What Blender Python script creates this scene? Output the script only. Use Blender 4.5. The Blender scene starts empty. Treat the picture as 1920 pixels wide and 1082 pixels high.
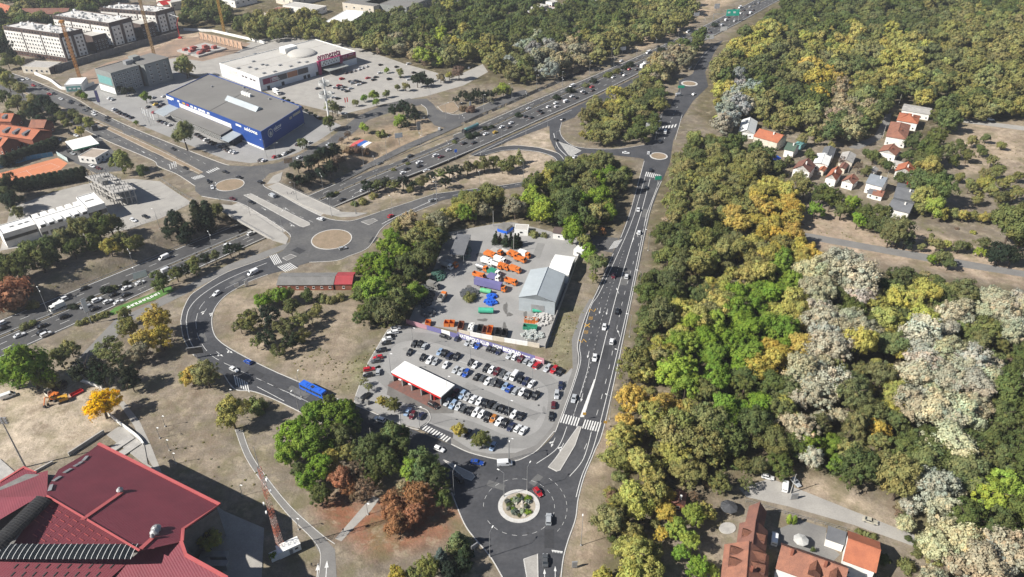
import bpy, bmesh, math, random
import numpy as np
from mathutils import Vector, Matrix, geometry
R = math.radians
rng = random.Random(7)
nr = np.random.default_rng(11)
sc = bpy.context.scene
COL = sc.collection

# ------------------------------------------------------------------ camera
HAZE = 0.00012
FPX, PITCH, CAMH = 1400.0, R(33.7), 190.0        # focal length in photo pixels, downward tilt, flight height
cam_d = bpy.data.cameras.new('camera')
cam_d.sensor_width = 36.0
cam_d.lens = FPX / 1920 * 36.0
cam_d.clip_start = 1.0
cam_d.clip_end = 20000
cam = bpy.data.objects.new('camera', cam_d)
COL.objects.link(cam)
cam.location = (0, 0, CAMH)
cam.rotation_euler = (math.pi / 2 - PITCH, 0, 0)
sc.camera = cam
# ------------------------------------------------------------------ sky, sun, exposure
SUN_EL, SUN_AZ = R(38.8), math.atan2(-0.933, -0.358)
w = bpy.data.worlds.new('World'); sc.world = w; w.use_nodes = True
nt = w.node_tree
sky = nt.nodes.new('ShaderNodeTexSky'); sky.sky_type = 'NISHITA'; sky.sun_disc = False
sky.sun_elevation = SUN_EL; sky.sun_rotation = SUN_AZ; sky.air_density = 0.7; sky.dust_density = 0.3; sky.altitude = 200
bg = nt.nodes['Background']; bg.inputs[1].default_value = 0.052
nt.links.new(sky.outputs[0], bg.inputs[0])
sd = bpy.data.lights.new('sun', 'SUN'); sd.energy = 5.0; sd.angle = R(0.53); sd.color = (1.0, 0.95, 0.87)
sun = bpy.data.objects.new('sun', sd); COL.objects.link(sun)
sv = Vector((math.sin(SUN_AZ) * math.cos(SUN_EL), math.cos(SUN_AZ) * math.cos(SUN_EL), math.sin(SUN_EL)))
sun.rotation_euler = sv.to_track_quat('Z', 'Y').to_euler(); sun.location = (0, 0, 400)
sc.view_settings.view_transform = 'Standard'; sc.view_settings.look = 'None'
sc.view_settings.exposure = 0.84; sc.view_settings.gamma = 1.0
sc.render.engine = 'CYCLES'
sc.cycles.max_bounces = 5; sc.cycles.diffuse_bounces = 3; sc.cycles.glossy_bounces = 2
sc.cycles.transmission_bounces = 2; sc.cycles.volume_bounces = 0; sc.cycles.caustics_reflective = False
sc.cycles.caustics_refractive = False; sc.cycles.use_adaptive_sampling = True
sc.cycles.adaptive_threshold = 0.02; sc.cycles.use_denoising = True
try: sc.cycles.denoiser = 'OPENIMAGEDENOISE'
except Exception: pass

# ------------------------------------------------------------------ survey helpers: photo reading <-> place on the ground
CT, ST = math.cos(PITCH), math.sin(PITCH)
def P(px, py, z=0.0):
    """the point at height z that the survey photo shows at px, py"""
    u, v = (px - 960) / FPX, (py - 541) / FPX
    t = (CAMH - z) / (ST + v * CT)
    return Vector((u * t, (CT - v * ST) * t, z))
def PX(x, y, z=0.0):
    """inverse of P (numbers or arrays)"""
    dz = CAMH - z
    depth = y * CT + dz * ST
    return 960 + FPX * x / depth, 541 + FPX * (dz * CT - y * ST) / depth
def scale_at(px, py):
    """photo pixels per metre"""
    return (FPX * ST + (py - 541) * CT) / CAMH
def heading(px, py, dx, dy, z=0.0):
    a, b = P(px - dx / 2, py - dy / 2, z), P(px + dx / 2, py + dy / 2, z)
    return math.atan2(b.y - a.y, b.x - a.x)

def smooth(pts, n=6, closed=False):
    """Catmull-Rom through 2D points"""
    out = []
    m = len(pts)
    for i in range(m if closed else m - 1):
        g = (lambda k: pts[k % m]) if closed else (lambda k: pts[min(max(k, 0), m - 1)])
        p0, p1, p2, p3 = g(i - 1), g(i), g(i + 1), g(i + 2)
        for k in range(n):
            t = k / n
            out.append(tuple(0.5 * (2 * p1[c] + (p2[c] - p0[c]) * t + (2 * p0[c] - 5 * p1[c] + 4 * p2[c] - p3[c]) * t * t
                                    + (3 * p1[c] - p0[c] - 3 * p2[c] + p3[c]) * t ** 3) for c in (0, 1)))
    if not closed: out.append(tuple(pts[-1][:2]))
    return out

def in_poly(xs, ys, poly):
    xs, ys = np.asarray(xs, float), np.asarray(ys, float)
    r = np.zeros(xs.shape, bool)
    n = len(poly)
    for i in range(n):
        x1, y1 = poly[i][:2]; x2, y2 = poly[(i + 1) % n][:2]
        if y1 == y2: continue
        c = (y1 > ys) != (y2 > ys)
        r ^= c & (xs < (x2 - x1) * (ys - y1) / (y2 - y1) + x1)
    return r

# ------------------------------------------------------------------ materials
MATS = {}
def nodes_of(name):
    m = bpy.data.materials.new(name); m.use_nodes = True
    t = m.node_tree
    for n in list(t.nodes): t.nodes.remove(n)
    out = t.nodes.new('ShaderNodeOutputMaterial')
    return m, t, out
def mat(name, col, col2=None, scale=0.3, rough=0.9, fine=0.0, fscale=4.0, metal=0.0, spec=0.3, bump=0.0, bscale=2.0, stripes=None, coat=0.0, detail=4.0):
    """procedural surface: two colours mixed by a broad noise, a fine grain on top, optional ribs"""
    if name in MATS: return MATS[name]
    m, t, out = nodes_of(name)
    L = t.links.new
    b = t.nodes.new('ShaderNodeBsdfPrincipled')
    b.inputs['Roughness'].default_value = rough; b.inputs['Metallic'].default_value = metal
    b.inputs['Specular IOR Level'].default_value = spec; b.inputs['Coat Weight'].default_value = coat
    pos = t.nodes.new('ShaderNodeNewGeometry').outputs['Position']
    col2 = col2 or tuple(c * 0.8 for c in col)
    n1 = t.nodes.new('ShaderNodeTexNoise'); n1.inputs['Scale'].default_value = scale; n1.inputs['Detail'].default_value = detail
    n1.inputs['Roughness'].default_value = 0.62
    L(pos, n1.inputs['Vector'])
    rp = t.nodes.new('ShaderNodeValToRGB')
    rp.color_ramp.elements[0].position = 0.36; rp.color_ramp.elements[1].position = 0.66
    rp.color_ramp.elements[0].color = (*col, 1); rp.color_ramp.elements[1].color = (*col2, 1)
    L(n1.outputs['Fac'], rp.inputs['Fac'])
    c = rp.outputs['Color']
    if fine > 0:
        n2 = t.nodes.new('ShaderNodeTexNoise'); n2.inputs['Scale'].default_value = fscale; n2.inputs['Detail'].default_value = 3
        L(pos, n2.inputs['Vector'])
        mr = t.nodes.new('ShaderNodeMapRange'); mr.inputs['From Min'].default_value = 0.3; mr.inputs['From Max'].default_value = 0.7
        mr.inputs['To Min'].default_value = 1 - fine; mr.inputs['To Max'].default_value = 1 + fine
        L(n2.outputs['Fac'], mr.inputs['Value'])
        mx = t.nodes.new('ShaderNodeVectorMath'); mx.operation = 'SCALE'
        L(c, mx.inputs[0]); L(mr.outputs[0], mx.inputs['Scale']); c = mx.outputs[0]
    L(c, b.inputs['Base Color'])
    if stripes:          # ribs along a local direction: (object axis, period m, depth)
        ax, per, dep = stripes
        tc = t.nodes.new('ShaderNodeTexCoord'); sep = t.nodes.new('ShaderNodeSeparateXYZ'); L(tc.outputs['Object'], sep.inputs[0])
        mu = t.nodes.new('ShaderNodeMath'); mu.operation = 'MULTIPLY'; mu.inputs[1].default_value = 2 * math.pi / per
        L(sep.outputs[ax], mu.inputs[0])
        si = t.nodes.new('ShaderNodeMath'); si.operation = 'SINE'; L(mu.outputs[0], si.inputs[0])
        bp = t.nodes.new('ShaderNodeBump'); bp.inputs['Strength'].default_value = dep; bp.inputs['Distance'].default_value = 0.08
        L(si.outputs[0], bp.inputs['Height']); L(bp.outputs[0], b.inputs['Normal'])
    elif bump > 0:
        n3 = t.nodes.new('ShaderNodeTexNoise'); n3.inputs['Scale'].default_value = bscale; n3.inputs['Detail'].default_value = 4
        L(pos, n3.inputs['Vector'])
        bp = t.nodes.new('ShaderNodeBump'); bp.inputs['Strength'].default_value = bump; bp.inputs['Distance'].default_value = 0.3
        L(n3.outputs['Fac'], bp.inputs['Height']); L(bp.outputs[0], b.inputs['Normal'])
    L(b.outputs[0], out.inputs[0])
    MATS[name] = m
    return m

def paint_mat():
    """paint whose colour is each object's own colour"""
    m, t, out = nodes_of('vehicle_paint')
    b = t.nodes.new('ShaderNodeBsdfPrincipled'); oi = t.nodes.new('ShaderNodeObjectInfo')
    b.inputs['Roughness'].default_value = 0.34; b.inputs['Metallic'].default_value = 0.15; b.inputs['Coat Weight'].default_value = 0.5
    b.inputs['Coat Roughness'].default_value = 0.12
    t.links.new(oi.outputs['Color'], b.inputs['Base Color']); t.links.new(b.outputs[0], out.inputs[0])
    return m
def leaf_mat():
    """foliage: colour of each tree times a per-leaf shade, some light through the leaf"""
    m, t, out = nodes_of('foliage'); L = t.links.new
    a = t.nodes.new('ShaderNodeAttribute'); a.attribute_type = 'INSTANCER'; a.attribute_name = 'tcol'
    f = t.nodes.new('ShaderNodeAttribute'); f.attribute_type = 'GEOMETRY'; f.attribute_name = 'leafv'
    mx = t.nodes.new('ShaderNodeMix'); mx.data_type = 'RGBA'; mx.blend_type = 'MULTIPLY'; mx.inputs[0].default_value = 1
    L(a.outputs['Color'], mx.inputs[6]); L(f.outputs['Color'], mx.inputs[7])
    d = t.nodes.new('ShaderNodeBsdfDiffuse'); tr = t.nodes.new('ShaderNodeBsdfTranslucent')
    L(mx.outputs[2], d.inputs[0]); L(mx.outputs[2], tr.inputs[0])
    ms = t.nodes.new('ShaderNodeMixShader'); ms.inputs[0].default_value = 0.36
    L(d.outputs[0], ms.inputs[1]); L(tr.outputs[0], ms.inputs[2]); L(ms.outputs[0], out.inputs[0])
    return m
def ground_mat():
    """bare earth and dry grass: zone colour of the terrain broken up by noise at three sizes"""
    m, t, out = nodes_of('earth_and_dry_grass'); L = t.links.new
    b = t.nodes.new('ShaderNodeBsdfPrincipled'); b.inputs['Roughness'].default_value = 1; b.inputs['Specular IOR Level'].default_value = 0.1
    a = t.nodes.new('ShaderNodeAttribute'); a.attribute_name = 'zone'
    pos = t.nodes.new('ShaderNodeNewGeometry').outputs['Position']
    c = a.outputs['Color']
    for s, lo, hi in ((0.03, 0.7, 1.24), (0.22, 0.72, 1.24), (2.2, 0.82, 1.18)):
        n = t.nodes.new('ShaderNodeTexNoise'); n.inputs['Scale'].default_value = s; n.inputs['Detail'].default_value = 5
        n.inputs['Roughness'].default_value = 0.65
        L(pos, n.inputs['Vector'])
        mr = t.nodes.new('ShaderNodeMapRange'); mr.inputs['From Min'].default_value = 0.32; mr.inputs['From Max'].default_value = 0.68
        mr.inputs['To Min'].default_value = lo; mr.inputs['To Max'].default_value = hi
        L(n.outputs['Fac'], mr.inputs['Value'])
        mx = t.nodes.new('ShaderNodeVectorMath'); mx.operation = 'SCALE'
        L(c, mx.inputs[0]); L(mr.outputs[0], mx.inputs['Scale']); c = mx.outputs[0]
    # olive weeds in patches
    n = t.nodes.new('ShaderNodeTexNoise'); n.inputs['Scale'].default_value = 0.09; n.inputs['Detail'].default_value = 6; L(pos, n.inputs['Vector'])
    mr = t.nodes.new('ShaderNodeMapRange'); mr.inputs['From Min'].default_value = 0.5; mr.inputs['From Max'].default_value = 0.66; mr.inputs['To Max'].default_value = 0.62
    L(n.outputs['Fac'], mr.inputs['Value'])
    mx = t.nodes.new('ShaderNodeMix'); mx.data_type = 'RGBA'; mx.inputs[7].default_value = (0.135, 0.125, 0.062, 1)
    L(mr.outputs[0], mx.inputs[0]); L(c, mx.inputs[6]); c = mx.outputs[2]
    # straw coloured and bare brown patches
    for sc_, lo, hi, am, cc in ((0.16, .53, .64, .6, (.35, .295, .215, 1)), (0.11, .52, .62, .6, (.17, .13, .095, 1)), (0.5, .52, .64, .5, (.14, .13, .072, 1))):
        n = t.nodes.new('ShaderNodeTexNoise'); n.inputs['Scale'].default_value = sc_; n.inputs['Detail'].default_value = 8; n.inputs['Roughness'].default_value = .7
        mp = t.nodes.new('ShaderNodeVectorMath'); mp.operation = 'ADD'; mp.inputs[1].default_value = (sc_ * 977, sc_ * 311, 0); L(pos, mp.inputs[0]); L(mp.outputs[0], n.inputs['Vector'])
        mr = t.nodes.new('ShaderNodeMapRange'); mr.inputs['From Min'].default_value = lo; mr.inputs['From Max'].default_value = hi; mr.inputs['To Max'].default_value = am
        L(n.outputs['Fac'], mr.inputs['Value'])
        mx = t.nodes.new('ShaderNodeMix'); mx.data_type = 'RGBA'; mx.inputs[7].default_value = cc
        L(mr.outputs[0], mx.inputs[0]); L(c, mx.inputs[6]); c = mx.outputs[2]
    L(c, b.inputs['Base Color'])
    bp = t.nodes.new('ShaderNodeBump'); bp.inputs['Strength'].default_value = 0.5; bp.inputs['Distance'].default_value = 0.4
    n = t.nodes.new('ShaderNodeTexNoise'); n.inputs['Scale'].default_value = 1.2; n.inputs['Detail'].default_value = 5; L(pos, n.inputs['Vector'])
    L(n.outputs['Fac'], bp.inputs['Height']); L(bp.outputs[0], b.inputs['Normal'])
    L(b.outputs[0], out.inputs[0])
    return m
PAINT, LEAF, EARTH = paint_mat(), leaf_mat(), ground_mat()
ASPHALT = mat('new_asphalt', (0.046, 0.048, 0.054), (0.07, 0.071, 0.077), 0.11, 0.85, 0.14, 0.9)
ASPHALT_WORN = mat('worn_asphalt', (0.078, 0.078, 0.081), (0.115, 0.113, 0.11), 0.09, 0.9, 0.14, 0.8)
ASPHALT_HWY = mat('highway_asphalt', (0.06, 0.06, 0.063), (0.085, 0.084, 0.082), 0.08, 0.88, 0.12, 0.8)
LOT = mat('car_park_asphalt', (0.285, 0.28, 0.272), (0.235, 0.232, 0.227), 0.09, 0.9, 0.06, 1.4)
LOT_DARK = mat('driving_lane_asphalt', (0.195, 0.192, 0.187), (0.235, 0.232, 0.225), 0.12, 0.9, 0.06, 1.4)
PAVE = mat('concrete_paving', (0.34, 0.325, 0.3), (0.28, 0.268, 0.25), 0.15, 0.9, 0.08, 2.0)
PAVE_D = mat('grey_paving', (0.165, 0.16, 0.155), (0.2, 0.195, 0.185), 0.2, 0.9, 0.08, 2.0)
CONC = mat('concrete', (0.4, 0.385, 0.36), (0.3, 0.29, 0.275), 0.4, 0.9, 0.08, 3.0)
CONC_D = mat('raw_concrete', (0.2, 0.195, 0.185), (0.14, 0.138, 0.132), 0.4, 0.92, 0.1, 3.0)
KERB = mat('pale_kerb', (0.52, 0.51, 0.49), (0.42, 0.41, 0.39), 0.8, 0.85, 0.06, 3)
LINE = mat('road_paint', (0.66, 0.66, 0.645), (0.52, 0.52, 0.51), 0.7, 0.7, 0.1, 4)
LINE_Y = mat('yellow_road_paint', (0.5, 0.29, 0.04), (0.4, 0.23, 0.04), 0.7, 0.7, 0.1, 4)
WHITE = mat('white_paint', (0.78, 0.78, 0.76), (0.7, 0.7, 0.68), 0.3, 0.6, 0.03, 2)
WALLW = mat('white_render', (0.72, 0.705, 0.67), (0.62, 0.6, 0.565), 0.35, 0.85, 0.05, 2)
CREAM = mat('cream_render', (0.6, 0.55, 0.46), (0.5, 0.45, 0.38), 0.35, 0.88, 0.05, 2)
GREYW = mat('grey_cladding', (0.235, 0.245, 0.235), (0.2, 0.21, 0.2), 0.2, 0.8, 0.05, 2)
BROWNW = mat('brown_brick', (0.095, 0.07, 0.062), (0.075, 0.055, 0.05), 0.4, 0.85, 0.1, 5)
BRICKR = mat('red_brick', (0.26, 0.095, 0.06), (0.2, 0.075, 0.05), 0.5, 0.9, 0.12, 6)
GLASS = mat('window_glass', (0.02, 0.025, 0.03), (0.035, 0.04, 0.045), 0.2, 0.12, spec=0.6)
DARK = mat('dark_metal', (0.03, 0.03, 0.032), (0.045, 0.045, 0.045), 0.6, 0.6)
STEEL = mat('galvanised_steel', (0.36, 0.365, 0.37), (0.28, 0.285, 0.29), 0.5, 0.5, metal=0.4)
BLUEW = mat('blue_cladding', (0.012, 0.05, 0.225), (0.015, 0.06, 0.25), 0.1, 0.55, 0.03, 1)
PINKW = mat('magenta_cladding', (0.3, 0.03, 0.1), (0.26, 0.028, 0.09), 0.2, 0.6)
ROOFG = mat('grey_membrane_roof', (0.185, 0.18, 0.17), (0.155, 0.15, 0.143), 0.05, 0.92, 0.05, 0.8)
ROOFW = mat('pale_membrane_roof', (0.46, 0.445, 0.415), (0.4, 0.385, 0.355), 0.05, 0.9, 0.05, 0.8)
TILE = mat('orange_roof_tiles', (0.38, 0.135, 0.072), (0.3, 0.105, 0.06), 0.35, 0.85, 0.1, 5, bump=0.25, bscale=3)
TILE_O = mat('old_roof_tiles', (0.285, 0.13, 0.085), (0.2, 0.095, 0.068), 0.4, 0.9, 0.16, 4, bump=0.35, bscale=3)
TILE_B = mat('brown_roof_tiles', (0.2, 0.095, 0.07), (0.15, 0.075, 0.06), 0.4, 0.9, 0.14, 4, bump=0.3, bscale=3)
REDMETAL = mat('red_metal_roof', (0.24, 0.028, 0.04), (0.215, 0.026, 0.036), 0.08, 0.5, 0.03, 1, stripes=(0, 0.5, 0.55))
REDTRIM = mat('red_metal_trim', (0.42, 0.1, 0.1), (0.38, 0.09, 0.09), 0.4, 0.5)
GREYMETAL = mat('grey_metal_sheet', (0.4, 0.44, 0.46), (0.34, 0.375, 0.395), 0.12, 0.5, 0.04, 1, metal=0.1, stripes=(0, 0.6, 0.4))
GREYSLATE = mat('grey_roof_sheet', (0.15, 0.155, 0.165), (0.12, 0.125, 0.135), 0.3, 0.7, 0.06, 3)
RUSTY = mat('crane_yellow', (0.42, 0.2, 0.05), (0.3, 0.14, 0.045), 0.5, 0.7)
MASTRED = mat('mast_red', (0.4, 0.13, 0.08), (0.32, 0.1, 0.06), 0.5, 0.7)
ORANGE = mat('orange_vehicle_paint', (0.6, 0.17, 0.035), (0.5, 0.14, 0.03), 0.5, 0.5)
RUBBER = mat('tyre_rubber', (0.018, 0.018, 0.018), (0.025, 0.025, 0.025), 1, 0.9)
BARK = mat('bark', (0.1, 0.075, 0.055), (0.065, 0.05, 0.04), 1.5, 0.95, 0.15, 6)
CLAY = mat('clay_court', (0.52, 0.2, 0.1), (0.46, 0.175, 0.09), 0.12, 0.95, 0.05, 1)
GREENS = mat('green_sign', (0.02, 0.33, 0.2), (0.02, 0.3, 0.18), 0.3, 0.5)
GREENC = mat('green_container', (0.03, 0.25, 0.15), (0.03, 0.2, 0.12), 0.8, 0.6)
LAWN = mat('watered_lawn', (0.085, 0.19, 0.04), (0.07, 0.15, 0.035), 0.6, 1, 0.15, 3)
PURPLE = mat('purple_banner_cloth', (0.13, 0.125, 0.27), (0.15, 0.14, 0.3), 0.3, 0.8)
RED = mat('red_paint', (0.5, 0.025, 0.025), (0.42, 0.02, 0.02), 0.6, 0.5)
REDL = mat('red_tail_lamp', (0.35, 0.01, 0.01), (0.3, 0.01, 0.01), 2, 0.3)
HEADL = mat('head_lamp', (0.7, 0.72, 0.75), (0.6, 0.62, 0.65), 2, 0.2)
BLUEP = mat('blue_paint', (0.02, 0.12, 0.55), (0.02, 0.1, 0.5), 0.6, 0.5)
TEAL = mat('teal_sheet', (0.16, 0.34, 0.33), (0.13, 0.29, 0.29), 0.5, 0.6)
ROCK = mat('pale_rock', (0.42, 0.39, 0.34), (0.3, 0.28, 0.25), 1.2, 0.95, 0.15, 4, bump=0.4)
SKIN = mat('clothes', (0.06, 0.06, 0.08), (0.1, 0.09, 0.09), 3, 0.9)

# ------------------------------------------------------------------ object helpers
REG = []          # things that get their label from where they stand
def link(o, parent=None):
    COL.objects.link(o)
    if parent is not None: o.parent = parent
    return o
def thing(name, loc, rz=0.0):
    o = bpy.data.objects.new(name, None); o.empty_display_size = 0.5
    o.location = loc; o.rotation_euler = (0, 0, rz)
    return link(o)
def tag(o, label=None, cat=None, group=None, kind=None):
    if label: o['label'] = label
    if cat: o['category'] = cat
    if group: o['group'] = group
    if kind: o['kind'] = kind
    return o
def reg(o, phrase, cat, group, pos=None):
    """phrase: how it looks; the place is added at the end"""
    REG.append((o, phrase, cat, group, Vector(pos if pos is not None else o.location)))
    o['category'] = cat; o['group'] = group
    return o

class MB:
    """collects shapes; build() makes them ONE mesh object"""
    def __init__(s): s.v, s.f, s.m = [], [], []
    def add(s, vs, fs, mi=0):
        n = len(s.v); s.v += [tuple(v) for v in vs]; s.f += [tuple(i + n for i in f) for f in fs]; s.m += [mi] * len(fs)
        return s
    def box(s, c, d, rz=0.0, mi=0, taper=1.0):
        ca, sa = math.cos(rz), math.sin(rz)
        vs = []
        for z, k in ((-.5, 1), (.5, taper)):
            for x, y in ((-.5, -.5), (.5, -.5), (.5, .5), (-.5, .5)):
                X, Y = x * d[0] * k, y * d[1] * k
                vs.append((c[0] + X * ca - Y * sa, c[1] + X * sa + Y * ca, c[2] + z * d[2]))
        return s.add(vs, [(3, 2, 1, 0), (4, 5, 6, 7), (0, 1, 5, 4), (1, 2, 6, 5), (2, 3, 7, 6), (3, 0, 4, 7)], mi)
    def prism(s, poly, z0, z1, mi=0, mi_top=None):
        """poly: 2D points; z1 number or list per point"""
        n = len(poly)
        a = sum(poly[i][0] * poly[(i + 1) % n][1] - poly[(i + 1) % n][0] * poly[i][1] for i in range(n))
        poly = list(poly)
        zt = list(z1) if isinstance(z1, (list, tuple)) else [z1] * n
        zb = list(z0) if isinstance(z0, (list, tuple)) else [z0] * n
        if a < 0: poly.reverse(); zt.reverse(); zb.reverse()
        vs = [(p[0], p[1], zb[i]) for i, p in enumerate(poly)] + [(p[0], p[1], zt[i]) for i, p in enumerate(poly)]
        fs = [(i, (i + 1) % n, n + (i + 1) % n, n + i) for i in range(n)]
        s.add(vs, fs, mi)
        tri = geometry.tessellate_polygon([[Vector((p[0], p[1], 0)) for p in poly]])
        top, bot = [], []
        for t in tri:
            a_, b_, c_ = [poly[k] for k in t]
            t = t if (b_[0] - a_[0]) * (c_[1] - a_[1]) - (c_[0] - a_[0]) * (b_[1] - a_[1]) > 0 else t[::-1]
            top.append(tuple(k + n for k in t)); bot.append(tuple(t[::-1]))
        base = len(s.v) - 2 * n
        s.f += [tuple(i + base for i in t) for t in top] + [tuple(i + base for i in t) for t in bot]
        s.m += [mi if mi_top is None else mi_top] * len(top) + [mi] * len(bot)
        return s
    def tube(s, p0, p1, r0, r1=None, n=6, mi=0, caps=True):
        p0, p1 = Vector(p0), Vector(p1); r1 = r0 if r1 is None else r1
        d = (p1 - p0); d.normalize() if d.length > 1e-6 else None
        a = d.orthogonal().normalized(); b = d.cross(a)
        vs = []
        for p, r in ((p0, r0), (p1, r1)):
            for i in range(n):
                t = 2 * math.pi * i / n
                vs.append(p + (a * math.cos(t) + b * math.sin(t)) * r)
        fs = [(i, (i + 1) % n, n + (i + 1) % n, n + i) for i in range(n)]
        if caps: fs += [tuple(range(n))[::-1], tuple(range(n, 2 * n))]
        return s.add(vs, fs, mi)
    def build(s, name, mats, parent=None, loc=None, origin=(0, 0, 0), smooth_=False):
        o_ = Vector(origin)
        me = bpy.data.meshes.new(name)
        me.from_pydata([(v[0] - o_.x, v[1] - o_.y, v[2] - o_.z) for v in s.v], [], s.f)
        for m in (mats if isinstance(mats, (list, tuple)) else [mats]): me.materials.append(m)
        if any(s.m): me.polygons.foreach_set('material_index', s.m)
        if smooth_: me.polygons.foreach_set('use_smooth', [True] * len(s.f))
        me.update()
        ob = bpy.data.objects.new(name, me)
        ob.location = loc if loc is not None else ((0, 0, 0) if parent is not None else o_)
        return link(ob, parent)
def inst(name, me, parent, loc=(0, 0, 0), rz=0.0, scale=(1, 1, 1), rot=None):
    o = bpy.data.objects.new(name, me); o.location = loc; o.rotation_euler = rot or (0, 0, rz); o.scale = scale
    return link(o, parent)
def copy_tree(o, parent=None):
    c = o.copy(); COL.objects.link(c); c.parent = parent
    for ch in list(o.children): copy_tree(ch, c)
    return c

# flat sheets and lines on the ground --------------------------------------------------
def sheet(name, poly, z, m, parent=None, sm=0, world=False, kind='structure'):
    if sm: poly = smooth(poly, sm, True)
    pts = [Vector((p[0], p[1], z)) for p in poly] if world else [P(p[0], p[1], z) for p in poly]
    tri = geometry.tessellate_polygon([pts])
    fs = []
    for t in tri:
        a, b, c = (pts[i] for i in t)
        fs.append(tuple(t) if (b - a).cross(c - a).z > 0 else tuple(t[::-1]))
    me = bpy.data.meshes.new(name); me.from_pydata([tuple(p) for p in pts], [], fs); me.materials.append(m); me.update()
    o = bpy.data.objects.new(name, me); link(o, parent)
    if parent is None and kind: o['kind'] = kind
    return o
def slab(name, poly, z0, z1, m, parent=None, sm=0, world=False, kind='structure'):
    if sm: poly = smooth(poly, sm, True)
    pts = [(p[0], p[1]) for p in poly] if world else [tuple(P(p[0], p[1], z1)[:2]) for p in poly]
    o = MB().prism(pts, z0, z1).build(name, m, parent)
    if parent is None and kind: o['kind'] = kind
    return o
def line_pts(pxs, z, sm=6, world=False):
    if sm: pxs = smooth(pxs, sm)
    return [Vector((p[0], p[1], z)) if world else P(p[0], p[1], z) for p in pxs]
def ribbon(mb, pts, wd, h=0.0, off=0.0, mi=0):
    """band of width wd along pts (world); h > 0 makes it a raised kerb"""
    n = len(pts)
    L_, R_ = [], []
    for i in range(n):
        t = pts[min(i + 1, n - 1)] - pts[max(i - 1, 0)]; t.z = 0
        if t.length < 1e-6: t = Vector((1, 0, 0))
        t.normalize(); nn = Vector((-t.y, t.x, 0))
        L_.append(pts[i] + nn * (off + wd / 2)); R_.append(pts[i] + nn * (off - wd / 2))
    if h <= 0:
        for i in range(n - 1): mb.add([R_[i], R_[i + 1], L_[i + 1], L_[i]], [(0, 1, 2, 3)], mi)
    else:
        up = Vector((0, 0, h))
        for i in range(n - 1):
            mb.add([R_[i], R_[i + 1], L_[i + 1], L_[i], R_[i] + up, R_[i + 1] + up, L_[i + 1] + up, L_[i] + up],
                   [(4, 5, 6, 7), (0, 1, 5, 4), (1, 2, 6, 5), (2, 3, 7, 6), (3, 0, 4, 7)], mi)
    return mb
def resample(pts, step):
    out = [pts[0].copy()]; acc = 0.0
    for a, b in zip(pts, pts[1:]):
        d = (b - a).length; t = step - acc
        while t <= d: out.append(a.lerp(b, t / d)); t += step
        acc = (acc + d) % step if d > 0 else acc
    return out
def kerb(pxs, parent=None, z=0.0, wd=0.32, h=0.15, sm=6, closed=False, m=None, name='kerb'):
    pxs = smooth(pxs, sm, True) + [smooth(pxs, sm, True)[0]] if closed else pxs
    pts = line_pts(pxs, z, 0 if closed else sm)
    o = ribbon(MB(), pts, wd, h).build(name, m or KERB, parent)
    if parent is None: o['kind'] = 'structure'
    return o
def line(pxs, parent, z=0.075, wd=0.2, sm=6, m=None, name='edge_line'):
    return ribbon(MB(), line_pts(pxs, z, sm), wd).build(name, m or LINE, parent)
def dashes(pxs, parent, z=0.075, wd=0.2, dash=3.0, gap=4.5, sm=6, m=None, name='lane_dash'):
    pts = resample(line_pts(pxs, z, sm), 0.5); k = 0
    d, g = int(dash / 0.5), int(gap / 0.5)
    while k + d < len(pts):
        ribbon(MB(), pts[k:k + d + 1:2] if d > 2 else pts[k:k + d + 1], wd).build(name, m or LINE, parent); k += d + g
def zebra(p0, p1, p2, parent, n, z=0.078, name='zebra_stripe', fill=0.5):
    """n bars from p0 towards p1, each as long as p0->p2"""
    A, B, C = P(*p0, z), P(*p1, z), P(*p2, z)
    u, v = (B - A) / n, C - A
    for i in range(n):
        a = A + u * i; b = a + u * fill
        MB().add([a, b, b + v, a + v], [(0, 1, 2, 3)] if u.cross(v).z > 0 else [(3, 2, 1, 0)]).build(name, LINE, parent)
ARROW = [(-.08, -2.2), (.08, -2.2), (.08, .6), (.38, .6), (0, 2.2), (-.38, .6), (-.08, .6)]
ARROW_T = [(-.08, -2.2), (.08, -2.2), (.08, -.6), (.75, .1), (.75, -.25), (1.2, .6), (.45, .85), (.65, .5), (.08, .0), (.08, .8), (.38, .8), (0, 2.2), (-.38, .8), (-.08, .8)]
def flat_shape(name, shape, loc, rz, parent, m=None, k=1.0, z=0.08):
    ca, sa = math.cos(rz), math.sin(rz)
    pts = [(loc.x + (x * ca - y * sa) * k, loc.y + (x * sa + y * ca) * k) for x, y in shape]
    return sheet(name, pts, z, m or LINE, parent, world=True)
# ------------------------------------------------------------------ highway in its cutting
HW_N = [(-140, 657), (0, 600), (200, 519), (420, 430), (500, 398), (585, 363), (700, 314), (820, 264), (890, 237), (1000, 189), (1110, 143), (1215, 97), (1300, 58), (1380, 18), (1440, -12), (1500, -42)]
HW_M = [(-140, 690), (0, 631), (200, 548), (400, 463), (475, 432), (540, 403), (602, 373), (700, 330), (820, 281), (880, 255), (990, 205), (1110, 153), (1215, 105), (1300, 66), (1385, 24), (1445, -6), (1505, -36)]
HW_S = [(-140, 736), (0, 672), (200, 582), (280, 545), (475, 457), (560, 419), (645, 381), (720, 349), (800, 318), (860, 293), (915, 270), (1000, 231), (1072, 199), (1122, 176), (1225, 125), (1310, 82), (1395, 38), (1455, 4), (1515, -26)]
def zh(px):
    """how deep the highway lies below the land"""
    return float(np.interp(px, [-140, 0, 250, 380, 640, 720, 860, 3000], [-2.5, -2.5, -4.6, -6.2, -6.2, -4.4, -0.06, -0.06]))
def hw_world(l, sm=5): return [P(p[0], p[1], zh(p[0])) for p in smooth(l, sm)]
hN, hM, hS = hw_world(HW_N), hw_world(HW_M), hw_world(HW_S)
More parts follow.
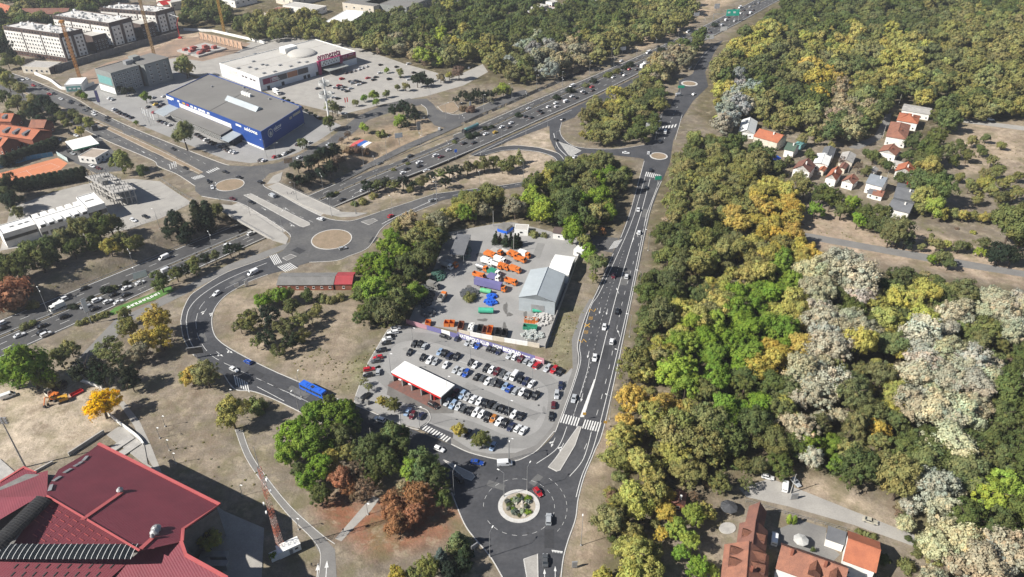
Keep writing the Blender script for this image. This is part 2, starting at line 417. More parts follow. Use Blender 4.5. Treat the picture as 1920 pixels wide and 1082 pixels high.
def along(pts, q):
    """nearest point of a world polyline to q"""
    best = None
    for a, b in zip(pts, pts[1:]):
        d = b - a; L2 = d.x * d.x + d.y * d.y
        t = 0 if L2 == 0 else max(0, min(1, ((q.x - a.x) * d.x + (q.y - a.y) * d.y) / L2))
        p = a.lerp(b, t); e = (p.x - q.x) ** 2 + (p.y - q.y) ** 2
        if best is None or e < best[0]: best = (e, p)
    return best[1]
MED = resample(hM, 4.0)
HWN = [along(hN, q) for q in MED]; HWS = [along(hS, q) for q in MED]
def carriageway(name, A, B):
    mb = MB()
    for i in range(len(A) - 1):
        mb.add([A[i], A[i + 1], B[i + 1], B[i]], [(0, 1, 2, 3)])
    o = mb.build(name, ASPHALT_HWY)
    for p in o.data.polygons:
        pass
    o['kind'] = 'structure'
    return o
def zfix(l, dz): return [Vector((p.x, p.y, p.z + dz)) for p in l]
hw_n = carriageway('highway_road', zfix(MED, 0.02), zfix(HWN, 0.02))
hw_s = carriageway('highway_road', zfix(HWS, 0.024), zfix(MED, 0.024))
def between(A, B, f, dz=0.06): return [a.lerp(b, f) + Vector((0, 0, dz)) for a, b in zip(A, B)]
def wline(pts, parent, wd=0.22, name='edge_line', m=None):
    return ribbon(MB(), pts, wd).build(name, m or LINE, parent)
def wdash(pts, parent, dash=4, gap=8, wd=0.22):
    pts = resample(pts, 1.0); k = 0
    while k + dash < len(pts):
        ribbon(MB(), pts[k:k + dash + 1:2], wd).build('lane_dash', LINE, parent); k += dash + gap
wline(between(MED, HWN, 0.1), hw_n); wline(between(MED, HWN, 0.93), hw_n, 0.35)
wline(between(MED, HWS, 0.1), hw_s); wline(between(MED, HWS, 0.93), hw_s, 0.3)
wdash(between(MED, HWN, 0.52), hw_n)
wdash(between(MED, HWS, 0.37), hw_s); wdash(between(MED, HWS, 0.65), hw_s)
# central guard rail and the planted strip it stands on
gr = ribbon(MB(), zfix(MED, 0.03), 1.6, 0.12).build('median_strip', mat('median_soil', (0.2, 0.17, 0.125), (0.15, 0.13, 0.09), 0.4, 1, 0.1, 3)); gr['kind'] = 'structure'
gt = thing('guard_rail', MED[0]); tag(gt, 'double steel guard rail along the planted median of the highway', 'guard rail')
for off in (0.55, -0.55):
    ribbon(MB(), zfix(MED, 0.62), 0.1, 0.3, off).build('rail_beam', STEEL, gt, origin=MED[0])
mb = MB()
for p in MED[::2]: mb.box((p.x, p.y, p.z + 0.45), (0.12, 1.1, 0.75))
q = mb.build('rail_posts', STEEL, gt, origin=MED[0]); q['kind'] = 'stuff'
for L_, lab in ((HWN, 'steel guard rail beside the outer lane nearest the stores'), (HWS, 'steel guard rail beside the outer lane nearest the ramps')):
    sub = [p for p in L_ if 150 < PX(p.x, p.y, p.z)[0] < 1300]
    t = thing('guard_rail', sub[0]); tag(t, lab, 'guard rail')
    sg = 1 if L_ is HWN else -1
    ribbon(MB(), zfix(sub, 0.45), 0.1, 0.32, sg * 0.5).build('rail_beam', STEEL, t, origin=sub[0])
    mb = MB()
    for p in sub[::2]: mb.box((p.x, p.y, p.z + 0.3), (0.12, 0.12, 0.6))
    q = mb.build('rail_posts', STEEL, t, origin=sub[0]); q['kind'] = 'stuff'

# ------------------------------------------------------------------ terrain
def axis(lo, hi, step, out): return np.concatenate([np.array(out[0], float), np.arange(lo, hi + 1e-6, step), np.array(out[1], float)])
gx = axis(-700, 700, 2.5, ([-9000, -4000, -2000, -1200, -850], [850, 1200, 2000, 4000, 9000]))
gy = axis(70, 960, 2.5, ([-3000, -900, -200, 0, 40], [1050, 1300, 2000, 4000, 9500]))
GX, GY = np.meshgrid(gx, gy)
med = np.array([(p.x, p.y, p.z) for p in MED]); wn = np.array([(a - b).xy.length for a, b in zip(HWN, MED)]); ws = np.array([(a - b).xy.length for a, b in zip(HWS, MED)])
_so = [P(x, y, zh(x)) for x, y in smooth([(600, 352), (640, 330), (690, 304), (760, 270), (838, 238), (900, 214)], 6)]; _ro = [P(x, y, zh(x)) for x, y in smooth([(660, 392), (702, 373), (790, 339), (900, 293)], 6)]
for i, p in enumerate(MED):      # the cutting is wider where the slip road and the ramp run down into it
    x_ = PX(p.x, p.y, p.z)[0]
    if 600 < x_ < 900: wn[i] = max(wn[i], (along(_so, p) - p).xy.length)
    if 690 < x_ < 890: ws[i] = max(ws[i], (along(_ro, p) - p).xy.length)
GZ = np.zeros_like(GX)
near = (GX > -340) & (GX < 330) & (GY > 150) & (GY < 960)
qx, qy = GX[near], GY[near]
bd = np.full(qx.shape, 1e18); dep = np.zeros(qx.shape); lat = np.full(qx.shape, 1e9)
for i in range(len(med) - 1):
    ax, ay, az = med[i]; bx, by, bz = med[i + 1]
    dx, dy = bx - ax, by - ay; L2 = dx * dx + dy * dy
    t = np.clip(((qx - ax) * dx + (qy - ay) * dy) / L2, 0, 1)
    ex, ey = qx - ax - t * dx, qy - ay - t * dy
    d2 = ex * ex + ey * ey
    side = dx * ey - dy * ex
    hw = np.where(side > 0, wn[i] + t * (wn[i + 1] - wn[i]), ws[i] + t * (ws[i + 1] - ws[i]))
    u = d2 < bd
    bd[u] = d2[u]; dep[u] = (az + t * (bz - az))[u]; lat[u] = (np.sqrt(d2) - hw)[u]
slope = 0.62
h = np.minimum(0, dep - 0.28 + np.maximum(0, lat - 1.2) * slope)
GZ[near] = h
# gentle unevenness where nothing is paved is left to the material; colours of the land follow
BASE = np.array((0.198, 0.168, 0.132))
ZC = np.tile(BASE, (GX.size, 1)).reshape(GX.shape + (3,))
gpx, gpy = PX(GX, GY, GZ)
gok = GY > 60
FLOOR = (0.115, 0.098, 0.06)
ZONES = [
    ([(1440, 890), (1510, 888), (1600, 928), (1690, 983), (1725, 1005), (1600, 955), (1500, 922)], (0.4, 0.32, 0.24)),
    ([(230, 760), (420, 690), (440, 800), (520, 930), (420, 940), (290, 850)], (0.215, 0.178, 0.138)), ([(420, 800), (500, 900), (600, 990), (560, 1000), (430, 920)], (0.235, 0.202, 0.16)),
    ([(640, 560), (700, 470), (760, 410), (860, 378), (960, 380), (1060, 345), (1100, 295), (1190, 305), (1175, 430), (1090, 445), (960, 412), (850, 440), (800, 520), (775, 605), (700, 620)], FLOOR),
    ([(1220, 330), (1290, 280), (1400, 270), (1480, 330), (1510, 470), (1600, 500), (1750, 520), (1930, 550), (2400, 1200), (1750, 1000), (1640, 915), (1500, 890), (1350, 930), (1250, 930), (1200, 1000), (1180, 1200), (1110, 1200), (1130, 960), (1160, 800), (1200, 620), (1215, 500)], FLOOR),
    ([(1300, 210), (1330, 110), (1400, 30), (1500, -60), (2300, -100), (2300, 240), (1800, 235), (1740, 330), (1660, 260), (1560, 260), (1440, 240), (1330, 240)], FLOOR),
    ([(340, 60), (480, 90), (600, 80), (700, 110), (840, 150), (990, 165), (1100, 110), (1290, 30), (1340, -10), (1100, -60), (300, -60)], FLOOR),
    ([(0, 720), (120, 690), (215, 715), (240, 760), (190, 815), (120, 850), (60, 880), (-60, 900), (-60, 740)], (0.4, 0.335, 0.26)),     # bare building plot
    ([(590, 930), (700, 940), (800, 900), (860, 960), (850, 1010), (700, 1040), (640, 1000), (600, 960)], (0.27, 0.125, 0.075)),          # fallen leaves
    ([(650, 680), (700, 650), (690, 700), (655, 735), (600, 720), (560, 690), (600, 660)], (0.15, 0.15, 0.075)),                           # weedy meadow
    ([(1500, 380), (1640, 420), (1760, 440), (1930, 500), (1930, 540), (1750, 505), (1540, 470), (1490, 420)], (0.34, 0.265, 0.2)),
    ([(1790, 235), (1930, 225), (1930, 330), (1800, 330)], (0.33, 0.265, 0.2)),
    ([(1140, 770), (1150, 775), (1130, 880), (1118, 960), (1108, 1085), (1078, 1085), (1090, 960), (1115, 860)], (0.44, 0.34, 0.25)),        # sandy path by the road
    ([(1040, 570), (1105, 575), (1075, 640), (1075, 700), (1030, 690), (1030, 650)], (0.2, 0.185, 0.115)),
    ([(640, 255), (800, 220), (820, 245), (690, 310), (580, 330), (560, 310)], (0.31, 0.235, 0.165)),
    ([(930, 280), (1000, 250), (1030, 240), (1040, 300), (1040, 310), (1000, 335), (900, 345), (700, 375), (680, 370), (860, 310)], (0.36, 0.295, 0.23)),
    ([(400, 560), (520, 520), (690, 560), (650, 740), (520, 690), (420, 650)], (0.262, 0.214, 0.162)),
    ([(330, 50), (470, 85), (400, 140), (330, 110), (200, 130)], (0.42, 0.32, 0.24)),
    ([(1280, 20), (1340, -10), (1420, -30), (1380, 0), (1290, 50), (1200, 95), (1180, 90)], (0.4, 0.31, 0.22)),
    ([(1800, 245), (1930, 260), (1930, 300), (1830, 300)], (0.36, 0.285, 0.21)),
]
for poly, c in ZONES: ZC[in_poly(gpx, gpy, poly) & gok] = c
for _ in range(2):
    for axn in (0, 1):
        ZC = (np.roll(ZC, 1, axn) + 2 * ZC + np.roll(ZC, -1, axn)) / 4
ZC += (nr.random(GX.shape)[..., None] - 0.5) * 0.03
nx, ny = len(gx), len(gy)
idx = np.arange(nx * ny).reshape(ny, nx)
quads = np.stack([idx[:-1, :-1], idx[:-1, 1:], idx[1:, 1:], idx[1:, :-1]], -1).reshape(-1, 4)
me = bpy.data.meshes.new('ground')
me.vertices.add(nx * ny); me.vertices.foreach_set('co', np.stack([GX, GY, GZ], -1).astype(np.float32).ravel())
me.loops.add(quads.size); me.loops.foreach_set('vertex_index', quads.astype(np.int32).ravel())
me.polygons.add(len(quads)); me.polygons.foreach_set('loop_start', np.arange(0, quads.size, 4, dtype=np.int32))
me.update(calc_edges=True)
ca = me.color_attributes.new('zone', 'FLOAT_COLOR', 'POINT')
ca.data.foreach_set('color', np.concatenate([np.clip(ZC, 0.02, 1), np.ones(GX.shape + (1,))], -1).astype(np.float32).ravel())
me.materials.append(EARTH)
ground = link(bpy.data.objects.new('ground', me)); ground['kind'] = 'structure'

# ------------------------------------------------------------------ roads
def medz(x, y):
    z = zh(x)
    for _ in range(2):
        p = P(x, y, z); z = min(MED, key=lambda q: (q.x - p.x) ** 2 + (q.y - p.y) ** 2).z
    return z
def road_strip(name, left, right, dz, m):
    l, r = smooth(left, 8), smooth(right, 8); A = [P(x, y, medz(x, y) + dz) for x, y in l]; B = [P(x, y, medz(x, y) + dz) for x, y in r]; mb = MB()
    for i in range(len(A) - 1): mb.add([B[i], B[i + 1], A[i + 1], A[i]], [(0, 1, 2, 3)])
    o = mb.build(name, m); o['kind'] = 'structure'; return o
main_road = sheet('main_road', [(1046, 1095), (1056, 1048), (1065, 1014), (1079, 973), (1084, 936), (1096, 892), (1115, 846), (1137, 790), (1186, 560), (1219, 400), (1241, 340), (1256, 305),
                                (1262, 265), (1277, 225), (1299, 190), (1328, 162), (1322, 135), (1340, 97), (1356, 75), (1345, 80), (1327, 90), (1312, 107), (1299, 138), (1272, 152), (1274, 165), (1259, 195), (1236, 217), (1222, 262),
                                (1207, 300), (1203, 320), (1180, 400), (1162, 446), (1148, 476), (1120, 541), (1108, 568), (1097, 595), (1083, 645), (1083, 690), (1045, 800), (1038, 815), (1010, 850), (985, 872), (960, 900), (960, 1095)], 0.05, ASPHALT)
west_road = sheet('curved_road', [(1040, 812), (1033, 822), (1008, 846), (990, 856), (962, 866), (920, 860), (878, 849), (846, 834), (790, 812), (754, 797), (660, 757), (630, 747), (562, 717), (522, 700), (480, 680), (437, 657), (412, 640), (401, 625), (397, 602), (402, 580), (417, 560), (437, 545), (470, 527), (502, 515), (560, 500),
                                  (540, 470), (500, 484), (435, 507), (405, 522), (377, 540), (357, 555), (344, 580), (339, 602), (343, 630), (353, 652), (364, 667), (390, 690), (420, 703), (441, 730), (478, 735), (531, 757), (600, 792), (680, 832), (760, 872), (820, 905), (847, 924), (870, 981), (892, 1012), (920, 1045), (950, 1095), (1030, 1095), (1050, 950)], 0.054, ASPHALT)
bridge_roads = sheet('bridge_road', [(547, 502), (580, 492), (630, 489), (655, 480), (687, 467), (703, 447), (716, 428), (740, 413), (820, 381), (820, 362), (750, 385), (710, 398), (665, 413), (640, 414), (612, 409), (570, 390), (520, 362), (496, 350), (492, 338), (505, 325), (530, 318), (560, 305), (612, 280), (655, 255), (690, 225), (740, 208), (760, 200), (778, 190), (768, 184), (720, 196), (670, 218), (615, 262), (560, 290), (520, 306), (470, 312), (425, 310), (410, 305),
                                   (382, 322), (372, 328), (365, 345), (366, 358), (378, 368), (412, 374), (447, 380), (480, 397), (537, 434), (545, 445), (543, 455), (530, 470), (505, 482), (520, 500)], 0.058, ASPHALT_WORN)
av_e = sheet('avenue_road', [(-60, 108), (57, 150), (140, 185), (172, 205), (240, 237), (325, 272), (410, 305), (430, 311), (384, 324), (310, 282), (172, 219), (100, 195), (40, 168), (-60, 130)], 0.046, ASPHALT_WORN)
av_w = sheet('avenue_road', [(-60, 140), (40, 172), (100, 200), (177, 230), (287, 287), (372, 327), (366, 348), (332, 326), (297, 311), (285, 299), (205, 265), (160, 243), (110, 218), (47, 190), (-60, 155)], 0.050, ASPHALT_WORN)
ramp = sheet('loop_ramp_road', [(812, 381), (835, 374), (910, 361), (972, 351), (1020, 341), (1047, 326), (1060, 308), (1057, 299), (1045, 287), (1010, 277), (972, 273), (940, 275), (900, 287), (947, 267), (1030, 236), (1130, 190), (1225, 140), (1225, 128), (1122, 180), (1072, 203), (960, 253), (880, 290),
                                (900, 292), (910, 291), (940, 283), (972, 281), (1010, 285), (1035, 293), (1045, 303), (1042, 313), (1030, 325), (1005, 336), (960, 345), (885, 355), (812, 364)], 0.062, ASPHALT)
link_road = sheet('link_road', [(1090, 205), (1077, 220), (1053, 230), (1050, 247), (1058, 262), (1076, 274), (1110, 279), (1160, 279), (1208, 272), (1222, 262), (1215, 300), (1197, 296), (1140, 290), (1095, 287), (1077, 294), (1068, 312), (1058, 308), (1054, 299), (1040, 280), (1031, 260), (1030, 236)], 0.066, ASPHALT)
slip = road_strip('slip_road', [(625, 338), (700, 301), (760, 271), (838, 238), (900, 212), (960, 187), (1040, 152), (1110, 124)], [(632, 346), (705, 309), (765, 280), (845, 244), (905, 218), (965, 192), (1045, 157), (1112, 129)], 0.06, ASPHALT_WORN)
sheet('slip_road', [(850, 238), (838, 240), (815, 235), (803, 222), (800, 205), (790, 196), (775, 200), (770, 186), (800, 185), (812, 195), (820, 205), (838, 212), (860, 215), (900, 200), (955, 175), (985, 168), (990, 174), (960, 189), (900, 214)], 0.045, ASPHALT_WORN)
side_road = sheet('entrance_road', [(1160, 446), (1148, 474), (1128, 470), (1085, 448), (1090, 436), (1130, 444)], 0.042, ASPHALT_WORN)
mouth = sheet('entrance_road', [(783, 803), (800, 792), (850, 812), (848, 835)], 0.042, ASPHALT)
path_w = sheet('park_path', [(440, 803), (452, 806), (470, 850), (500, 895), (545, 950), (600, 1000), (628, 1030), (632, 1095), (595, 1095), (601, 1040), (585, 1010), (540, 965), (500, 915), (462, 860)], 0.04, PAVE_D)
path_b = sheet('foot_path', [(628, 1010), (640, 1015), (660, 993), (695, 958), (712, 935), (700, 930), (680, 950), (650, 985)], 0.044, PAVE)
path_c = sheet('foot_path', [(222, 755), (232, 752), (262, 790), (283, 835), (305, 890), (420, 962), (425, 975), (300, 900), (272, 850), (252, 800)], 0.036, PAVE)
path_d = sheet('foot_path', [(120, 700), (215, 600), (270, 575), (340, 540), (430, 495), (500, 470), (548, 452), (545, 462), (500, 482), (430, 507), (345, 553), (290, 580), (235, 608), (200, 660), (140, 715)], 0.03, PAVE_D)
village = sheet('village_lane', [(1385, 915), (1445, 897), (1510, 922), (1600, 958), (1725, 1007), (1718, 1026), (1600, 984), (1480, 950), (1400, 932)], 0.04, PAVE)
lane_f = sheet('field_lane', [(1440, 430), (1520, 438), (1640, 460), (1760, 480), (1930, 510), (1930, 521), (1760, 494), (1640, 472), (1520, 450), (1440, 440)], 0.04, PAVE_D)
lane_v = sheet('village_lane', [(1660, 215), (1672, 212), (1668, 232), (1650, 262), (1610, 280), (1590, 276), (1640, 255)], 0.04, PAVE_D)
forecourt = sheet('village_lane', [(1800, 222), (1930, 238), (1930, 246), (1800, 229)], 0.04, PAVE)
# paved aprons
car_park = sheet('car_park_pavement', [(744, 610), (770, 612), (860, 627), (945, 652), (1020, 682), (1060, 702), (1072, 690), (1074, 693), (1036, 800), (1029, 809), (1006, 834), (967, 849), (917, 851), (884, 844), (846, 820), (850, 812), (800, 792), (783, 803), (754, 796), (664, 756), (668, 738), (682, 700), (690, 680), (716, 636), (727, 618)], 0.03, LOT)
pav_main = slab('pavement', [(1106, 560), (1087, 591), (1072, 637), (1074, 691), (1036, 800), (1029, 808), (1006, 834), (967, 849), (917, 851), (884, 844), (846, 820), (846, 833), (878, 848), (920, 859), (962, 865), (990, 855), (1010, 842), (1037, 811), (1045, 800), (1083, 690), (1083, 645), (1097, 595), (1112, 562)], -0.05, 0.13, PAVE_D)
yard = sheet('depot_yard_pavement', [(838, 436), (925, 420), (960, 416), (1080, 446), (1090, 452), (1086, 480), (1074, 505), (1026, 652), (920, 634), (820, 613), (766, 602), (790, 550), (815, 500)], 0.03, LOT)
store_lot = sheet('store_lot_pavement', [(140, 170), (240, 120), (320, 130), (400, 160), (560, 200), (580, 210), (640, 235), (600, 262), (560, 285), (520, 300), (470, 306), (425, 300), (330, 262), (240, 225), (180, 195)], 0.026, LOT)
mall_lot = sheet('mall_lot_pavement', [(480, 160), (560, 150), (670, 112), (760, 120), (850, 145), (905, 120), (915, 135), (870, 160), (800, 180), (720, 195), (640, 215), (600, 205), (520, 185)], 0.022, PAVE)
mall_back = sheet('mall_lot_pavement', [(300, 105), (400, 92), (560, 60), (680, 92), (760, 120), (670, 112), (480, 165), (400, 150), (320, 130)], 0.018, PAVE)
left_yard = sheet('hall_yard_pavement', [(20, 390), (100, 360), (160, 345), (250, 335), (300, 340), (360, 380), (300, 410), (240, 430), (190, 440), (60, 460), (0, 470)], 0.03, PAVE)
left_stat = sheet('hall_yard_pavement', [(100, 285), (180, 250), (215, 285), (230, 320), (180, 325), (130, 300)], 0.026, ASPHALT_WORN)
bridge_walk_w = slab('bridge_pavement', [(407, 391), (416, 383), (446, 386), (478, 402), (534, 439), (541, 447), (536, 458), (512, 451)], -0.4, 0.14, PAVE)
bridge_walk_e = slab('bridge_pavement', [(502, 350), (521, 342), (640, 397), (690, 399), (668, 406), (640, 407), (612, 402), (570, 384)], -0.4, 0.14, PAVE)
slab('bridge_pavement', [(500, 345), (512, 330), (530, 322), (526, 338), (520, 343)], -0.1, 0.14, PAVE)
deck = slab('bridge_deck_road', [(400, 386), (520, 341), (645, 398), (515, 452)], -1.5, -0.42, CONC)
# retaining walls under the deck
for a, b, lab in (((392, 397), (505, 348), 'concrete abutment under the bridge on the store side'), ((512, 457), (655, 398), 'concrete abutment under the bridge on the bus road side')):
    A, B = P(*a, -6), P(*b, -6)
    d = (B - A); c = (A + B) / 2
    t = MB().box((c.x, c.y, -3.6), (d.length, 1.0, 5.6), math.atan2(d.y, d.x)).build('abutment_wall', CONC, origin=(c.x, c.y, -6.3)); tag(t, lab, 'abutment')
# parapets
for pl, lab in (([(407, 390), (512, 450)], 'steel parapet railing on the bridge edge facing the long white hall'), ([(520, 342), (637, 396)], 'steel parapet railing on the bridge edge facing the flag')):
    pts = resample(line_pts(pl, 0.14, 0), 2.0); o = pts[0].copy()
    t = thing('parapet', o); tag(t, lab, 'railing')
    ribbon(MB(), pts, 0.35, 0.25).build('parapet_base', CONC, t, origin=o)
    ribbon(MB(), zfix(pts, 1.05), 0.1, 0.09).build('handrail', STEEL, t, origin=o)
    for p in pts: MB().box((p.x, p.y, p.z + 0.65), (0.08, 0.08, 0.85)).build('post', STEEL, t, origin=o)
# islands ------------------------------------------------------------------------------
SOIL = mat('island_soil', (0.27, 0.205, 0.145), (0.21, 0.165, 0.11), 0.25, 1, 0.12, 2.5)
def round_island(cx, cy, rx, m, name, kw=0.5):
    c = P(cx, cy, 0); r = rx / scale_at(cx, cy)
    pts = [(c.x + r * math.cos(a), c.y + r * math.sin(a)) for a in np.linspace(0, 2 * math.pi, 49)[:-1]]
    o = slab(name, pts, 0.0, 0.2, m, world=True)
    k = [Vector((c.x + (r + kw / 2) * math.cos(a), c.y + (r + kw / 2) * math.sin(a), 0.05)) for a in np.linspace(0, 2 * math.pi, 49)]
    ribbon(MB(), k, kw, 0.17).build('kerb', KERB, o)
    return o, c, r
isl_b, cB, rB = round_island(622, 449, 36, SOIL, 'roundabout_ground')
isl_a, cA, rA = round_island(431, 347, 25, SOIL, 'roundabout_ground')
isl_d, cD, rD = round_island(1235, 293, 14, SOIL, 'roundabout_ground', 0.9)
isl_e, cE, rE = round_island(1292.5, 157, 12, SOIL, 'roundabout_ground', 1.4)
isl_c, cC, rC = round_island(973, 949, 31, mat('gravel_bed', (0.36, 0.315, 0.25), (0.28, 0.245, 0.19), 0.8, 1, 0.15, 4), 'roundabout_ground', 1.4)
def isle(poly, m, name='traffic_ground', sm=0, k=0.25):
    o = slab(name, poly, 0.0, 0.19, m, sm=sm)
    q = (smooth(poly, sm, True) if sm else list(poly)); q = q + [q[0]]
    ribbon(MB(), [P(p[0], p[1], 0.06) for p in q], k, 0.16).build('kerb', KERB, o)
    return o
isle([(457, 366), (470, 363), (580, 418), (581, 422), (570, 426), (562, 424)], PAVE)
isle([(177, 226), (300, 282), (381, 323), (374, 326), (287, 285), (172, 229)], SOIL)
isle([(40, 169), (100, 197), (165, 222), (160, 226), (95, 200), (38, 172)], SOIL)
isle([(530, 484), (545, 477), (556, 481), (538, 489)], PAVE_D)
isle([(677, 416), (700, 410), (708, 414), (692, 422)], PAVE_D)
isle([(831, 862), (886, 888), (890, 894), (884, 901), (870, 896)], PAVE, k=0.3)
isle([(982, 1049), (1008, 1039), (1009, 1095), (990, 1095)], PAVE, k=0.3)
isle([(1084, 800), (1090, 800), (1078, 835), (1050, 882), (1044, 884), (1028, 876), (1040, 862)], PAVE, k=0.3)
isle([(1072, 274), (1090, 283), (1072, 293), (1066, 290), (1048, 266)], mat('hatched_paint', (0.4, 0.39, 0.37), (0.25, 0.25, 0.245), 0.8, 0.9), k=0.2)
isle([(820, 200), (850, 190), (862, 205), (850, 212), (830, 210)], SOIL)
# kerbs along the carriageways
for l in ([(522, 700), (480, 680), (437, 657), (412, 640), (401, 625), (397, 602), (402, 580), (417, 560), (437, 545), (470, 527), (502, 515)],
          [(522, 700), (562, 717), (630, 747), (660, 757), (754, 797), (785, 806)], [(846, 833), (878, 848), (920, 859), (962, 865), (990, 855), (1010, 842), (1037, 811), (1045, 800), (1083, 690), (1083, 645), (1097, 595), (1112, 562), (1122, 541), (1150, 476)],
          [(1164, 446), (1181, 400), (1203, 320), (1208, 302)], [(1051, 1090), (1056, 1048), (1065, 1014), (1079, 973), (1084, 936), (1096, 892), (1115, 846), (1135, 790), (1184, 560), (1217, 400), (1240, 340)],
          [(847, 924), (870, 981), (892, 1012), (920, 1045), (946, 1090)], [(420, 703), (441, 730), (478, 735), (531, 757), (600, 792), (680, 832)],
          [(339, 602), (343, 630), (353, 652), (364, 667)], [(339, 602), (344, 580), (357, 555), (377, 540), (405, 522), (435, 507), (500, 484)],
          [(545, 445), (537, 434), (480, 397), (447, 380), (412, 374), (378, 368)], [(492, 338), (496, 350), (520, 362), (570, 390), (612, 409), (640, 414), (665, 413), (710, 398), (750, 385), (820, 362)],
          [(580, 492), (630, 489), (655, 480), (687, 467), (703, 447), (716, 428), (740, 413), (820, 381)], [(172, 204), (240, 236), (325, 271), (410, 304), (430, 310)], [(-10, 128), (57, 149), (140, 184), (172, 204)],
          [(366, 349), (332, 327), (297, 312), (285, 300), (205, 266), (160, 244)], [(900, 287), (940, 275), (972, 273), (1010, 277), (1045, 287), (1057, 299)], [(910, 291), (940, 283), (972, 281), (1010, 285), (1035, 293), (1045, 303), (1042, 313), (1030, 325), (1005, 336), (960, 345), (885, 355), (812, 364)],
          [(1053, 230), (1050, 247), (1058, 262), (1076, 274), (1110, 279), (1160, 279), (1208, 272)], [(803, 222), (800, 205), (790, 196)], [(838, 212), (860, 215), (900, 200), (955, 175)]):
    kerb(l)
kerb([(440, 803), (462, 860), (500, 915), (540, 965), (585, 1010), (601, 1040), (596, 1090)], wd=0.22, h=0.1)
kerb([(454, 806), (470, 850), (500, 895), (545, 950), (600, 1000), (628, 1020)], wd=0.22, h=0.1)
# island between the loop bend lanes, cycle lines and lane lines on the curved road
line([(349, 602), (353, 630), (362, 650), (372, 662)], west_road, wd=0.25); line([(349, 602), (354, 580), (372, 558), (405, 535), (445, 515), (500, 493)], west_road, wd=0.25)
dashes([(367, 602), (372, 632), (395, 665), (440, 690), (520, 727), (580, 757), (660, 795)], west_road, wd=0.16, dash=6, gap=3); dashes([(367, 602), (376, 575), (400, 553), (445, 530), (500, 507)], west_road, wd=0.16, dash=6, gap=3)
line([(490, 713), (520, 727), (560, 745), (640, 785)], west_road, wd=0.16)
line([(482, 725), (533, 752)], west_road, wd=0.2)
zebra((438, 703), (466, 718), (442, 722), west_road, 6)
# main road lines
def mline(l, **k): return line(l, main_road, **k)
mline([(1180, 562), (1160, 650), (1126, 790), (1110, 846), (1091, 892), (1080, 932)], wd=0.22)
mline([(1212, 402), (1180, 562)], wd=0.22); mline([(1236, 340), (1212, 402)], wd=0.22)
mline([(1190, 400), (1172, 446), (1126, 545), (1110, 570), (1100, 600), (1087, 648), (1087, 686), (1052, 790)], wd=0.2)
mline([(1210, 330), (1190, 400)], wd=0.2)
mline([(1202, 400), (1180, 470), (1154, 560), (1116, 711), (1111, 728)], wd=0.25); mline([(1219, 335), (1202, 400)], wd=0.25)
sheet('painted_wedge', [(1114, 711), (1117, 711), (1095, 782), (1087, 782)], 0.077, LINE, main_road)
dashes([(1212, 410), (1168, 562), (1142, 690), (1112, 800), (1092, 850)], main_road, wd=0.16, dash=3, gap=6)
dashes([(1170, 470), (1140, 560), (1122, 620), (1105, 690), (1075, 780)], main_road, wd=0.14, dash=1.5, gap=1.5)
dashes([(1150, 520), (1126, 562), (1108, 625), (1098, 660)], main_road, wd=0.14, dash=1.5, gap=3)
mline([(1105, 672), (1100, 700), (1075, 780)], wd=0.16)
mline([(1110, 805), (1094, 860), (1068, 893)], wd=0.2); mline([(1063, 800), (1045, 840), (1006, 869)], wd=0.2)
zebra((1056, 776), (1090, 784), (1050, 792), main_road, 7); zebra((1097, 786), (1130, 793), (1091, 803), main_road, 7)
zebra((1212, 322), (1240, 328), (1209, 330), main_road, 8); zebra((1152, 452), (1168, 448), (1141, 468), side_road, 8)
zebra((800, 797), (848, 822), (791, 805), mouth, 10)
zebra((392, 325), (414, 316), (386, 322), bridge_roads, 6); zebra((358, 333), (378, 327), (366, 337), bridge_roads, 7)
zebra((505, 480), (520, 475), (515, 497), bridge_roads, 5); zebra((520, 500), (545, 492), (535, 510), west_road, 7)
zebra((1225, 240), (1272, 232), (1222, 246), main_road, 8)
# circle lines of the planted roundabout
for r_, d_, a0, a1, wd in ((2.15, 1.6, -150, 200, 0.1), (2.9, 1.4, -40, 60, 0.1)):
    rr = rC * r_; n = int(rr * R(a1 - a0) / (d_ * 2))
    for i in range(n):
        a = R(a0) + i * 2 * d_ / rr
        pts = [Vector((cC.x + rr * math.cos(a + k * d_ / rr / 3), cC.y + rr * math.sin(a + k * d_ / rr / 3), 0.08)) for k in range(4)]
        ribbon(MB(), pts, wd).build('circle_dash', LINE, main_road)
# arrows and give way teeth
for (x, y, dx, dy, shp, par) in ((1125, 583, -3, 12, ARROW, main_road), (1138, 585, -3, 12, ARROW, main_road), (1103, 665, -3, 12, ARROW, main_road), (1091, 746, -3, 12, ARROW, main_road), (1158, 545, -6, -14, ARROW, main_road), (1160, 625, -5, -14, ARROW, main_road), (1195, 440, -6, -20, ARROW, main_road), (1187, 450, 6, -20, ARROW, main_road),
                                 (1037, 830, -6, 14, ARROW_T, main_road), (1053, 840, -6, 14, ARROW_T, main_road), (1041, 1075, 0, -14, ARROW, main_road), (1021, 1080, 0, -14, ARROW, main_road),
                                 (383, 585, -6, 8, ARROW_T, west_road), (398, 588, -6, 8, ARROW_T, west_road), (412, 664, 8, 6, ARROW_T, west_road), (430, 658, 8, 6, ARROW_T, west_road), (268, 285, 8, 5, ARROW, av_w), (322, 307, 8, 5, ARROW, av_w), (495, 392, 8, 5, ARROW, bridge_roads), (548, 422, 8, 5, ARROW_T, bridge_roads), (538, 392, -8, -5, ARROW, bridge_roads), (480, 370, -8, -5, ARROW_T, bridge_roads), (595, 1075, 1, -14, ARROW, path_w), (612, 1070, 1, -14, ARROW, path_w)):
    flat_shape('arrow_marking', shp, P(x, y), heading(x, y, dx, dy) - math.pi / 2, par, k=1.1 if par is not path_w else 1.6)
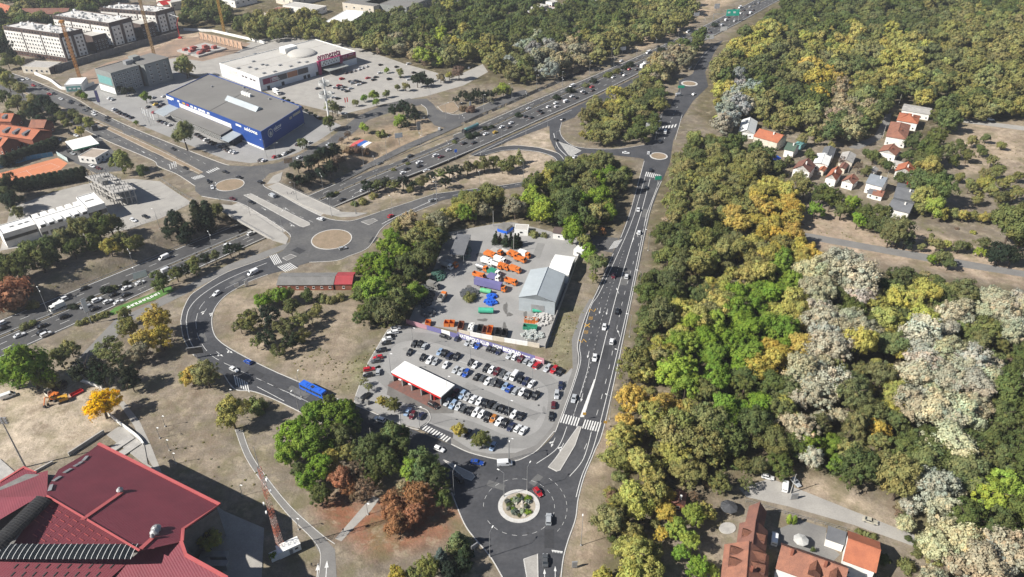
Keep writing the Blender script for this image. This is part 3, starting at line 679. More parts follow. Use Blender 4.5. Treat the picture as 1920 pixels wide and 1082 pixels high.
for i in range(7): flat_shape('give_way_tooth', [(-.3, .5), (.3, .5), (0, -.5)], P(1036 + i * 2.9, 1034 + i * 0.4), 0, main_road)
# yellow bus stop marking: zigzag, hatch, cross, hatch, zigzag
for (x, y, k) in ((1111, 582, 'N'), (1107, 597, 'S'), (1101, 610, 'X'), (1098, 623, 'S'), (1092, 639, 'M')):
    c = P(x, y, 0.08)
    seg = {'N': [[(-1.5, -1.1), (-1.0, 1.1), (0.6, -0.9), (1.5, 1.2)]], 'M': [[(-1.6, 0.9), (-0.3, -1.1), (0.5, 1.1), (1.6, -0.9)]], 'X': [[(-1.3, -1.3), (1.3, 1.3)], [(-1.0, 1.3), (1.0, -1.3)]],
           'S': [[(-0.9 + 0.1 * j, -0.9 + 0.6 * j), (-0.3 + 0.1 * j, -0.6 + 0.6 * j), (0.3 + 0.1 * j, -0.95 + 0.6 * j), (0.9 + 0.1 * j, -0.6 + 0.6 * j)] for j in range(4)]}[k]
    mb = MB()
    for s_ in seg: ribbon(mb, [Vector((c.x + a, c.y + b, 0.08 + 0.004 * len(mb.f) % 0.01)) for a, b in s_], 0.42 if k != 'S' else 0.2)
    mb.build('bus_stop_marking', LINE_Y, main_road)
# repairs in the surface, drain covers, lanes darkened by tyres
PATCH = [mat('fresh_patch', (.035, .036, .04), (.045, .046, .05), .5, .85, .1, 2), mat('old_patch', (.12, .12, .12), (.1, .1, .1), .5, .9, .1, 2)]
for i, (x, y, dx, dy, l_, w_) in enumerate(((1135, 660, -3, 12, 9, 2.6), (1172, 520, -3, 12, 14, 3), (1098, 740, -4, 12, 7, 2.4), (930, 910, 10, 3, 6, 2.5), (1030, 1010, 0, -10, 7, 3), (560, 735, 12, 6, 10, 2.6), (480, 700, 12, 6, 8, 2.6), (380, 630, 3, 10, 9, 2.4), (690, 800, 12, 6, 8, 3), (1005, 900, 8, -8, 5, 2.4), (560, 470, 10, 4, 6, 4), (500, 390, 10, 5, 9, 3), (300, 290, 10, 5, 12, 3), (1210, 400, -3, 12, 10, 3), (700, 450, 6, -8, 6, 3), (240, 250, 10, 5, 10, 3), (600, 280, 10, -5, 12, 3), (445, 525, 10, -5, 8, 2.4))):
    flat_shape('asphalt_patch', [(-l_ / 2, -w_ / 2), (l_ / 2, -w_ / 2), (l_ / 2, w_ / 2), (-l_ / 2, w_ / 2)], P(x, y), heading(x, y, dx, dy), main_road if x > 900 else west_road, PATCH[i % 2], z=0.0705)
for i, (x, y) in enumerate(((1110, 720), (1142, 610), (1165, 560), (990, 1000), (900, 890), (640, 770), (540, 728), (372, 600), (450, 690), (1060, 860), (1088, 800), (930, 760), (800, 650), (1010, 760), (870, 790))):
    flat_shape('drain_cover', [(.42 * math.cos(a), .42 * math.sin(a)) for a in np.linspace(0, 6.283, 13)[:-1]], P(x, y), 0, car_park if x in (930, 800, 1010, 870) else main_road, DARK, z=0.0725)
for l in ([(1166, 562), (1146, 650), (1120, 760)], [(1174, 562), (1153, 650), (1124, 775)], [(1136, 575), (1114, 660), (1088, 760)], [(470, 700), (560, 742), (660, 786)], [(500, 705), (580, 740), (680, 782)], [(360, 602), (365, 632), (390, 665)], [(356, 600), (368, 570), (400, 545), (450, 520)]):
    ribbon(MB(), line_pts(l, .069, 6), .7).build('tyre_track', mat('tyre_darkened', (.045, .046, .05), (.06, .061, .066), .3, .8, .1, 1.5), west_road if l[0][0] < 900 else main_road)
# avenue and bridge lines
dashes([(60, 160), (150, 198), (240, 240), (330, 280), (395, 312)], av_e, wd=0.16); dashes([(190, 247), (280, 290), (350, 327)], av_w, wd=0.16)
dashes([(500, 375), (555, 402), (590, 418)], bridge_roads, wd=0.16); dashes([(450, 383), (500, 408), (545, 435)], bridge_roads, wd=0.16)
line([(716, 420), (745, 405), (820, 372)], bridge_roads, wd=0.3); dashes([(825, 371), (900, 357), (965, 347), (1020, 335), (1052, 310)], ramp, wd=0.16)
line([(880, 295), (960, 257), (1072, 206)], ramp, wd=0.25); line([(1038, 250), (1046, 275), (1062, 292)], link_road, wd=0.4)
line([(1240, 217), (1228, 262)], main_road, wd=0.2); dashes([(1270, 200), (1252, 240), (1244, 268)], main_road, wd=0.2)
line([(1300, 130), (1316, 107), (1335, 88)], main_road, wd=0.2); line([(1279, 215), (1266, 262)], main_road, wd=0.2)
# car park: darker driving loop worn by tyres, painted bay ends, green paint bay
ring = [(700, 690), (735, 640), (800, 632), (880, 655), (980, 690), (1030, 715), (1042, 745), (1030, 800), (1000, 825), (950, 828), (880, 800), (800, 775)]
wring = line_pts(ring + [ring[0]], 0.036, 6)
ribbon(MB(), wring, 5.5).build('tyre_track', LOT_DARK, car_park)
ribbon(MB(), line_pts([(870, 722), (960, 762), (1010, 782)], 0.0405, 6), 4.5).build('tyre_track', LOT_DARK, car_park)
sheet('wash_apron', [(730, 715), (760, 705), (860, 745), (850, 775), (800, 775), (725, 740)], 0.04, mat('wet_asphalt', (0.12, 0.115, 0.108), (0.16, 0.155, 0.145), 0.2, 0.8, 0.05, 1), car_park)
for l in ([(771, 640), (768, 660), (830, 668), (905, 690)], [(850, 700), (860, 690), (1000, 742), (1010, 728)], [(830, 755), (960, 800), (980, 795)]):
    line(l, car_park, z=0.045, wd=0.12, sm=0)
kerb([(787, 803), (800, 795), (807, 785), (803, 772), (790, 765), (760, 760), (750, 770), (750, 795)], z=0.03, wd=0.2)
line([(664, 756), (668, 738), (682, 700), (690, 680), (716, 636), (727, 618)], car_park, z=0.05, wd=0.3, m=KERB, sm=0)
# lettered green lawn beside the highway, painted flag on the bank
lawn = slab('lettered_lawn', [(202, 587), (215, 577), (270, 556), (320, 536), (326, 545), (290, 562), (240, 580), (208, 592)], -0.3, 0.12, LAWN, kind=None); tag(lawn, 'bright green watered lawn with white letters along the highway', 'lawn')
for i in range(9):
    f = i / 8; x, y = 238 + 58 * f, 577 - 26 * f; hd = heading(x, y, 10, -4.5); c = P(x, y, 0.14)
    mb = MB(); ca_, sa_ = math.cos(hd), math.sin(hd)
    for (ox, oy, dx, dy) in ((-.7, 0, .35, 1.9), (.5, 0, .35, 1.9), (-.1, (-.8, 0, .8)[i % 3], 1.0, .35)):
        mb.box((c.x + ox * ca_ - oy * sa_, c.y + ox * sa_ + oy * ca_, 0.16), (dx, dy, 0.08), hd)
    mb.build('letter', WHITE, lawn)
fl = thing('painted_flag', P(675, 273)); tag(fl, 'red, blue and white striped flag lying on the dry bank', 'flag')
for k, m in enumerate((mat('flag_red', (0.55, 0.1, 0.1), (0.5, 0.09, 0.09), 0.5, 0.9), mat('flag_blue', (0.03, 0.12, 0.42), (0.03, 0.11, 0.38), 0.5, 0.9), WHITE)):
    a, b = [(655 + 12 * k, 276 + 2.4 * k), (675 + 11 * k, 260.5 + 3.0 * k)]
    q = [(655 + 7.5 * k, 275 + 2.2 * k), (662 + 8 * k, 268 + 2 * k), (676 + 7.3 * k, 261 + 2 * k), (683.5 + 7 * k, 262.5 + 2.3 * k), (670 + 8 * k, 270 + 2 * k), (662.5 + 7.5 * k, 277.2 + 2.2 * k)]
    pts = [P(x, y, 0.1) for x, y in q]; o = P(675, 273)
    MB().add([p - o for p in pts], [(5, 4, 1, 0), (4, 3, 2, 1)]).build('stripe', m, fl)
# ------------------------------------------------------------------ building kit
def letters(body, size, m, parent, loc, rot, extrude=0.06, width=None, name='lettering', bold=0.015):
    cu = bpy.data.curves.new(name, 'FONT'); cu.body = body; cu.size = size; cu.extrude = extrude; cu.align_x = 'CENTER'; cu.align_y = 'CENTER'; cu.offset = size * bold; cu.resolution_u = 3
    tmp = bpy.data.objects.new('tmp_text', cu); COL.objects.link(tmp); bpy.context.view_layer.update()
    me = bpy.data.meshes.new_from_object(tmp.evaluated_get(bpy.context.evaluated_depsgraph_get()))
    bpy.data.objects.remove(tmp); bpy.data.curves.remove(cu)
    me.name = name; me.materials.clear(); me.materials.append(m)
    xs = [v.co.x for v in me.vertices]
    o = inst(name, me, parent, loc, rot=rot)
    if width: o.scale = (width / max(.01, max(xs) - min(xs)), 1, 1)
    return o

# A = corner nearest the camera, B = next corner to the right, C = next corner to the left, read off the roof at height z
FOOT = []          # ground plans, kept clear of trees
class Bld:
    def __init__(s, name, a, b, c, z, label, cat='building', group=None, skew=False):
        A, B, C = P(*a, z), P(*b, z), P(*c, z)
        u = (B - A).xy; s.L = u.length; u.normalize(); v = Vector((-u.y, u.x)); s.W = max(1.0, (C - A).xy.dot(v))
        s.ang = math.atan2(u.y, u.x); s.z = z; s.u, s.v, s.A = u, v, A; s.kx, s.ky = 0.0, 1.0
        if skew:      # the plan is not square: y runs along the real left wall
            d = (C - A).xy; s.W = d.length; s.kx, s.ky = d.dot(u) / s.W, d.dot(v) / s.W
        s.root = thing(name, (A.x, A.y, 0), s.ang); tag(s.root, label, cat, group)
        FOOT.append((A.x, A.y, u.x, u.y, s.L, s.W))
    def loc(s, px, py, z):
        """photo reading -> local x, y at height z"""
        d = (P(px, py, z) - s.A).xy
        y = d.dot(s.v) / s.ky; return d.dot(s.u) - y * s.kx, y
    def lay(s, mb):
        if s.kx: mb.v = [(x + y * s.kx, y * s.ky, z) for x, y, z in mb.v]
        return mb
    def part(s, name, mb, m, parent=None, **k):
        return s.lay(mb).build(name, m, parent or s.root, **k)
    def box(s, name, x0, x1, y0, y1, z0, z1, m, parent=None):
        return s.lay(MB().box(((x0 + x1) / 2, (y0 + y1) / 2, (z0 + z1) / 2), (x1 - x0, y1 - y0, z1 - z0))).build(name, m, parent or s.root)
    def flat(s, wall, roof, par=0.5, x0=0, x1=None, y0=0, y1=None, z=None, z0=0, trim=None):
        x1 = s.L if x1 is None else x1; y1 = s.W if y1 is None else y1; z = z or s.z
        w_ = s.box('wall', x0, x1, y0, y1, z0, z - par, wall)
        r_ = s.box('roof', x0 + 0.3, x1 - 0.3, y0 + 0.3, y1 - 0.3, z - par, z - par + 0.12, roof)
        mb = MB()
        for (a, b, c, d) in ((x0 - .02, x1 + .02, y0 - .02, y0 + .3), (x0 - .02, x1 + .02, y1 - .3, y1 + .02), (x0 - .02, x0 + .3, y0 + .3, y1 - .3), (x1 - .3, x1 + .02, y0 + .3, y1 - .3)):
            mb.box(((a + b) / 2, (c + d) / 2, z - par / 2), (b - a, d - c, par))
        s.lay(mb).build('parapet', trim or wall, s.root)
        return w_, r_
    def win(s, face, pos, z, w, h, frame=None, pane=None, name='window', x=None, y=None, parent=None):
        o = inst(name, win_mesh(round(w, 2), round(h, 2), frame or WHITE, pane or GLASS), parent or s.root)
        put = {'F': ((pos, y or 0, z), 0), 'L': (((x or 0) + pos * s.kx, pos * s.ky, z), math.atan2(s.ky, s.kx) - math.pi), 'R': ((s.L if x is None else x, pos, z), math.pi / 2), 'K': ((pos, s.W if y is None else y, z), math.pi)}[face]
        o.location, o.rotation_euler = put[0], (0, 0, put[1])
        return o
    def sign(s, name, face, x0, x1, z0, z1, m, off=0.06, th=0.1, parent=None):
        if face == 'F': return s.box(name, x0, x1, -off - th, -off, z0, z1, m, parent)
        return s.box(name, -off - th, -off, x0, x1, z0, z1, m, parent)
    def text(s, body, face, pos, z, size, m, off=0.14, name='lettering', width=None, ext=0.06):
        if face == 'F': return letters(body, size, m, s.root, (pos, -off, z), (math.pi / 2, 0, 0), ext, width, name)
        return letters(body, size, m, s.root, (pos * s.kx - off * s.ky, pos * s.ky + off * s.kx, z), (math.pi / 2, 0, math.atan2(s.ky, s.kx) - math.pi), ext, width, name)
WM = {}
def win_mesh(w, h, fm, gm):
    k = (w, h, fm.name, gm.name)
    if k not in WM:
        mb = MB(); t = min(0.12, w * 0.08)
        mb.box((0, 0.0, 0), (w, 0.16, h)); mb.add([(-w / 2 + t, -.085, -h / 2 + t), (w / 2 - t, -.085, -h / 2 + t), (w / 2 - t, -.085, h / 2 - t), (-w / 2 + t, -.085, h / 2 - t)], [(0, 1, 2, 3)], 1)
        mb.box((0, -.02, -h / 2 - .05), (w + .16, .26, .08))
        me = bpy.data.meshes.new('window'); me.from_pydata(mb.v, [], mb.f); me.materials.append(fm); me.materials.append(gm)
        me.polygons.foreach_set('material_index', mb.m); WM[k] = me
    return WM[k]

def gable(name, a, b, c, eave, ridge, wall, roof, label, along='u', over=0.5, cat='house', hip=0.0, wins=True, chim=0, group=None, rt=0.22):
    """house: eave corners read at eave height; ridge along u (A-B) or v (A-C); hip 0..1 shortens the ridge"""
    s = Bld(name, a, b, c, eave, label, cat, group); L, W, r = s.L, s.W, s.root
    o = over
    if along == 'u':
        rx0, rx1, ry0, ry1 = hip * W / 2, L - hip * W / 2, W / 2, W / 2
        e0, e1 = (rx0, W / 2), (rx1, W / 2)
    else:
        e0, e1 = (L / 2, hip * L / 2), (L / 2, W - hip * L / 2)
    # walls sit inside the eaves
    mb = MB(); i = o; dz = 0.15
    base = [(i, i), (L - i, i), (L - i, W - i), (i, W - i)]
    mb.prism(base, 0, eave - dz)
    if hip == 0:
        if along == 'u': tri = [((i, i), (i, W - i), (i, W / 2)), ((L - i, W - i), (L - i, i), (L - i, W / 2))]
        else: tri = [((L - i, i), (i, i), (L / 2, i)), ((i, W - i), (L - i, W - i), (L / 2, W - i))]
        for p, q, t in tri: mb.add([(*p, eave - dz), (*q, eave - dz), (*t, ridge - dz - 0.25)], [(0, 1, 2), (2, 1, 0)])
    s.wall = mb.build('wall', wall, r)
    c4 = [(0, 0), (L, 0), (L, W), (0, W)]
    vs = [(*p, eave) for p in c4] + [(*e0, ridge), (*e1, ridge)]
    if along == 'u': fs = [(0, 1, 5, 4), (2, 3, 4, 5)] + ([(3, 0, 4), (1, 2, 5)] if hip else [])
    else: fs = [(0, 1, 4), (1, 2, 5, 4), (2, 3, 5), (3, 0, 4, 5)] if hip else [(1, 2, 5, 4), (3, 0, 4, 5)]
    n = len(vs); lo = [(x, y, z - rt) for x, y, z in vs]
    mb = MB(); mb.add(vs, fs); mb.add(lo, [f[::-1] for f in fs])
    for k in range(4): mb.add([lo[k], lo[(k + 1) % 4], vs[(k + 1) % 4], vs[k]], [(0, 1, 2, 3)]) if (hip or (along == 'u') == (k % 2 == 0)) else None
    if not hip:
        for (p, q, t) in (((0, 3, 4), (1, 2, 5)) if along == 'u' else ((0, 1, 4), (3, 2, 5))) and (((0, 3, 4), (1, 2, 5)) if along == 'u' else ((0, 1, 4), (3, 2, 5))):
            for e in ((p, t), (q, t)): mb.add([vs[e[0]], vs[e[1]], lo[e[1]], lo[e[0]]], [(0, 1, 2, 3), (3, 2, 1, 0)])
    s.roof = mb.build('roof', roof, r)
    rb = MB(); rb.tube((*e0, ridge + 0.03), (*e1, ridge + 0.03), 0.16, n=6); rb.build('ridge_cap', roof, s.roof)
    if wins:
        k = max(1, int((L - 2) // 3.2)); 
        for j in range(k): s.win('F', (j + .5) * L / k, min(1.6, eave * .5), 1.1, 1.2, y=o)
        k = max(1, int((W - 2) // 3.2))
        for j in range(k): s.win('L', (j + .5) * W / k, min(1.6, eave * .5), 1.1, 1.2, x=o)
    for j in range(chim):
        f = (j + 0.35) / chim
        x, y = (L * f, W * 0.4) if along == 'u' else (L * 0.4, W * f)
        s.box('chimney', x - .35, x + .35, y - .35, y + .35, eave, ridge + 0.9, WALLW if roof is not TILE_O else BRICKR, s.roof)
    return s

# ------------------------------------------------------------------ the two stores
b = Bld('blue_store', (489, 247), (566, 199), (311, 176), 12.5, 'blue clad flat roofed store with white letters on its corner', 'store', skew=True)
blue_store = b
b.flat(BLUEW, ROOFG, 0.6)
W = b.W
b.sign('white_band', 'L', W * .30, W * .86, 6.6, 9.4, WALLW, off=0.02)
b.sign('plinth', 'L', 0.2, W * .25, 0.0, 1.1, WHITE, off=0.02); b.sign('plinth', 'F', 0.2, b.L * .98, 0.0, 0.9, STEEL, off=0.02)
b.text('seldovas', 'L', W * .1, 10.4, 3.6, WHITE, width=W * .125)
b.text('okov', 'F', b.L * .36, 9.2, 3.6, WHITE, width=8.5)
b.sign('lettering', 'F', b.L * .30, b.L * .44, 7.0, 7.2, WHITE)
mb = MB()
for k in range(24):
    a0, a1 = 2 * math.pi * k / 24, 2 * math.pi * (k + 1) / 24
    mb.add([(b.L * .19 + r_ * math.cos(t), -.16, 8.2 + r_ * math.sin(t)) for r_, t in ((2.2, a0), (2.2, a1), (2.8, a1), (2.8, a0))], [(0, 1, 2, 3), (3, 2, 1, 0)])
mb.add([(b.L * .19 + x, -.16, 8.2 + z) for x, z in ((-1.2, -1.6), (1.2, -1.6), (1.2, .2), (0, 1.5), (-1.2, .2))], [(0, 1, 2, 3, 4), (4, 3, 2, 1, 0)])
mb.build('round_logo', WHITE, b.root)
for f, ww, m in ((.97, 7, WHITE), (.93, 3, WHITE), (.86, 2.5, WHITE), (.80, 3.5, LINE_Y), (.755, 3, RED), (.71, 3.2, HEADL), (.67, 3, WHITE), (.62, 4.5, WHITE), (.58, 3.5, WHITE), (.53, 3, WHITE), (.22, 6, HEADL)):
    b.sign('name_board', 'L', W * f - ww / 2, W * f + ww / 2, 10.0 if ww < 7 else 9.2, 11.3, m)
for x, z, ww in ((.75, 10.2, 4.5), (.66, 9.8, 1.5)): b.sign('window', 'F', b.L * x, b.L * x + ww * 2, z - 1, z + .6, mat('pale_blind', (0.42, 0.4, 0.33), (0.36, 0.34, 0.28), 0.5, 0.6))  # flat beige panels for the blinds
# glazed skylight, coolers and roof seams
x0, y0 = b.loc(437, 188, 12); x1, y1 = b.loc(472, 202, 12)
mb = MB(); gx0, gx1, gy0, gy1 = x0 - 4, x0 + 4, min(y0, y1) - 8, max(y0, y1) + 6
mb.add([(gx0, gy0, 12.02), (gx1, gy0, 12.02), (gx1, gy1, 12.02), (gx0, gy1, 12.02), ((gx0 + gx1) / 2, gy0, 14.2), ((gx0 + gx1) / 2, gy1, 14.2)], [(0, 1, 4), (1, 2, 5, 4), (2, 3, 5), (3, 0, 4, 5)])
b.lay(mb).build('skylight', GREYMETAL, b.root)
for k in range(4):
    x, y = b.loc(455 + 4.4 * k, 174 + 1.6 * k, 13); b.box('cooling_unit', x - 1, x + 1, y - 1, y + 1, 12.02, 14.0, WHITE)
for px, py in ((397, 162), (505, 185), (530, 190), (560, 200), (457, 164)):
    x, y = b.loc(px, py, 12.5); b.box('roof_vent', x - .7, x + .7, y - .5, y + .5, 12.02, 13.0, STEEL)
b.box('roof_seam', 1, b.L - 1, W * .52, W * .525, 12.02, 12.07, DARK)
# glazed annex with entrance canopies
xa, ya = b.loc(407, 251, 6.3); xb, yb = b.loc(320, 206, 6.3)
ax0 = min(xa, xb)
b.box('annex_roof', ax0, -0.05, W * .30, W * .86, 5.9, 6.3, ROOFG); b.box('annex_wall', ax0 + 3.2, -0.1, W * .31, W * .85, 0, 5.9, CONC_D)
mb = MB(); n = 20
for k in range(n):
    ya_, yb_ = W * (.31 + .54 * k / n), W * (.31 + .54 * (k + .9) / n)
    g = b.part('glass_pane', MB().add([(ax0 + 3.1, ya_, .3), (ax0 + .4, ya_, 5.8), (ax0 + .4, yb_, 5.8), (ax0 + 3.1, yb_, .3)], [(0, 1, 2, 3), (3, 2, 1, 0)]), GLASS)
for k in range(n + 1):
    y = W * (.31 + .54 * (k - .05) / n); mb.tube((ax0 + 3.0, y, .2), (ax0 + .3, y, 5.9), .09, n=4)
for z in (1.5, 3.0, 4.5): mb.tube((ax0 + 3.1 - 2.7 * z / 5.8 - .1, W * .31, z), (ax0 + 3.1 - 2.7 * z / 5.8 - .1, W * .85, z), .07, n=4)
b.lay(mb).build('glazing_bars', WHITE, b.root)
b.box('entrance_canopy', ax0 - 2, -0.3, W * .205, W * .29, 4.9, 5.2, GREYMETAL); b.box('entrance_canopy', ax0 - 4, 0.5, W * .87, W * .99, 5.0, 5.3, GREYMETAL)
for y in (.215, .28, .88, .98):
    for x in (ax0 - 1.5, -1.2): b.part('column', MB().tube((x, W * y, 0), (x, W * y, 4.95), .12), DARK)
b.box('entrance_lobby', ax0 + 3, -.2, W * .215, W * .285, 0, 4.4, GLASS)

b = Bld('white_store', (485, 146), (667, 96), (396, 122), 10.5, 'white flat roofed store with magenta entrance and raised name', 'store')
white_store = b
b.flat(mat('white_blue_cladding', (0.66, 0.68, 0.7), (0.6, 0.62, 0.65), 0.1, 0.7), ROOFW, 0.6, trim=WHITE)
L, W = b.L, b.W
def fx(px, py, z): return b.loc(px, py, z)[0]
POST = [mat('poster_%s' % n, c, c2, 0.7, 0.7) for n, c, c2 in (('dark', (0.06, 0.07, 0.08), (0.12, 0.09, 0.08)), ('warm', (0.42, 0.22, 0.12), (0.3, 0.12, 0.08)), ('wine', (0.25, 0.035, 0.08), (0.2, 0.03, 0.07)))]
xs = [fx(500, 156, 7), fx(515, 152, 7), fx(528, 148, 7), fx(546, 143, 7), fx(567, 138, 7), fx(586, 132, 7)]
for i, m in enumerate((POST[2], POST[2], POST[0], POST[1], POST[0])): b.sign('poster', 'F', xs[i] + .2, xs[i + 1] - .2, 4.4, 8.6, m)
for z, ww in ((7.6, 5), (6.7, 6), (5.6, 7)): b.sign('lettering', 'F', xs[1] + 1, xs[1] + 1 + ww, z - .3, z + .3, WHITE, off=.17)
xe0, xe1 = fx(591, 115, 10.5), fx(636, 103, 10.5)
b.box('entrance_block', xe0, xe1, -1.6, .6, 6.0, 10.9, PINKW); b.box('entrance_pillar', xe0, xe0 + 2.4, -1.6, 4, 0, 6, PINKW); b.box('entrance_pillar', xe1 - 2.4, xe1, -1.6, 4, 0, 6, PINKW)
b.box('notice_wall', xe0 + 2.6, xe1 - 2.6, -1.75, -1.65, 6.2, 10.6, WHITE)
for k in range(14): b.box('notice', xe0 + 3.5 + (k * 1.37) % (xe1 - xe0 - 8), xe0 + 4.4 + (k * 1.37) % (xe1 - xe0 - 8), -1.9, -1.8, 6.8 + (k * 1.7) % 3.2, 7.6 + (k * 1.7) % 3.2, BROWNW)
b.box('entrance_glass', xe0 + 2.5, xe1 - 2.5, -.5, -.1, 0, 6, GLASS)
b.box('entrance_canopy', xe0 + 3, xe1 - 1, -11, -1.7, 4.2, 4.6, GREYW)
for k in range(5): MB().tube((xe0 + 4 + k * (xe1 - xe0 - 7) / 4, -10, 0), (xe0 + 4 + k * (xe1 - xe0 - 7) / 4, -10, 4.2), .14).build('column', STEEL, b.root)
o = b.text('emmezeta', 'F', (xe0 + xe1) / 2 - .5, 13.9, 7.4, mat('raised_letter_magenta', (0.2, 0.025, 0.08), (0.18, 0.02, 0.07), 0.5, 0.6), off=1.5, width=xe1 - xe0 - 1, name='roof_lettering', ext=0.25)
mb = MB()
for k in range(8): mb.tube((xe0 + 3 + k * (xe1 - xe0 - 6) / 7, 1.2, 11.1), (xe0 + 3 + k * (xe1 - xe0 - 6) / 7, -1.4, 13.5), .09, n=4)
mb.build('lettering_stays', STEEL, b.root)
b.box('magenta_panel', xe1 + .5, L - .5, -.16, -.06, 5.2, 10.3, PINKW)
for k in range(3):
    x = xe1 + 2.0 + k * 1.5; mb = MB()
    ribbon(mb, [Vector((x + .8, 0, 0)), Vector((x, .9, 0)), Vector((x + .8, 1.8, 0))], .4)
    me_ = [(vx, -.2, 7.6 + vy) for vx, vy, vz in mb.v]; MB().add(me_, mb.f + [f[::-1] for f in mb.f]).build('chevron', WHITE, b.root)
b.sign('lettering', 'F', xe1 + 8, L - 3, 9.0, 9.3, WHITE, off=.18)
b.sign('poster', 'F', xe1 + 2, xe1 + 14, 5.4, 7.2, POST[0], off=.2); b.sign('poster', 'F', L - 9, L - 1, 6.0, 7.8, POST[1], off=.2)
for f in (.06, .2, .42, .46, .55): b.sign('door', 'F', L * f, L * f + 2.5, 0, 2.8, DARK)
b.sign('poster', 'L', W * .55, W * .8, 4.6, 8.6, mat('pale_poster', (0.7, 0.6, 0.57), (0.6, 0.45, 0.42), 0.4, 0.7))
for f in (.1, .18, .3, .38): b.sign('lettering', 'L', W * f, W * f + 3, 6.5, 7.6, BROWNW)
x, y = b.loc(541, 92, 12); b.box('plant_room', x - 6, x + 6, y - 4, y + 4, 10.0, 14.2, WHITE)
x, y = b.loc(566, 99, 11); mb = MB(); rr = 11.5
for k in range(6):
    for j in range(28):
        q = [(rr * math.cos(math.pi / 2 * (kk / 6)), 10.0 + 0.6 + 2.6 * math.sin(math.pi / 2 * (kk / 6)), 2 * math.pi * jj / 28) for kk, jj in ((k, j), (k, j + 1), (k + 1, j + 1), (k + 1, j))]
        mb.add([(x + r_ * math.cos(t), y + r_ * math.sin(t), z) for r_, z, t in q], [(0, 1, 2, 3)])
for j in range(28):
    t0, t1 = 2 * math.pi * j / 28, 2 * math.pi * (j + 1) / 28
    mb.add([(x + rr * math.cos(t), y + rr * math.sin(t), z) for t, z in ((t0, 9.95), (t1, 9.95), (t1, 10.6), (t0, 10.6))], [(0, 1, 2, 3)])
mb.build('roof_dome', ROOFW, b.root, smooth_=False)
for j in range(0, 28, 2):
    t = 2 * math.pi * (j + .5) / 28; inst('dome_window', win_mesh(1.2, .5, WHITE, GLASS), b.root, (x + (rr + .05) * math.cos(t), y + (rr + .05) * math.sin(t), 10.3), t + math.pi / 2)
for px, py in ((447, 129), (475, 116), (492, 122), (468, 127), (480, 130), (500, 123), (525, 123), (515, 135), (495, 138), (545, 125), (478, 102), (560, 118), (575, 117)):
    x, y = b.loc(px, py, 10); b.box('roof_unit', x - 1.3, x + 1.3, y - .8, y + .8, 9.95, 10.9, STEEL)
for f in (.33, .66): b.box('roof_seam', 1, L - 1, W * f, W * f + .25, 9.95, 10.08, CONC)

# ------------------------------------------------------------------ office block with two wings
b = Bld('office_block', (207, 137), (259, 122), (186, 126), 17.0, 'grey six storey office block with slab wings and teal banner', 'office block')
b.flat(GREYW, ROOFG, 0.5); L, W = b.L, b.W
for r_ in range(5):
    for k in range(6): b.win('F', (k + .6) * L / 6.2, 2.5 + r_ * 2.9, 1.9, 1.5)
b.sign('banner', 'L', W * .08, W * .92, 7.0, 13.0, TEAL); b.sign('plinth', 'L', .3, W - .3, 1, 5.5, WHITE)
x, y = b.loc(240, 116, 18); b.box('plant_room', x - 3, x + 3, y - 2, y + 2, 16.6, 19.4, STEEL); b.box('plant_room', x + 4, x + 10, y - 1, y + 5, 16.6, 20.5, GREYW)
x0, x1 = L + 2.5, L + 24
b.box('wing_wall', x0, x1, -3.5, W - 2, 0, 17.0, GREYW); b.box('wing_roof', x0 - .3, x1 + .3, -3.8, W - 1.7, 17.0, 17.4, ROOFG); b.box('link_wall', L, x0, 2, W - 4, 0, 16.0, BROWNW)
for r_ in range(5):
    for k in range(3): b.win('F', x0 + 4 + k * 6.6, 3 + r_ * 2.9, 2.2, 1.7, y=-3.5)
# ------------------------------------------------------------------ apartment blocks
def apartment(a, b_, c, z, label, cols, end_panels=2):
    b = Bld('apartment_block', a, b_, c, z, label, 'apartment block', 'apartment blocks beside the building pit', skew=True)
    L, W = b.L, b.W
    b.flat(BROWNW, mat('gravel_roof', (0.6, 0.59, 0.57), (0.45, 0.44, 0.42), 0.5, 0.95, 0.15, 2), 0.8, z=z)
    nr_ = max(4, int((z - 5) // 3.1)); zt = z - 3.6
    # the long sunlit face: white frame with a grid of windows, brown top storey and plinth
    segs = 3
    for sgi in range(segs):
        y0, y1 = W * sgi / segs + .8, W * (sgi + 1) / segs - .8
        b.box('white_facade', -.5, -.02, y0, y1, 4.2, zt, WALLW)
        n = max(2, int((y1 - y0) / 3.3))
        for r_ in range(nr_ - 1):
            for k in range(n): b.win('L', y0 + (k + .5) * (y1 - y0) / n, 5.4 + r_ * (zt - 4.4) / (nr_ - 1), 1.7, 1.6, x=-.5)
        for k in range(n):
            b.win('L', y0 + (k + .5) * (y1 - y0) / n, z - 2.1, 1.8, 1.7, frame=BROWNW); b.win('L', y0 + (k + .5) * (y1 - y0) / n, 2.0, 2.2, 2.2, frame=BRICKR)
    for e in range(end_panels):
        x0, x1 = L * (e + .12) / end_panels, L * (e + .82) / end_panels
        b.box('white_facade', x0, x1, -.9, -.02, 3.4, zt, WALLW)
        n = max(2, int((x1 - x0) / 2.8))
        for r_ in range(nr_ - 1):
            for k in range(n): b.win('F', x0 + (k + .5) * (x1 - x0) / n, 4.9 + r_ * (zt - 4) / (nr_ - 1), 1.6, 1.9, y=-.9)
    rr = random.Random(int(a[0]))
    for k in range(46):
        x, y = rr.uniform(1.5, L - 1.5), rr.uniform(1.5, W - 1.5); w_, h_ = rr.uniform(.6, 1.8), rr.uniform(.5, 1.7)
        b.box('roof_unit', x - w_ / 2, x + w_ / 2, y - w_ / 2, y + w_ / 2, z - .7, z - .7 + h_, STEEL if k % 3 else WHITE)
    return b
apartment((110, 63), (154, 54), (4, 48), 24, 'nearest white and brown apartment block with a crane in front', 8)
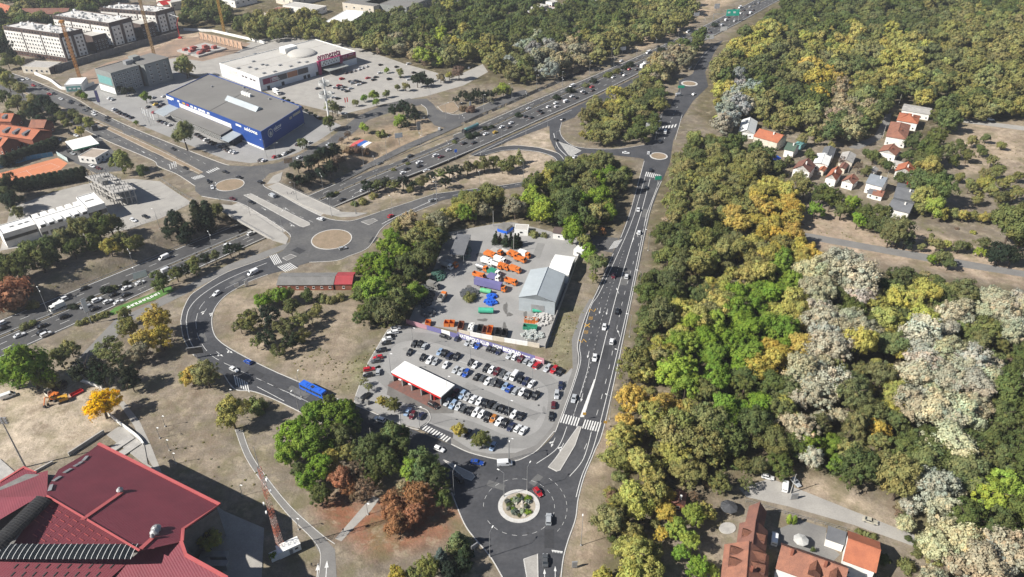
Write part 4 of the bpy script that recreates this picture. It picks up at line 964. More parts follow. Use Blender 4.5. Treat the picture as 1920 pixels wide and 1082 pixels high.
apartment((203, 43), (246, 32), (97, 28), 23, 'middle white and brown apartment block of the three', 8)
apartment((291, 22), (326, 13), (186, 14), 22, 'white and brown apartment block nearest the wood', 8)
for (a, b_, c, lab) in (((172, 68), (200, 61), (160, 60), 'low brown brick link block between the nearest apartment blocks'), ((263, 46), (288, 40), (250, 38), 'low brown brick link block between the farther apartment blocks')):
    b = Bld('link_block', a, b_, c, 14, lab, 'apartment block'); b.flat(BROWNW, ROOFW, .5)
    for r_ in range(3):
        for k in range(4): b.win('F', (k + .6) * b.L / 4.4, 3 + r_ * 3, 1.4, 1.4)
b = Bld('site_hall', (91, 127), (115, 116), (68, 112), 5.5, 'low flat roofed hall with a dark end wall by the avenue', 'hall'); b.flat(CREAM, CONC, .4)
b.box('dark_end_wall', .2, b.L - .2, -.12, -.02, .2, 4.8, BROWNW)
for k in range(5): b.win('L', (k + .6) * b.W / 5.4, 2.4, 2, 1.8)
b = Bld('site_canopy', (120, 159), (152, 157), (108, 148), 6, 'white boxy site cabin with a teal banner beside the avenue', 'cabin'); b.flat(WHITE, WHITE, .3); b.sign('banner', 'F', .8, b.L - 1, .8, 4.6, TEAL)
for k in range(3): b.sign('lettering', 'F', b.L * (.2 + .25 * k), b.L * (.35 + .25 * k), 2.2, 3.2, WHITE, off=.18)
# ------------------------------------------------------------------ left side: hall, frame, station, row houses, tennis
b = Bld('white_hall', (4, 439), (67, 420), (-8, 424), 8.0, 'white flat roofed end of the long hall at the frame edge', 'hall'); b.flat(WALLW, WHITE, .5)
for k in range(6): b.win('F', (k + .6) * b.L / 6.3, 4.6, 3.0, 1.7, frame=CONC)
for f in (.3, .55, .75): b.box('roof_vent', b.L * f, b.L * f + 2, b.W * .5, b.W * .55, 7.6, 8.1, STEEL)
b = Bld('arched_hall', (72, 427), (166, 398), (58, 408), 7.0, 'long white hall with arched roof and sawtooth dormers', 'hall')
L, W = b.L, b.W
b.box('wall', 0.2, L - .2, 0.2, W - .2, 0, 6.4, WALLW)
mb = MB(); n = 8
for k in range(n):
    t0, t1 = k / n, (k + 1) / n
    za, zb_ = 6.4 + 2.4 * math.sin(math.pi * t0), 6.4 + 2.4 * math.sin(math.pi * t1)
    mb.add([(0, W * t0, za), (L, W * t0, za), (L, W * t1, zb_), (0, W * t1, zb_)], [(0, 1, 2, 3)])
mb.build('roof', WHITE, b.root)
b.box('roof_seam', 1, L - 1, W * .48, W * .5, 8.82, 8.92, CONC_D)
for k in range(6):
    x0 = (k + .25) * L / 6; x1 = x0 + L / 9
    b.part('dormer', MB().add([(x0, -.3, 6.4), (x1, -.3, 6.4), (x1, -.3, 8.2), (x0, -.3, 8.2), (x0, 4.5, 8.4), (x1, 4.5, 8.4)], [(0, 1, 2, 3), (3, 2, 5, 4), (0, 3, 4), (1, 5, 2)]), WHITE)
    b.win('F', (x0 + x1) / 2, 7.2, L / 10, 1.4, y=-.32, frame=WHITE)
    b.part('dormer', MB().add([(x0, W + .3, 6.4), (x1, W + .3, 6.4), (x1, W + .3, 8.2), (x0, W + .3, 8.2), (x0, W - 4.5, 8.4), (x1, W - 4.5, 8.4)], [(3, 2, 1, 0), (4, 5, 2, 3), (4, 3, 0), (2, 5, 1)]), WHITE)
for k in range(6): b.win('F', (k + .5) * L / 6, 3, 3, 1.8, y=.2, frame=CONC)
b = Bld('white_hall', (163, 390), (196, 380), (137, 371), 9.0, 'white flat roofed block touching the unfinished concrete frame', 'hall'); b.flat(WALLW, WHITE, .5)
for k in range(3): b.win('F', (k + .6) * b.L / 3.3, 4.6, 4.0, 2.6, frame=CONC)
b.box('roof_slot', b.L * .2, b.L * .7, b.W * .5, b.W * .54, 8.6, 9.0, CONC)
# unfinished frame: slabs on columns
b = Bld('concrete_shell', (213, 362), (252, 354), (162, 331), 8.5, 'unfinished open concrete frame with column stubs on top', 'building shell', skew=True); L, W = b.L, b.W
b.box('floor_slab', 0, L, 0, W, 4.0, 4.4, CONC); b.box('floor_slab', -.5, L + .8, -.5, W + .5, 8.1, 8.5, CONC)
b.box('stair_core', L * .08, L * .34, W * .42, W * .62, 8.5, 11.0, CONC_D); b.box('stair_core', L * .1, L * .3, W * .44, W * .6, 0, 8.1, CONC_D)
cm = MB().box((0, 0, 0.5), (.45, .45, 1)).build('column', CONC, b.root); cme = cm.data; bpy.data.objects.remove(cm)
for i in range(5):
    for j in range(8):
        x, y = .4 + (L - .8) * i / 4, .4 + (W - .8) * j / 7
        x, y = x + y * b.kx, y * b.ky
        inst('column', cme, b.root, (x, y, 0), scale=(1, 1, 8.1)); inst('column_stub', cme, b.root, (x, y, 8.5), scale=(.8, .8, 1.9 + .5 * ((i * 7 + j) % 3)))
for x, y in ((.55, .3), (.6, .75), (.75, .5)): b.box('slab_opening', L * x, L * x + 3, W * y, W * y + 3, 8.5, 8.56, DARK)
b = Bld('canopy_station', (137, 281), (186, 269), (114, 267), 4.6, 'white flat station canopy on a green fascia', 'canopy'); L, W = b.L, b.W
b.box('canopy', 0, L, 0, W, 4.2, 4.6, WHITE); b.box('fascia', -.05, L + .05, -.06, -.02, 3.7, 4.55, GREENC); b.box('back_wall', 0, L, W - .4, W - .1, 0, 4.2, WALLW)
for k in range(4): MB().tube((2 + k * (L - 4) / 3, 1, 0), (2 + k * (L - 4) / 3, 1, 4.2), .15).build('column', STEEL, b.root)
b = Bld('station_kiosk', (178, 296), (204, 281), (161, 284), 4.2, 'small white kiosk building with brownish roof by the station canopy', 'kiosk'); b.flat(WALLW, mat('tan_roof', (0.36, 0.3, 0.25), (0.3, 0.25, 0.2), 0.3, 0.9), .4)
for k in range(3): b.win('F', (k + .6) * b.L / 3.3, 2.2, 1.8, 1.6)
for k in range(3): b.win('L', (k + .6) * b.W / 3.3, 2.2, 1.6, 1.6)
for (a, b_, c, lab, d) in (((60, 262), (97, 245), (20, 237), 'longest brick row house with orange roof and a dormer strip', 1), ((20, 228), (40, 216), (-12, 212), 'orange roofed brick row house farthest from the tennis court', 1), ((2, 275), (36, 262), (-30, 258), 'orange roofed brick row house cut by the left frame edge', 1), ((82, 240), (100, 228), (64, 232), 'short brick side house with dark orange roof', 0)):
    h = gable('row_house', a, b_, c, 6.0, 9.4, BRICKR, TILE if d else TILE_O, lab, 'v', .4, group='brick row houses')
    if d:
        for k in range(3):
            y = h.W * (.25 + .25 * k); h.part('dormer', MB().add([(1.6, y - 1.2, 7.1), (1.6, y + 1.2, 7.1), (1.6, y + 1.2, 8.5), (1.6, y - 1.2, 8.5), (h.L * .45, y - 1.2, 9.1), (h.L * .45, y + 1.2, 9.1)], [(3, 2, 1, 0), (4, 5, 2, 3), (4, 3, 0), (2, 5, 1)]), GREYSLATE, h.roof)
court = sheet('tennis_court_ground', [(-20, 330), (108, 296), (127, 306), (110, 322), (28, 352), (-20, 345)], 0.05, CLAY)
for l in ([(10, 332), (95, 306)], [(15, 345), (112, 313)], [(10, 332), (15, 345)], [(95, 306), (112, 313)], [(50, 320), (62, 331)]): line(l, court, z=.08, wd=.12, sm=0)
def fence(pl, h, m, name, label, step=3.0, cat='fence', infill=True):
    pts = resample(line_pts(pl, 0, 0), step); o = pts[0].copy(); t = thing(name, o); tag(t, label, cat)
    for p, q in zip(pts, pts[1:]):
        if infill:
            d = (q - p); MB().box(((p + q) / 2 + Vector((0, 0, h / 2)))[:], (d.length * .985, .06, h * .94), math.atan2(d.y, d.x)).build('panel', m, t, origin=o)
    for p in pts: MB().box((p.x, p.y, h / 2), (.1, .1, h)).build('post', STEEL, t, origin=o)
    if not infill:
        for z in (h * .5, h): ribbon(MB(), zfix(pts, z - .05), .06, .06).build('rail', STEEL, t, origin=o)
    return t
BLUEF = mat('blue_fence_sheet', (0.06, 0.2, 0.34), (0.08, 0.24, 0.4), 0.5, 0.8)
fence([(-20, 322), (55, 300), (108, 292)], 3.0, BLUEF, 'court_fence', 'blue sheet fence behind the clay tennis court')
fence([(108, 292), (130, 305)], 3.0, mat('pale_teal_sheet', (0.4, 0.5, 0.5), (0.35, 0.45, 0.45), .5, .8), 'court_fence', 'pale teal end fence of the clay tennis court')
fence([(245, 430), (300, 405), (368, 380)], 1.3, STEEL, 'wire_fence', 'low wire fence between the hall yard and the cutting', 3.0, infill=False)
fence([(300, 335), (335, 362), (374, 382)], 1.5, STEEL, 'wire_fence', 'low wire fence beside the smaller bare roundabout', 3.0, infill=False)
# ------------------------------------------------------------------ far buildings at the top edge
for i, (a, b_, c, z, wm, rm, lab) in enumerate((((650, 45), (690, 21), (617, 36), 7, WALLW, WHITE, 'long white roofed school block among trees'), ((592, 18), (612, 11), (542, 6), 6, WALLW, ROOFW, 'pale roofed low hall in the trees beyond the white store'), ((520, 26), (545, 14), (500, 22), 5, CREAM, TILE_O, 'brown roofed shed in the trees'), ((700, 12), (742, -4), (655, 0), 9, CREAM, ROOFG, 'grey roofed long block at the top edge'), ((762, 14), (812, -6), (700, -2), 9, GREYW, ROOFG, 'dark fronted block at the top edge beside a yard'),
        ((1008, 27), (1045, 14), (985, 19), 6, BRICKR, ROOFW, 'flat roofed pavilion with overhanging slab among trees'), ((938, 72), (945, 69), (925, 69), 4, WALLW, WHITE, 'tiny white roofed cabin in the dark wood'), ((1035, 5), (1046, 2), (1025, 2), 8, WALLW, ROOFW, 'white block with window bands at the top edge'), ((320, 5), (380, -6), (290, -4), 8, CREAM, ROOFW, 'pale low block behind the farthest apartments'), ((440, 2), (480, -8), (400, -6), 7, WALLW, ROOFG, 'grey roofed hall behind the yellow crane'), ((548, 0), (600, -12), (520, -8), 7, CREAM, ROOFW, 'cream hall at the very top edge'))):
    b = Bld('far_hall', a, b_, c, z, lab, 'building'); b.flat(wm, rm, .4)
    for k in range(max(2, int(b.L // 6))): b.win('F', (k + .5) * b.L / max(2, int(b.L // 6)), z * .6, 2.2, 1.6)
    for k in range(max(2, int(b.W // 8))): b.win('L', (k + .5) * b.W / max(2, int(b.W // 8)), z * .6, 2.2, 1.6)
    if i == 5: b.box('upper_roof', b.L * .3, b.L * .8, b.W * .3, b.W * .8, 6, 9, ROOFW)
gable('far_house', (14, 22), (35, 18), (2, 8), 7, 11, BRICKR, TILE, 'orange roofed brick house at the top edge of the picture', 'v')
gable('far_house', (125, 26), (140, 18), (70, 10), 8, 11.5, WALLW, TILE_B, 'maroon roofed terrace with white gables behind the apartments', 'v')
gable('far_house', (305, 10), (325, 6), (295, 6), 6, 9, WALLW, RED, 'red roofed house behind the farthest apartment block', 'u')
sheet('yard_pavement', [(760, 30), (800, 5), (840, -5), (870, 0), (800, 28), (770, 36)], .03, PAVE); sheet('yard_pavement', [(1040, 12), (1090, -5), (1220, -10), (1290, 0), (1240, 8), (1100, 2)], .03, PAVE)
# ------------------------------------------------------------------ building pit
pit = sheet('building_pit_ground', [(150, 140), (200, 118), (290, 92), (330, 75), (400, 65), (470, 82), (440, 100), (380, 115), (330, 108), (270, 122), (180, 158)], .03, mat('pit_soil', (0.2, 0.155, 0.12), (0.32, 0.22, 0.16), .1, 1, .1, 1))
for i, (pl, h_, m, lab) in enumerate((([(108, 134), (160, 118), (260, 88), (345, 66)], 5.0, CONC_D, 'long grey retaining wall of the building pit under the apartments'), ([(375, 72), (410, 80), (455, 92)], 5.5, mat('orange_soil_wall', (.5, .34, .24), (.42, .29, .2), .3, .95), 'orange earth face of the building pit with buttresses'), ([(345, 57), (400, 60), (480, 78), (500, 83)], 2.2, WHITE, 'white hoarding behind the building pit'), ([(66, 140), (95, 152), (115, 168), (150, 170), (185, 155)], 2.2, WHITE, 'white hoarding between the avenue and the site'))):
    pts = resample(line_pts(pl, 0, 0), 6.0); t = thing('pit_wall', pts[0]); tag(t, lab, 'wall')
    for p, q in zip(pts, pts[1:]):
        d = q - p; c = (p + q) / 2; MB().box((c.x, c.y, h_ / 2), (d.length * .99, .7, h_), math.atan2(d.y, d.x)).build('wall_panel', m, t, origin=pts[0])
        if i < 2: MB().tube((p.x, p.y - .3, h_), (p.x + 1, p.y - 4, .1), .3, n=5).build('buttress', CONC_D, t, origin=pts[0])
b = Bld('foundation_slab', (372, 105), (425, 90), (335, 93), 1.5, 'pale concrete foundation slab with red formwork in the pit', 'foundation'); b.box('slab', 0, b.L, 0, b.W, 0, 1.5, CONC)
for k in range(12):
    x, y = rng.uniform(.1, .9) * b.L, rng.uniform(.1, .9) * b.W; b.box('formwork', x - 2, x + 2, y - 1.5, y + 1.5, 1.5, 1.5 + rng.uniform(1, 3.5), mat('red_formwork', (.36, .11, .09), (.3, .09, .08), .5, .8))
# ------------------------------------------------------------------ red roofed sports hall
def poly3(name, px, zs, m, parent, org, th=0.0):
    """roof plane through photo readings at given heights"""
    pts = [P(x, y, z) for (x, y), z in zip(px, zs)]
    tri = geometry.tessellate_polygon([[Vector((p.x, p.y, 0)) for p in pts]])
    fs = []
    for t in tri:
        a, b_, c = (pts[i] for i in t); fs.append(tuple(t) if (b_ - a).cross(c - a).z > 0 else tuple(t[::-1]))
    o = Vector(org); return MB().add([p - o for p in pts], fs).build(name, m, parent)
org = P(300, 1010, 0); hall = thing('sports_hall', org); tag(hall, 'large hall under a dark red ribbed metal roof with glazed vaults', 'sports hall')
E, RG = 14.2, 26.0
ang = heading(185, 833, 225, 113, E)
def ribmat(name, a, dark=1.0):
    m = mat(name, (0.18 * dark, 0.04 * dark, 0.054 * dark), (0.15 * dark, 0.034 * dark, 0.046 * dark), 0.14, 0.55, 0.03, 1)
    t = m.node_tree; L_ = t.links.new; bs = [n for n in t.nodes if n.type == 'BSDF_PRINCIPLED'][0]
    geo = t.nodes.new('ShaderNodeNewGeometry'); dt = t.nodes.new('ShaderNodeVectorMath'); dt.operation = 'DOT_PRODUCT'; dt.inputs[1].default_value = (math.cos(a), math.sin(a), 0)
    L_(geo.outputs['Position'], dt.inputs[0]); mu = t.nodes.new('ShaderNodeMath'); mu.operation = 'MULTIPLY'; mu.inputs[1].default_value = 2 * math.pi / 0.62; L_(dt.outputs['Value'], mu.inputs[0])
    si = t.nodes.new('ShaderNodeMath'); si.operation = 'SINE'; L_(mu.outputs[0], si.inputs[0])
    bp = t.nodes.new('ShaderNodeBump'); bp.inputs['Strength'].default_value = .22; bp.inputs['Distance'].default_value = .06; L_(si.outputs[0], bp.inputs['Height']); L_(bp.outputs[0], bs.inputs['Normal'])
    return m
RM1, RM2 = ribmat('red_roof_ribs', ang), ribmat('red_roof_ribs_turned', ang + 1.2)  # same red in both, only the rib direction is turned
def on_plane(q0, q1, q2):
    A, B, C = (P(*q) for q in (q0, q1, q2)); n = (B - A).cross(C - A)
    cam0 = Vector((0, 0, CAMH))
    def f(px, py, up=0.0):
        d = P(px, py, 0) - cam0; t = (A - cam0).dot(n) / d.dot(n); r = cam0 + d * t; return Vector((r.x, r.y, r.z + up))
    return f
def plane_poly(name, f, pxs, m):
    pts = [f(x, y) for x, y in pxs]; tri = geometry.tessellate_polygon([[Vector((p.x, p.y, 0)) for p in pts]]); fs = []
    for t in tri:
        a, b_, c = (pts[i] for i in t); fs.append(tuple(t) if (b_ - a).cross(c - a).z > 0 else tuple(t[::-1]))
    return MB().add([p - org for p in pts], fs).build(name, m, hall)
main = on_plane((185, 833, E), (410, 946, E), (180, 984, RG))
roofm = plane_poly('roof', main, [(185, 833), (410, 946), (342, 992), (340, 1016), (262, 1033), (88, 930), (90, 912), (110, 880), (165, 848)], RM1)
lit = on_plane((340, 1016, 22.5), (425, 1084, 22.5), (200, 1090, 18.5))
plane_poly('roof', lit, [(262, 1033), (340, 1016), (349, 1042), (425, 1084), (440, 1140), (170, 1140), (200, 1090)], RM2)
poly3('roof', [(-60, 935), (45, 877), (68, 888), (90, 882), (88, 930), (54, 942), (-60, 1010)], [E - 4, E - 4, E - 3, E - 2, RG - 1, RG - 3, E + 4], RM2, hall, org)
inner = on_plane((88, 930, RG), (250, 1024, RG - 9), (40, 1020, RG - 3))
plane_poly('roof', inner, [(88, 930), (262, 1033), (250, 1026), (40, 1024), (25, 1020)], RM1)
low = on_plane((-60, 1046, RG - 2), (250, 1046, RG - 6), (100, 1120, RG - 6))
plane_poly('roof', low, [(-60, 1046), (250, 1046), (262, 1034), (200, 1090), (170, 1140), (-60, 1140)], RM1)
# dark glazed vaults with pale hoops
def vault(p0, p1, z, r, n, m, bars, rise=.55, hr=.1):
    A, B = P(*p0, z), P(*p1, z); d = (B - A); d.z = 0; Lv = d.length; d.normalize(); nn = Vector((-d.y, d.x, 0)); mb = MB(); k = 8
    for i in range(k):
        t0, t1 = math.pi * i / k, math.pi * (i + 1) / k
        q = [A - org + nn * r * math.cos(t) + Vector((0, 0, r * rise * math.sin(t))) for t in (t0, t1)]; mb.add([q[0], q[0] + d * Lv, q[1] + d * Lv, q[1]], [(0, 1, 2, 3), (3, 2, 1, 0)])
    g = mb.build('glazed_vault', m, hall)
    for j in range(n):
        hb = MB(); c = A - org + d * Lv * j / (n - 1)
        pts = [c + nn * (r + .05) * math.cos(math.pi * i / k) + Vector((0, 0, .04 + r * rise * math.sin(math.pi * i / k))) for i in range(k + 1)]
        for a, b_ in zip(pts, pts[1:]): hb.tube(a, b_, hr, n=4, caps=False)
        hb.build('glazing_hoop', bars, g)
vault((252, 1034), (-30, 1034), RG - .2, 2.3, 28, GLASS, WHITE, .16, .07)
vault((82, 938), (-25, 1042), RG - .3, 2.6, 26, mat('dark_vault_sheet', (.05, .05, .055), (.07, .07, .07), .3, .4), DARK)
# raised edge, walkway strips, vents, skylight dashes
def edge(pxs, zs, w_, h_, m, name='roof_edge'):
    pts = [P(x, y, z) - org for (x, y), z in zip(pxs, zs)]
    return ribbon(MB(), pts, w_, h_).build(name, m, hall)
def edge_on(f, pxs, w_, h_, m, name='roof_edge'): return ribbon(MB(), [f(x, y) - org for x, y in pxs], w_, h_).build(name, m, hall)
edge_on(main, [(185, 833), (412, 947), (344, 993), (342, 1017)], .9, .5, REDTRIM); edge_on(lit, [(340, 1016), (349, 1042), (425, 1084), (440, 1140)], .9, .5, REDTRIM); edge([(0, 905), (45, 877), (68, 888)], [E - 4] * 3, .8, .4, REDTRIM)
edge_on(main, [(155, 975), (228, 924)], 1.2, .3, REDTRIM, 'walkway_strip'); edge_on(main, [(264, 1030), (288, 1008)], 1.2, .3, REDTRIM, 'walkway_strip'); edge_on(main, [(88, 930), (262, 1033)], .5, .25, REDTRIM, 'ridge_cap')
for x, y, r_ in ((226, 922, .8), (294, 994, 1.1), (291, 1001, 1.0), (287, 1009, .5)):
    p = main(x, y) - org; MB().tube(p - Vector((0, 0, .5)), p + Vector((0, 0, .9)), r_, n=10).tube(p + Vector((0, 0, .9)), p + Vector((0, 0, 1.7)), r_ * 1.25, r_ * .4, n=10).build('roof_vent', STEEL, hall)
for x, y, dx, dy in ((160, 860, 8, -9), (151, 868, 6, -4), (143, 873, 7, -4), (127, 883, 14, -8), (107, 898, 14, -9), (95, 915, 4, -12)):
    ribbon(MB(), [main(x - dx / 2, y - dy / 2, .02) - org, main(x + dx / 2, y + dy / 2, .02) - org], 1.0, .2).build('roof_skylight', STEEL, hall)
for i in range(7):
    for j in range(9):
        x, y = 96 + j * 15 - i * 9, 951 + j * 8.6 + i * 9
        if y < 1018 and x > 62 and (x - 88) * .592 + 930 < y - 6: ribbon(MB(), [inner(x - 4, y - 2.6, .05) - org, inner(x + 4, y + 2.2, .05) - org], .22, .1).build('roof_slot', REDTRIM, hall)
for i in range(10):
    for j in range(2):
        x, y = 30 + i * 20 - j * 6, 1062 + j * 15
        if x < 235 - (y - 1046) * 1.1: ribbon(MB(), [low(x - 4, y + 4, .05) - org, low(x + 4, y - 4, .05) - org], .3, .1).build('roof_slot', DARK, hall)
wallp = [tuple((P(x, y, E) - org).xy) for x, y in ((188, 838), (405, 947), (338, 992), (336, 1018), (345, 1044), (420, 1086), (435, 1140), (-60, 1140), (-60, 935), (45, 882), (110, 884))]
MB().prism(wallp, 0, 12.6).build('wall', CONC_D, hall)
MB().prism([tuple((lit(x, y) - org).xy) for x, y in ((264, 1035), (337, 1019), (346, 1044), (420, 1086), (436, 1140), (180, 1140))], 0, 17.6).build('wall', CONC_D, hall)
# entrance terrace: steps, low walls, planting bed, duct boxes
terr = slab('terrace_pavement', [(268, 868), (200, 815), (210, 808), (222, 800), (232, 800), (268, 822), (277, 870), (420, 958), (495, 990), (490, 1095), (430, 1095), (400, 1040), (330, 1000), (410, 950)], -.05, .25, PAVE)
for k in range(12):
    a = P(222 + k * 2.3, 830 - k * 1.3, 0); f0 = k % 6
    hd = heading(240, 820, 30, -20); MB().box((P(226 + (k // 6) * 14 + f0 * 1.6, 828 + (k // 6) * 10 - 1 + f0 * 1.3, .3))[:], (7.5, .5, .18 + .08 * f0), hd).build('step', CONC, terr)
for pl, h_, lab in (([(205, 778), (225, 795), (258, 820), (270, 835)], 1.2, 'white low wall curving along the terrace steps'), ([(150, 715), (192, 728)], 1.4, 'white low wall by the excavator plot'), ([(130, 855), (196, 812)], 1.6, 'pale boundary wall between bare plot and red roof'), ([(100, 868), (60, 890)], 1.0, 'short pale wall under the floodlight pole')):
    pts = line_pts(pl, 0, 4); t = ribbon(MB(), pts, .5, h_).build('low_wall', WHITE if 'white' in lab else CONC, origin=pts[0]); tag(t, lab, 'wall')
slab('patio_pavement', [(-20, 905), (0, 860), (28, 885), (0, 905)], -.05, .3, CONC)
t = thing('duct_boxes', P(400, 1055)); tag(t, 'pair of grey metal duct boxes beside the red hall', 'duct')
for dy in (0, 17):
    p = P(410, 1048 + dy, 0) - P(400, 1055); MB().box((p.x, p.y, 1.2), (6, 2.0, 2.4)).build('duct', STEEL, t)
p = P(385, 1056) - P(400, 1055); MB().box((p.x, p.y, 1.0), (3.2, 5.5, 2.0)).build('duct', STEEL, t)
# ------------------------------------------------------------------ car wash, depot, low pavilion
b = Bld('car_wash', (827, 742), (850, 722), (737, 696), 4.6, 'white flat roofed car wash with red piers and open bays', 'car wash'); L, W = b.L, b.W
# bays open towards the camera along the long left face
b.box('roof', -.4, L + .3, -.4, W + .4, 4.2, 4.7, WHITE); b.box('fascia', -.45, -.35, 0, W, 3.3, 4.2, RED); b.box('back_wall', L - .3, L, .3, W - .3, 0, 4.2, WALLW)
for k in range(6):
    y = .15 + (W - .3) * k / 5; b.box('bay_wall', 0, L - .3, y - .15, y + .15, 0, 4.2, STEEL); b.box('pier', -.35, .05, y - .25, y + .25, 0, 4.2, STEEL)
b.box('side_wall', .2, L - .3, -.1, 0, 0, 4.2, DARK); b.box('tool_box', .4, L - 1, W * .2 - 1, W * .2 - .3, 0, 2.5, RED)
b.box('floor', -3.5, L, 0, W, .06, .09, mat('wet_red_floor', (.2, .1, .08), (.14, .09, .08), .6, .5))
s = gable('metal_shed', (1041, 567), (1060, 514), (974, 553), 7.0, 9.6, GREYMETAL, GREYMETAL, 'large grey metal shed with low gable roof in the truck yard', 'u', .15, 'shed', wins=False)
s.box('door', -.02, .1, s.W * .3, s.W * .65, 0, 4.2, STEEL); s.box('gutter', 0, s.L, -.15, .1, 6.7, 6.95, STEEL)
s = gable('white_shed', (1066, 516), (1079, 482), (1028, 507), 5.0, 6.2, WHITE, WHITE, 'white roofed shed behind the grey metal shed', 'v', .15, 'shed', wins=False)
s.box('door', s.L * .2, s.L * .8, -.05, .1, 0, 4, DARK)
b = Bld('gate_cabin', (1092, 472), (1099, 464), (1079, 464), 3.2, 'small white gate cabin at the depot corner', 'cabin'); b.flat(WHITE, WHITE, .2); b.win('F', b.L / 2, 1.8, 1.4, 1.2); b.win('L', b.W / 2, 1.8, 1.8, 1.2)
b = Bld('container_hut', (990, 432), (992, 421), (965, 428), 3.2, 'white container hut at the back of the depot', 'hut'); b.flat(WHITE, ROOFW, .2); b.win('L', b.W / 2, 1.8, 1.8, 1.2)
b = Bld('dome_tent', (950, 430), (962, 421), (930, 426), 3.0, 'grey sheeted store with blue base at the back of the depot', 'hut'); b.box('wall', 0, b.L, 0, b.W, 0, 1.6, BLUEP); b.box('cover', .2, b.L - .2, .2, b.W - .2, 1.6, 3, CONC_D)
b = Bld('open_store', (870, 478), (883, 440), (845, 470), 5.0, 'long grey flat shelter under the trees in the depot', 'shelter'); b.box('roof', 0, b.L, 0, b.W, 4.6, 5, GREYSLATE)
for x in (.02, .25, .5, .75, .98):
    for y in (.05, .95): MB().tube((b.L * x, b.W * y, 0), (b.L * x, b.W * y, 4.6), .14).build('column', STEEL, b.root)
s = gable('low_pavilion', (625, 534), (633, 511), (517, 536), 3.2, 4.4, BRICKR, mat('corrugated_grey', (.19, .185, .18), (.15, .148, .142), .3, .9, .08, 2), 'long low pavilion with grey corrugated roof beside the bare roundabout', 'v', .3, 'pavilion')
s = gable('red_pavilion', (660, 533), (667, 510), (626, 534), 3.4, 4.8, BRICKR, mat('red_sheet', (.34, .05, .06), (.28, .045, .05), .3, .7), 'short red roofed end of the low pavilion', 'v', .3, 'pavilion')
s = gable('wood_hut', (1060, 440), (1066, 428), (1036, 436), 3.5, 5, WALLW, BROWNW, 'dark roofed hut under trees behind the depot', 'v', .3)
# banner fence: two runs with lettering
def banner(p0, p1, h, z0, m, name, label, body=None, parts=()):
    A, B = P(*p0, 0), P(*p1, 0); d = B - A; t = thing(name, A, math.atan2(d.y, d.x)); tag(t, label, 'banner'); Lb = d.length
    n = max(2, int(Lb // 3))
    for k in range(n + 1): MB().tube((Lb * k / n, .1, 0), (Lb * k / n, .1, z0 + h), .06, n=5).build('post', STEEL, t)
    for (f0, f1, mm) in (parts or ((0, 1, m),)): MB().box((Lb * (f0 + f1) / 2, -.03, z0 + h / 2), (Lb * (f1 - f0) - .02, .05, h)).build('cloth', mm, t)
    for (txt, f, sz, wd) in (body or ()):
        letters(txt, sz, WHITE, t, (Lb * f, -.09, z0 + h / 2), (math.pi / 2, 0, 0), .01, wd * Lb, bold=.05)
    return t
PINKB = mat('pink_banner_cloth', (.42, .22, .25), (.36, .2, .24), .3, .8)
banner((858, 634), (1020, 684), 2.9, .3, PURPLE, 'lettered_banner', 'long purple banner reading VATERPOLO KLUB NOVI BEOGRAD above parked cars', (('VATERPOLO KLUB', .2, 2.3, .36), ('NOVI BEOGRAD', .58, 2.3, .32), ('Beograd', .8, 1.0, .09), ('sponzor', .93, 1.0, .1)), ((0, .9, PURPLE), (.9, 1, PINKB)))
banner((762, 608), (860, 636), 2.4, .3, PINKB, 'plain_banner', 'faded pink and purple banner left of the lettered one', (), ((0, .4, PINKB), (.4, .68, PURPLE), (.68, .84, WHITE), (.84, 1, PURPLE)))
pts = resample(line_pts([(860, 626), (920, 637), (1022, 654)], 0, 0), 5.0); t = thing('concrete_fence', pts[0]); tag(t, 'white panel wall between truck yard and dry slope', 'wall')
for i, (p, q) in enumerate(zip(pts, pts[1:])):
    d = q - p; MB().box(((p.x + q.x) / 2, (p.y + q.y) / 2, 1.1), (d.length * .98, .25, 2.2), math.atan2(d.y, d.x)).build('wall_panel', WHITE if i % 3 else CREAM, t, origin=pts[0])
pts = resample(line_pts([(1022, 654), (1045, 590), (1075, 510), (1090, 470)], 0, 0), 4.0); t = thing('concrete_fence', pts[0]); tag(t, 'grey concrete panel wall along the roadside of the truck yard', 'wall')
for p, q in zip(pts, pts[1:]):
    d = q - p; MB().box(((p.x + q.x) / 2, (p.y + q.y) / 2, 1.2), (d.length * .98, .2, 2.4), math.atan2(d.y, d.x)).build('wall_panel', CONC, t, origin=pts[0])
STAIN = mat('oil_stain', (.1, .097, .092), (.15, .146, .14), .8, .7, .1, 2)
for k, (x, y, rx, ry) in enumerate(((948, 578, 5, 12), (955, 590, 7, 4), (946, 612, 4, 9), (985, 628, 9, 5), (905, 600, 12, 3), (940, 520, 14, 4), (880, 540, 8, 6), (1000, 640, 10, 4), (985, 590, 4, 8), (900, 478, 10, 4))):
    sheet('oil_stain', [(x + rx * math.cos(a) * (.7 + .5 * ((k * 7 + j * 5) % 4) / 4), y + ry * math.sin(a) * (.7 + .5 * ((k * 3 + j * 7) % 4) / 4)) for j, a in enumerate(np.linspace(0, 6.283, 12)[:-1])], .034, STAIN, yard, sm=3)
sheet('asphalt_patch', [(1008, 455), (1022, 457), (1012, 485), (997, 483)], .036, LOT_DARK, yard)
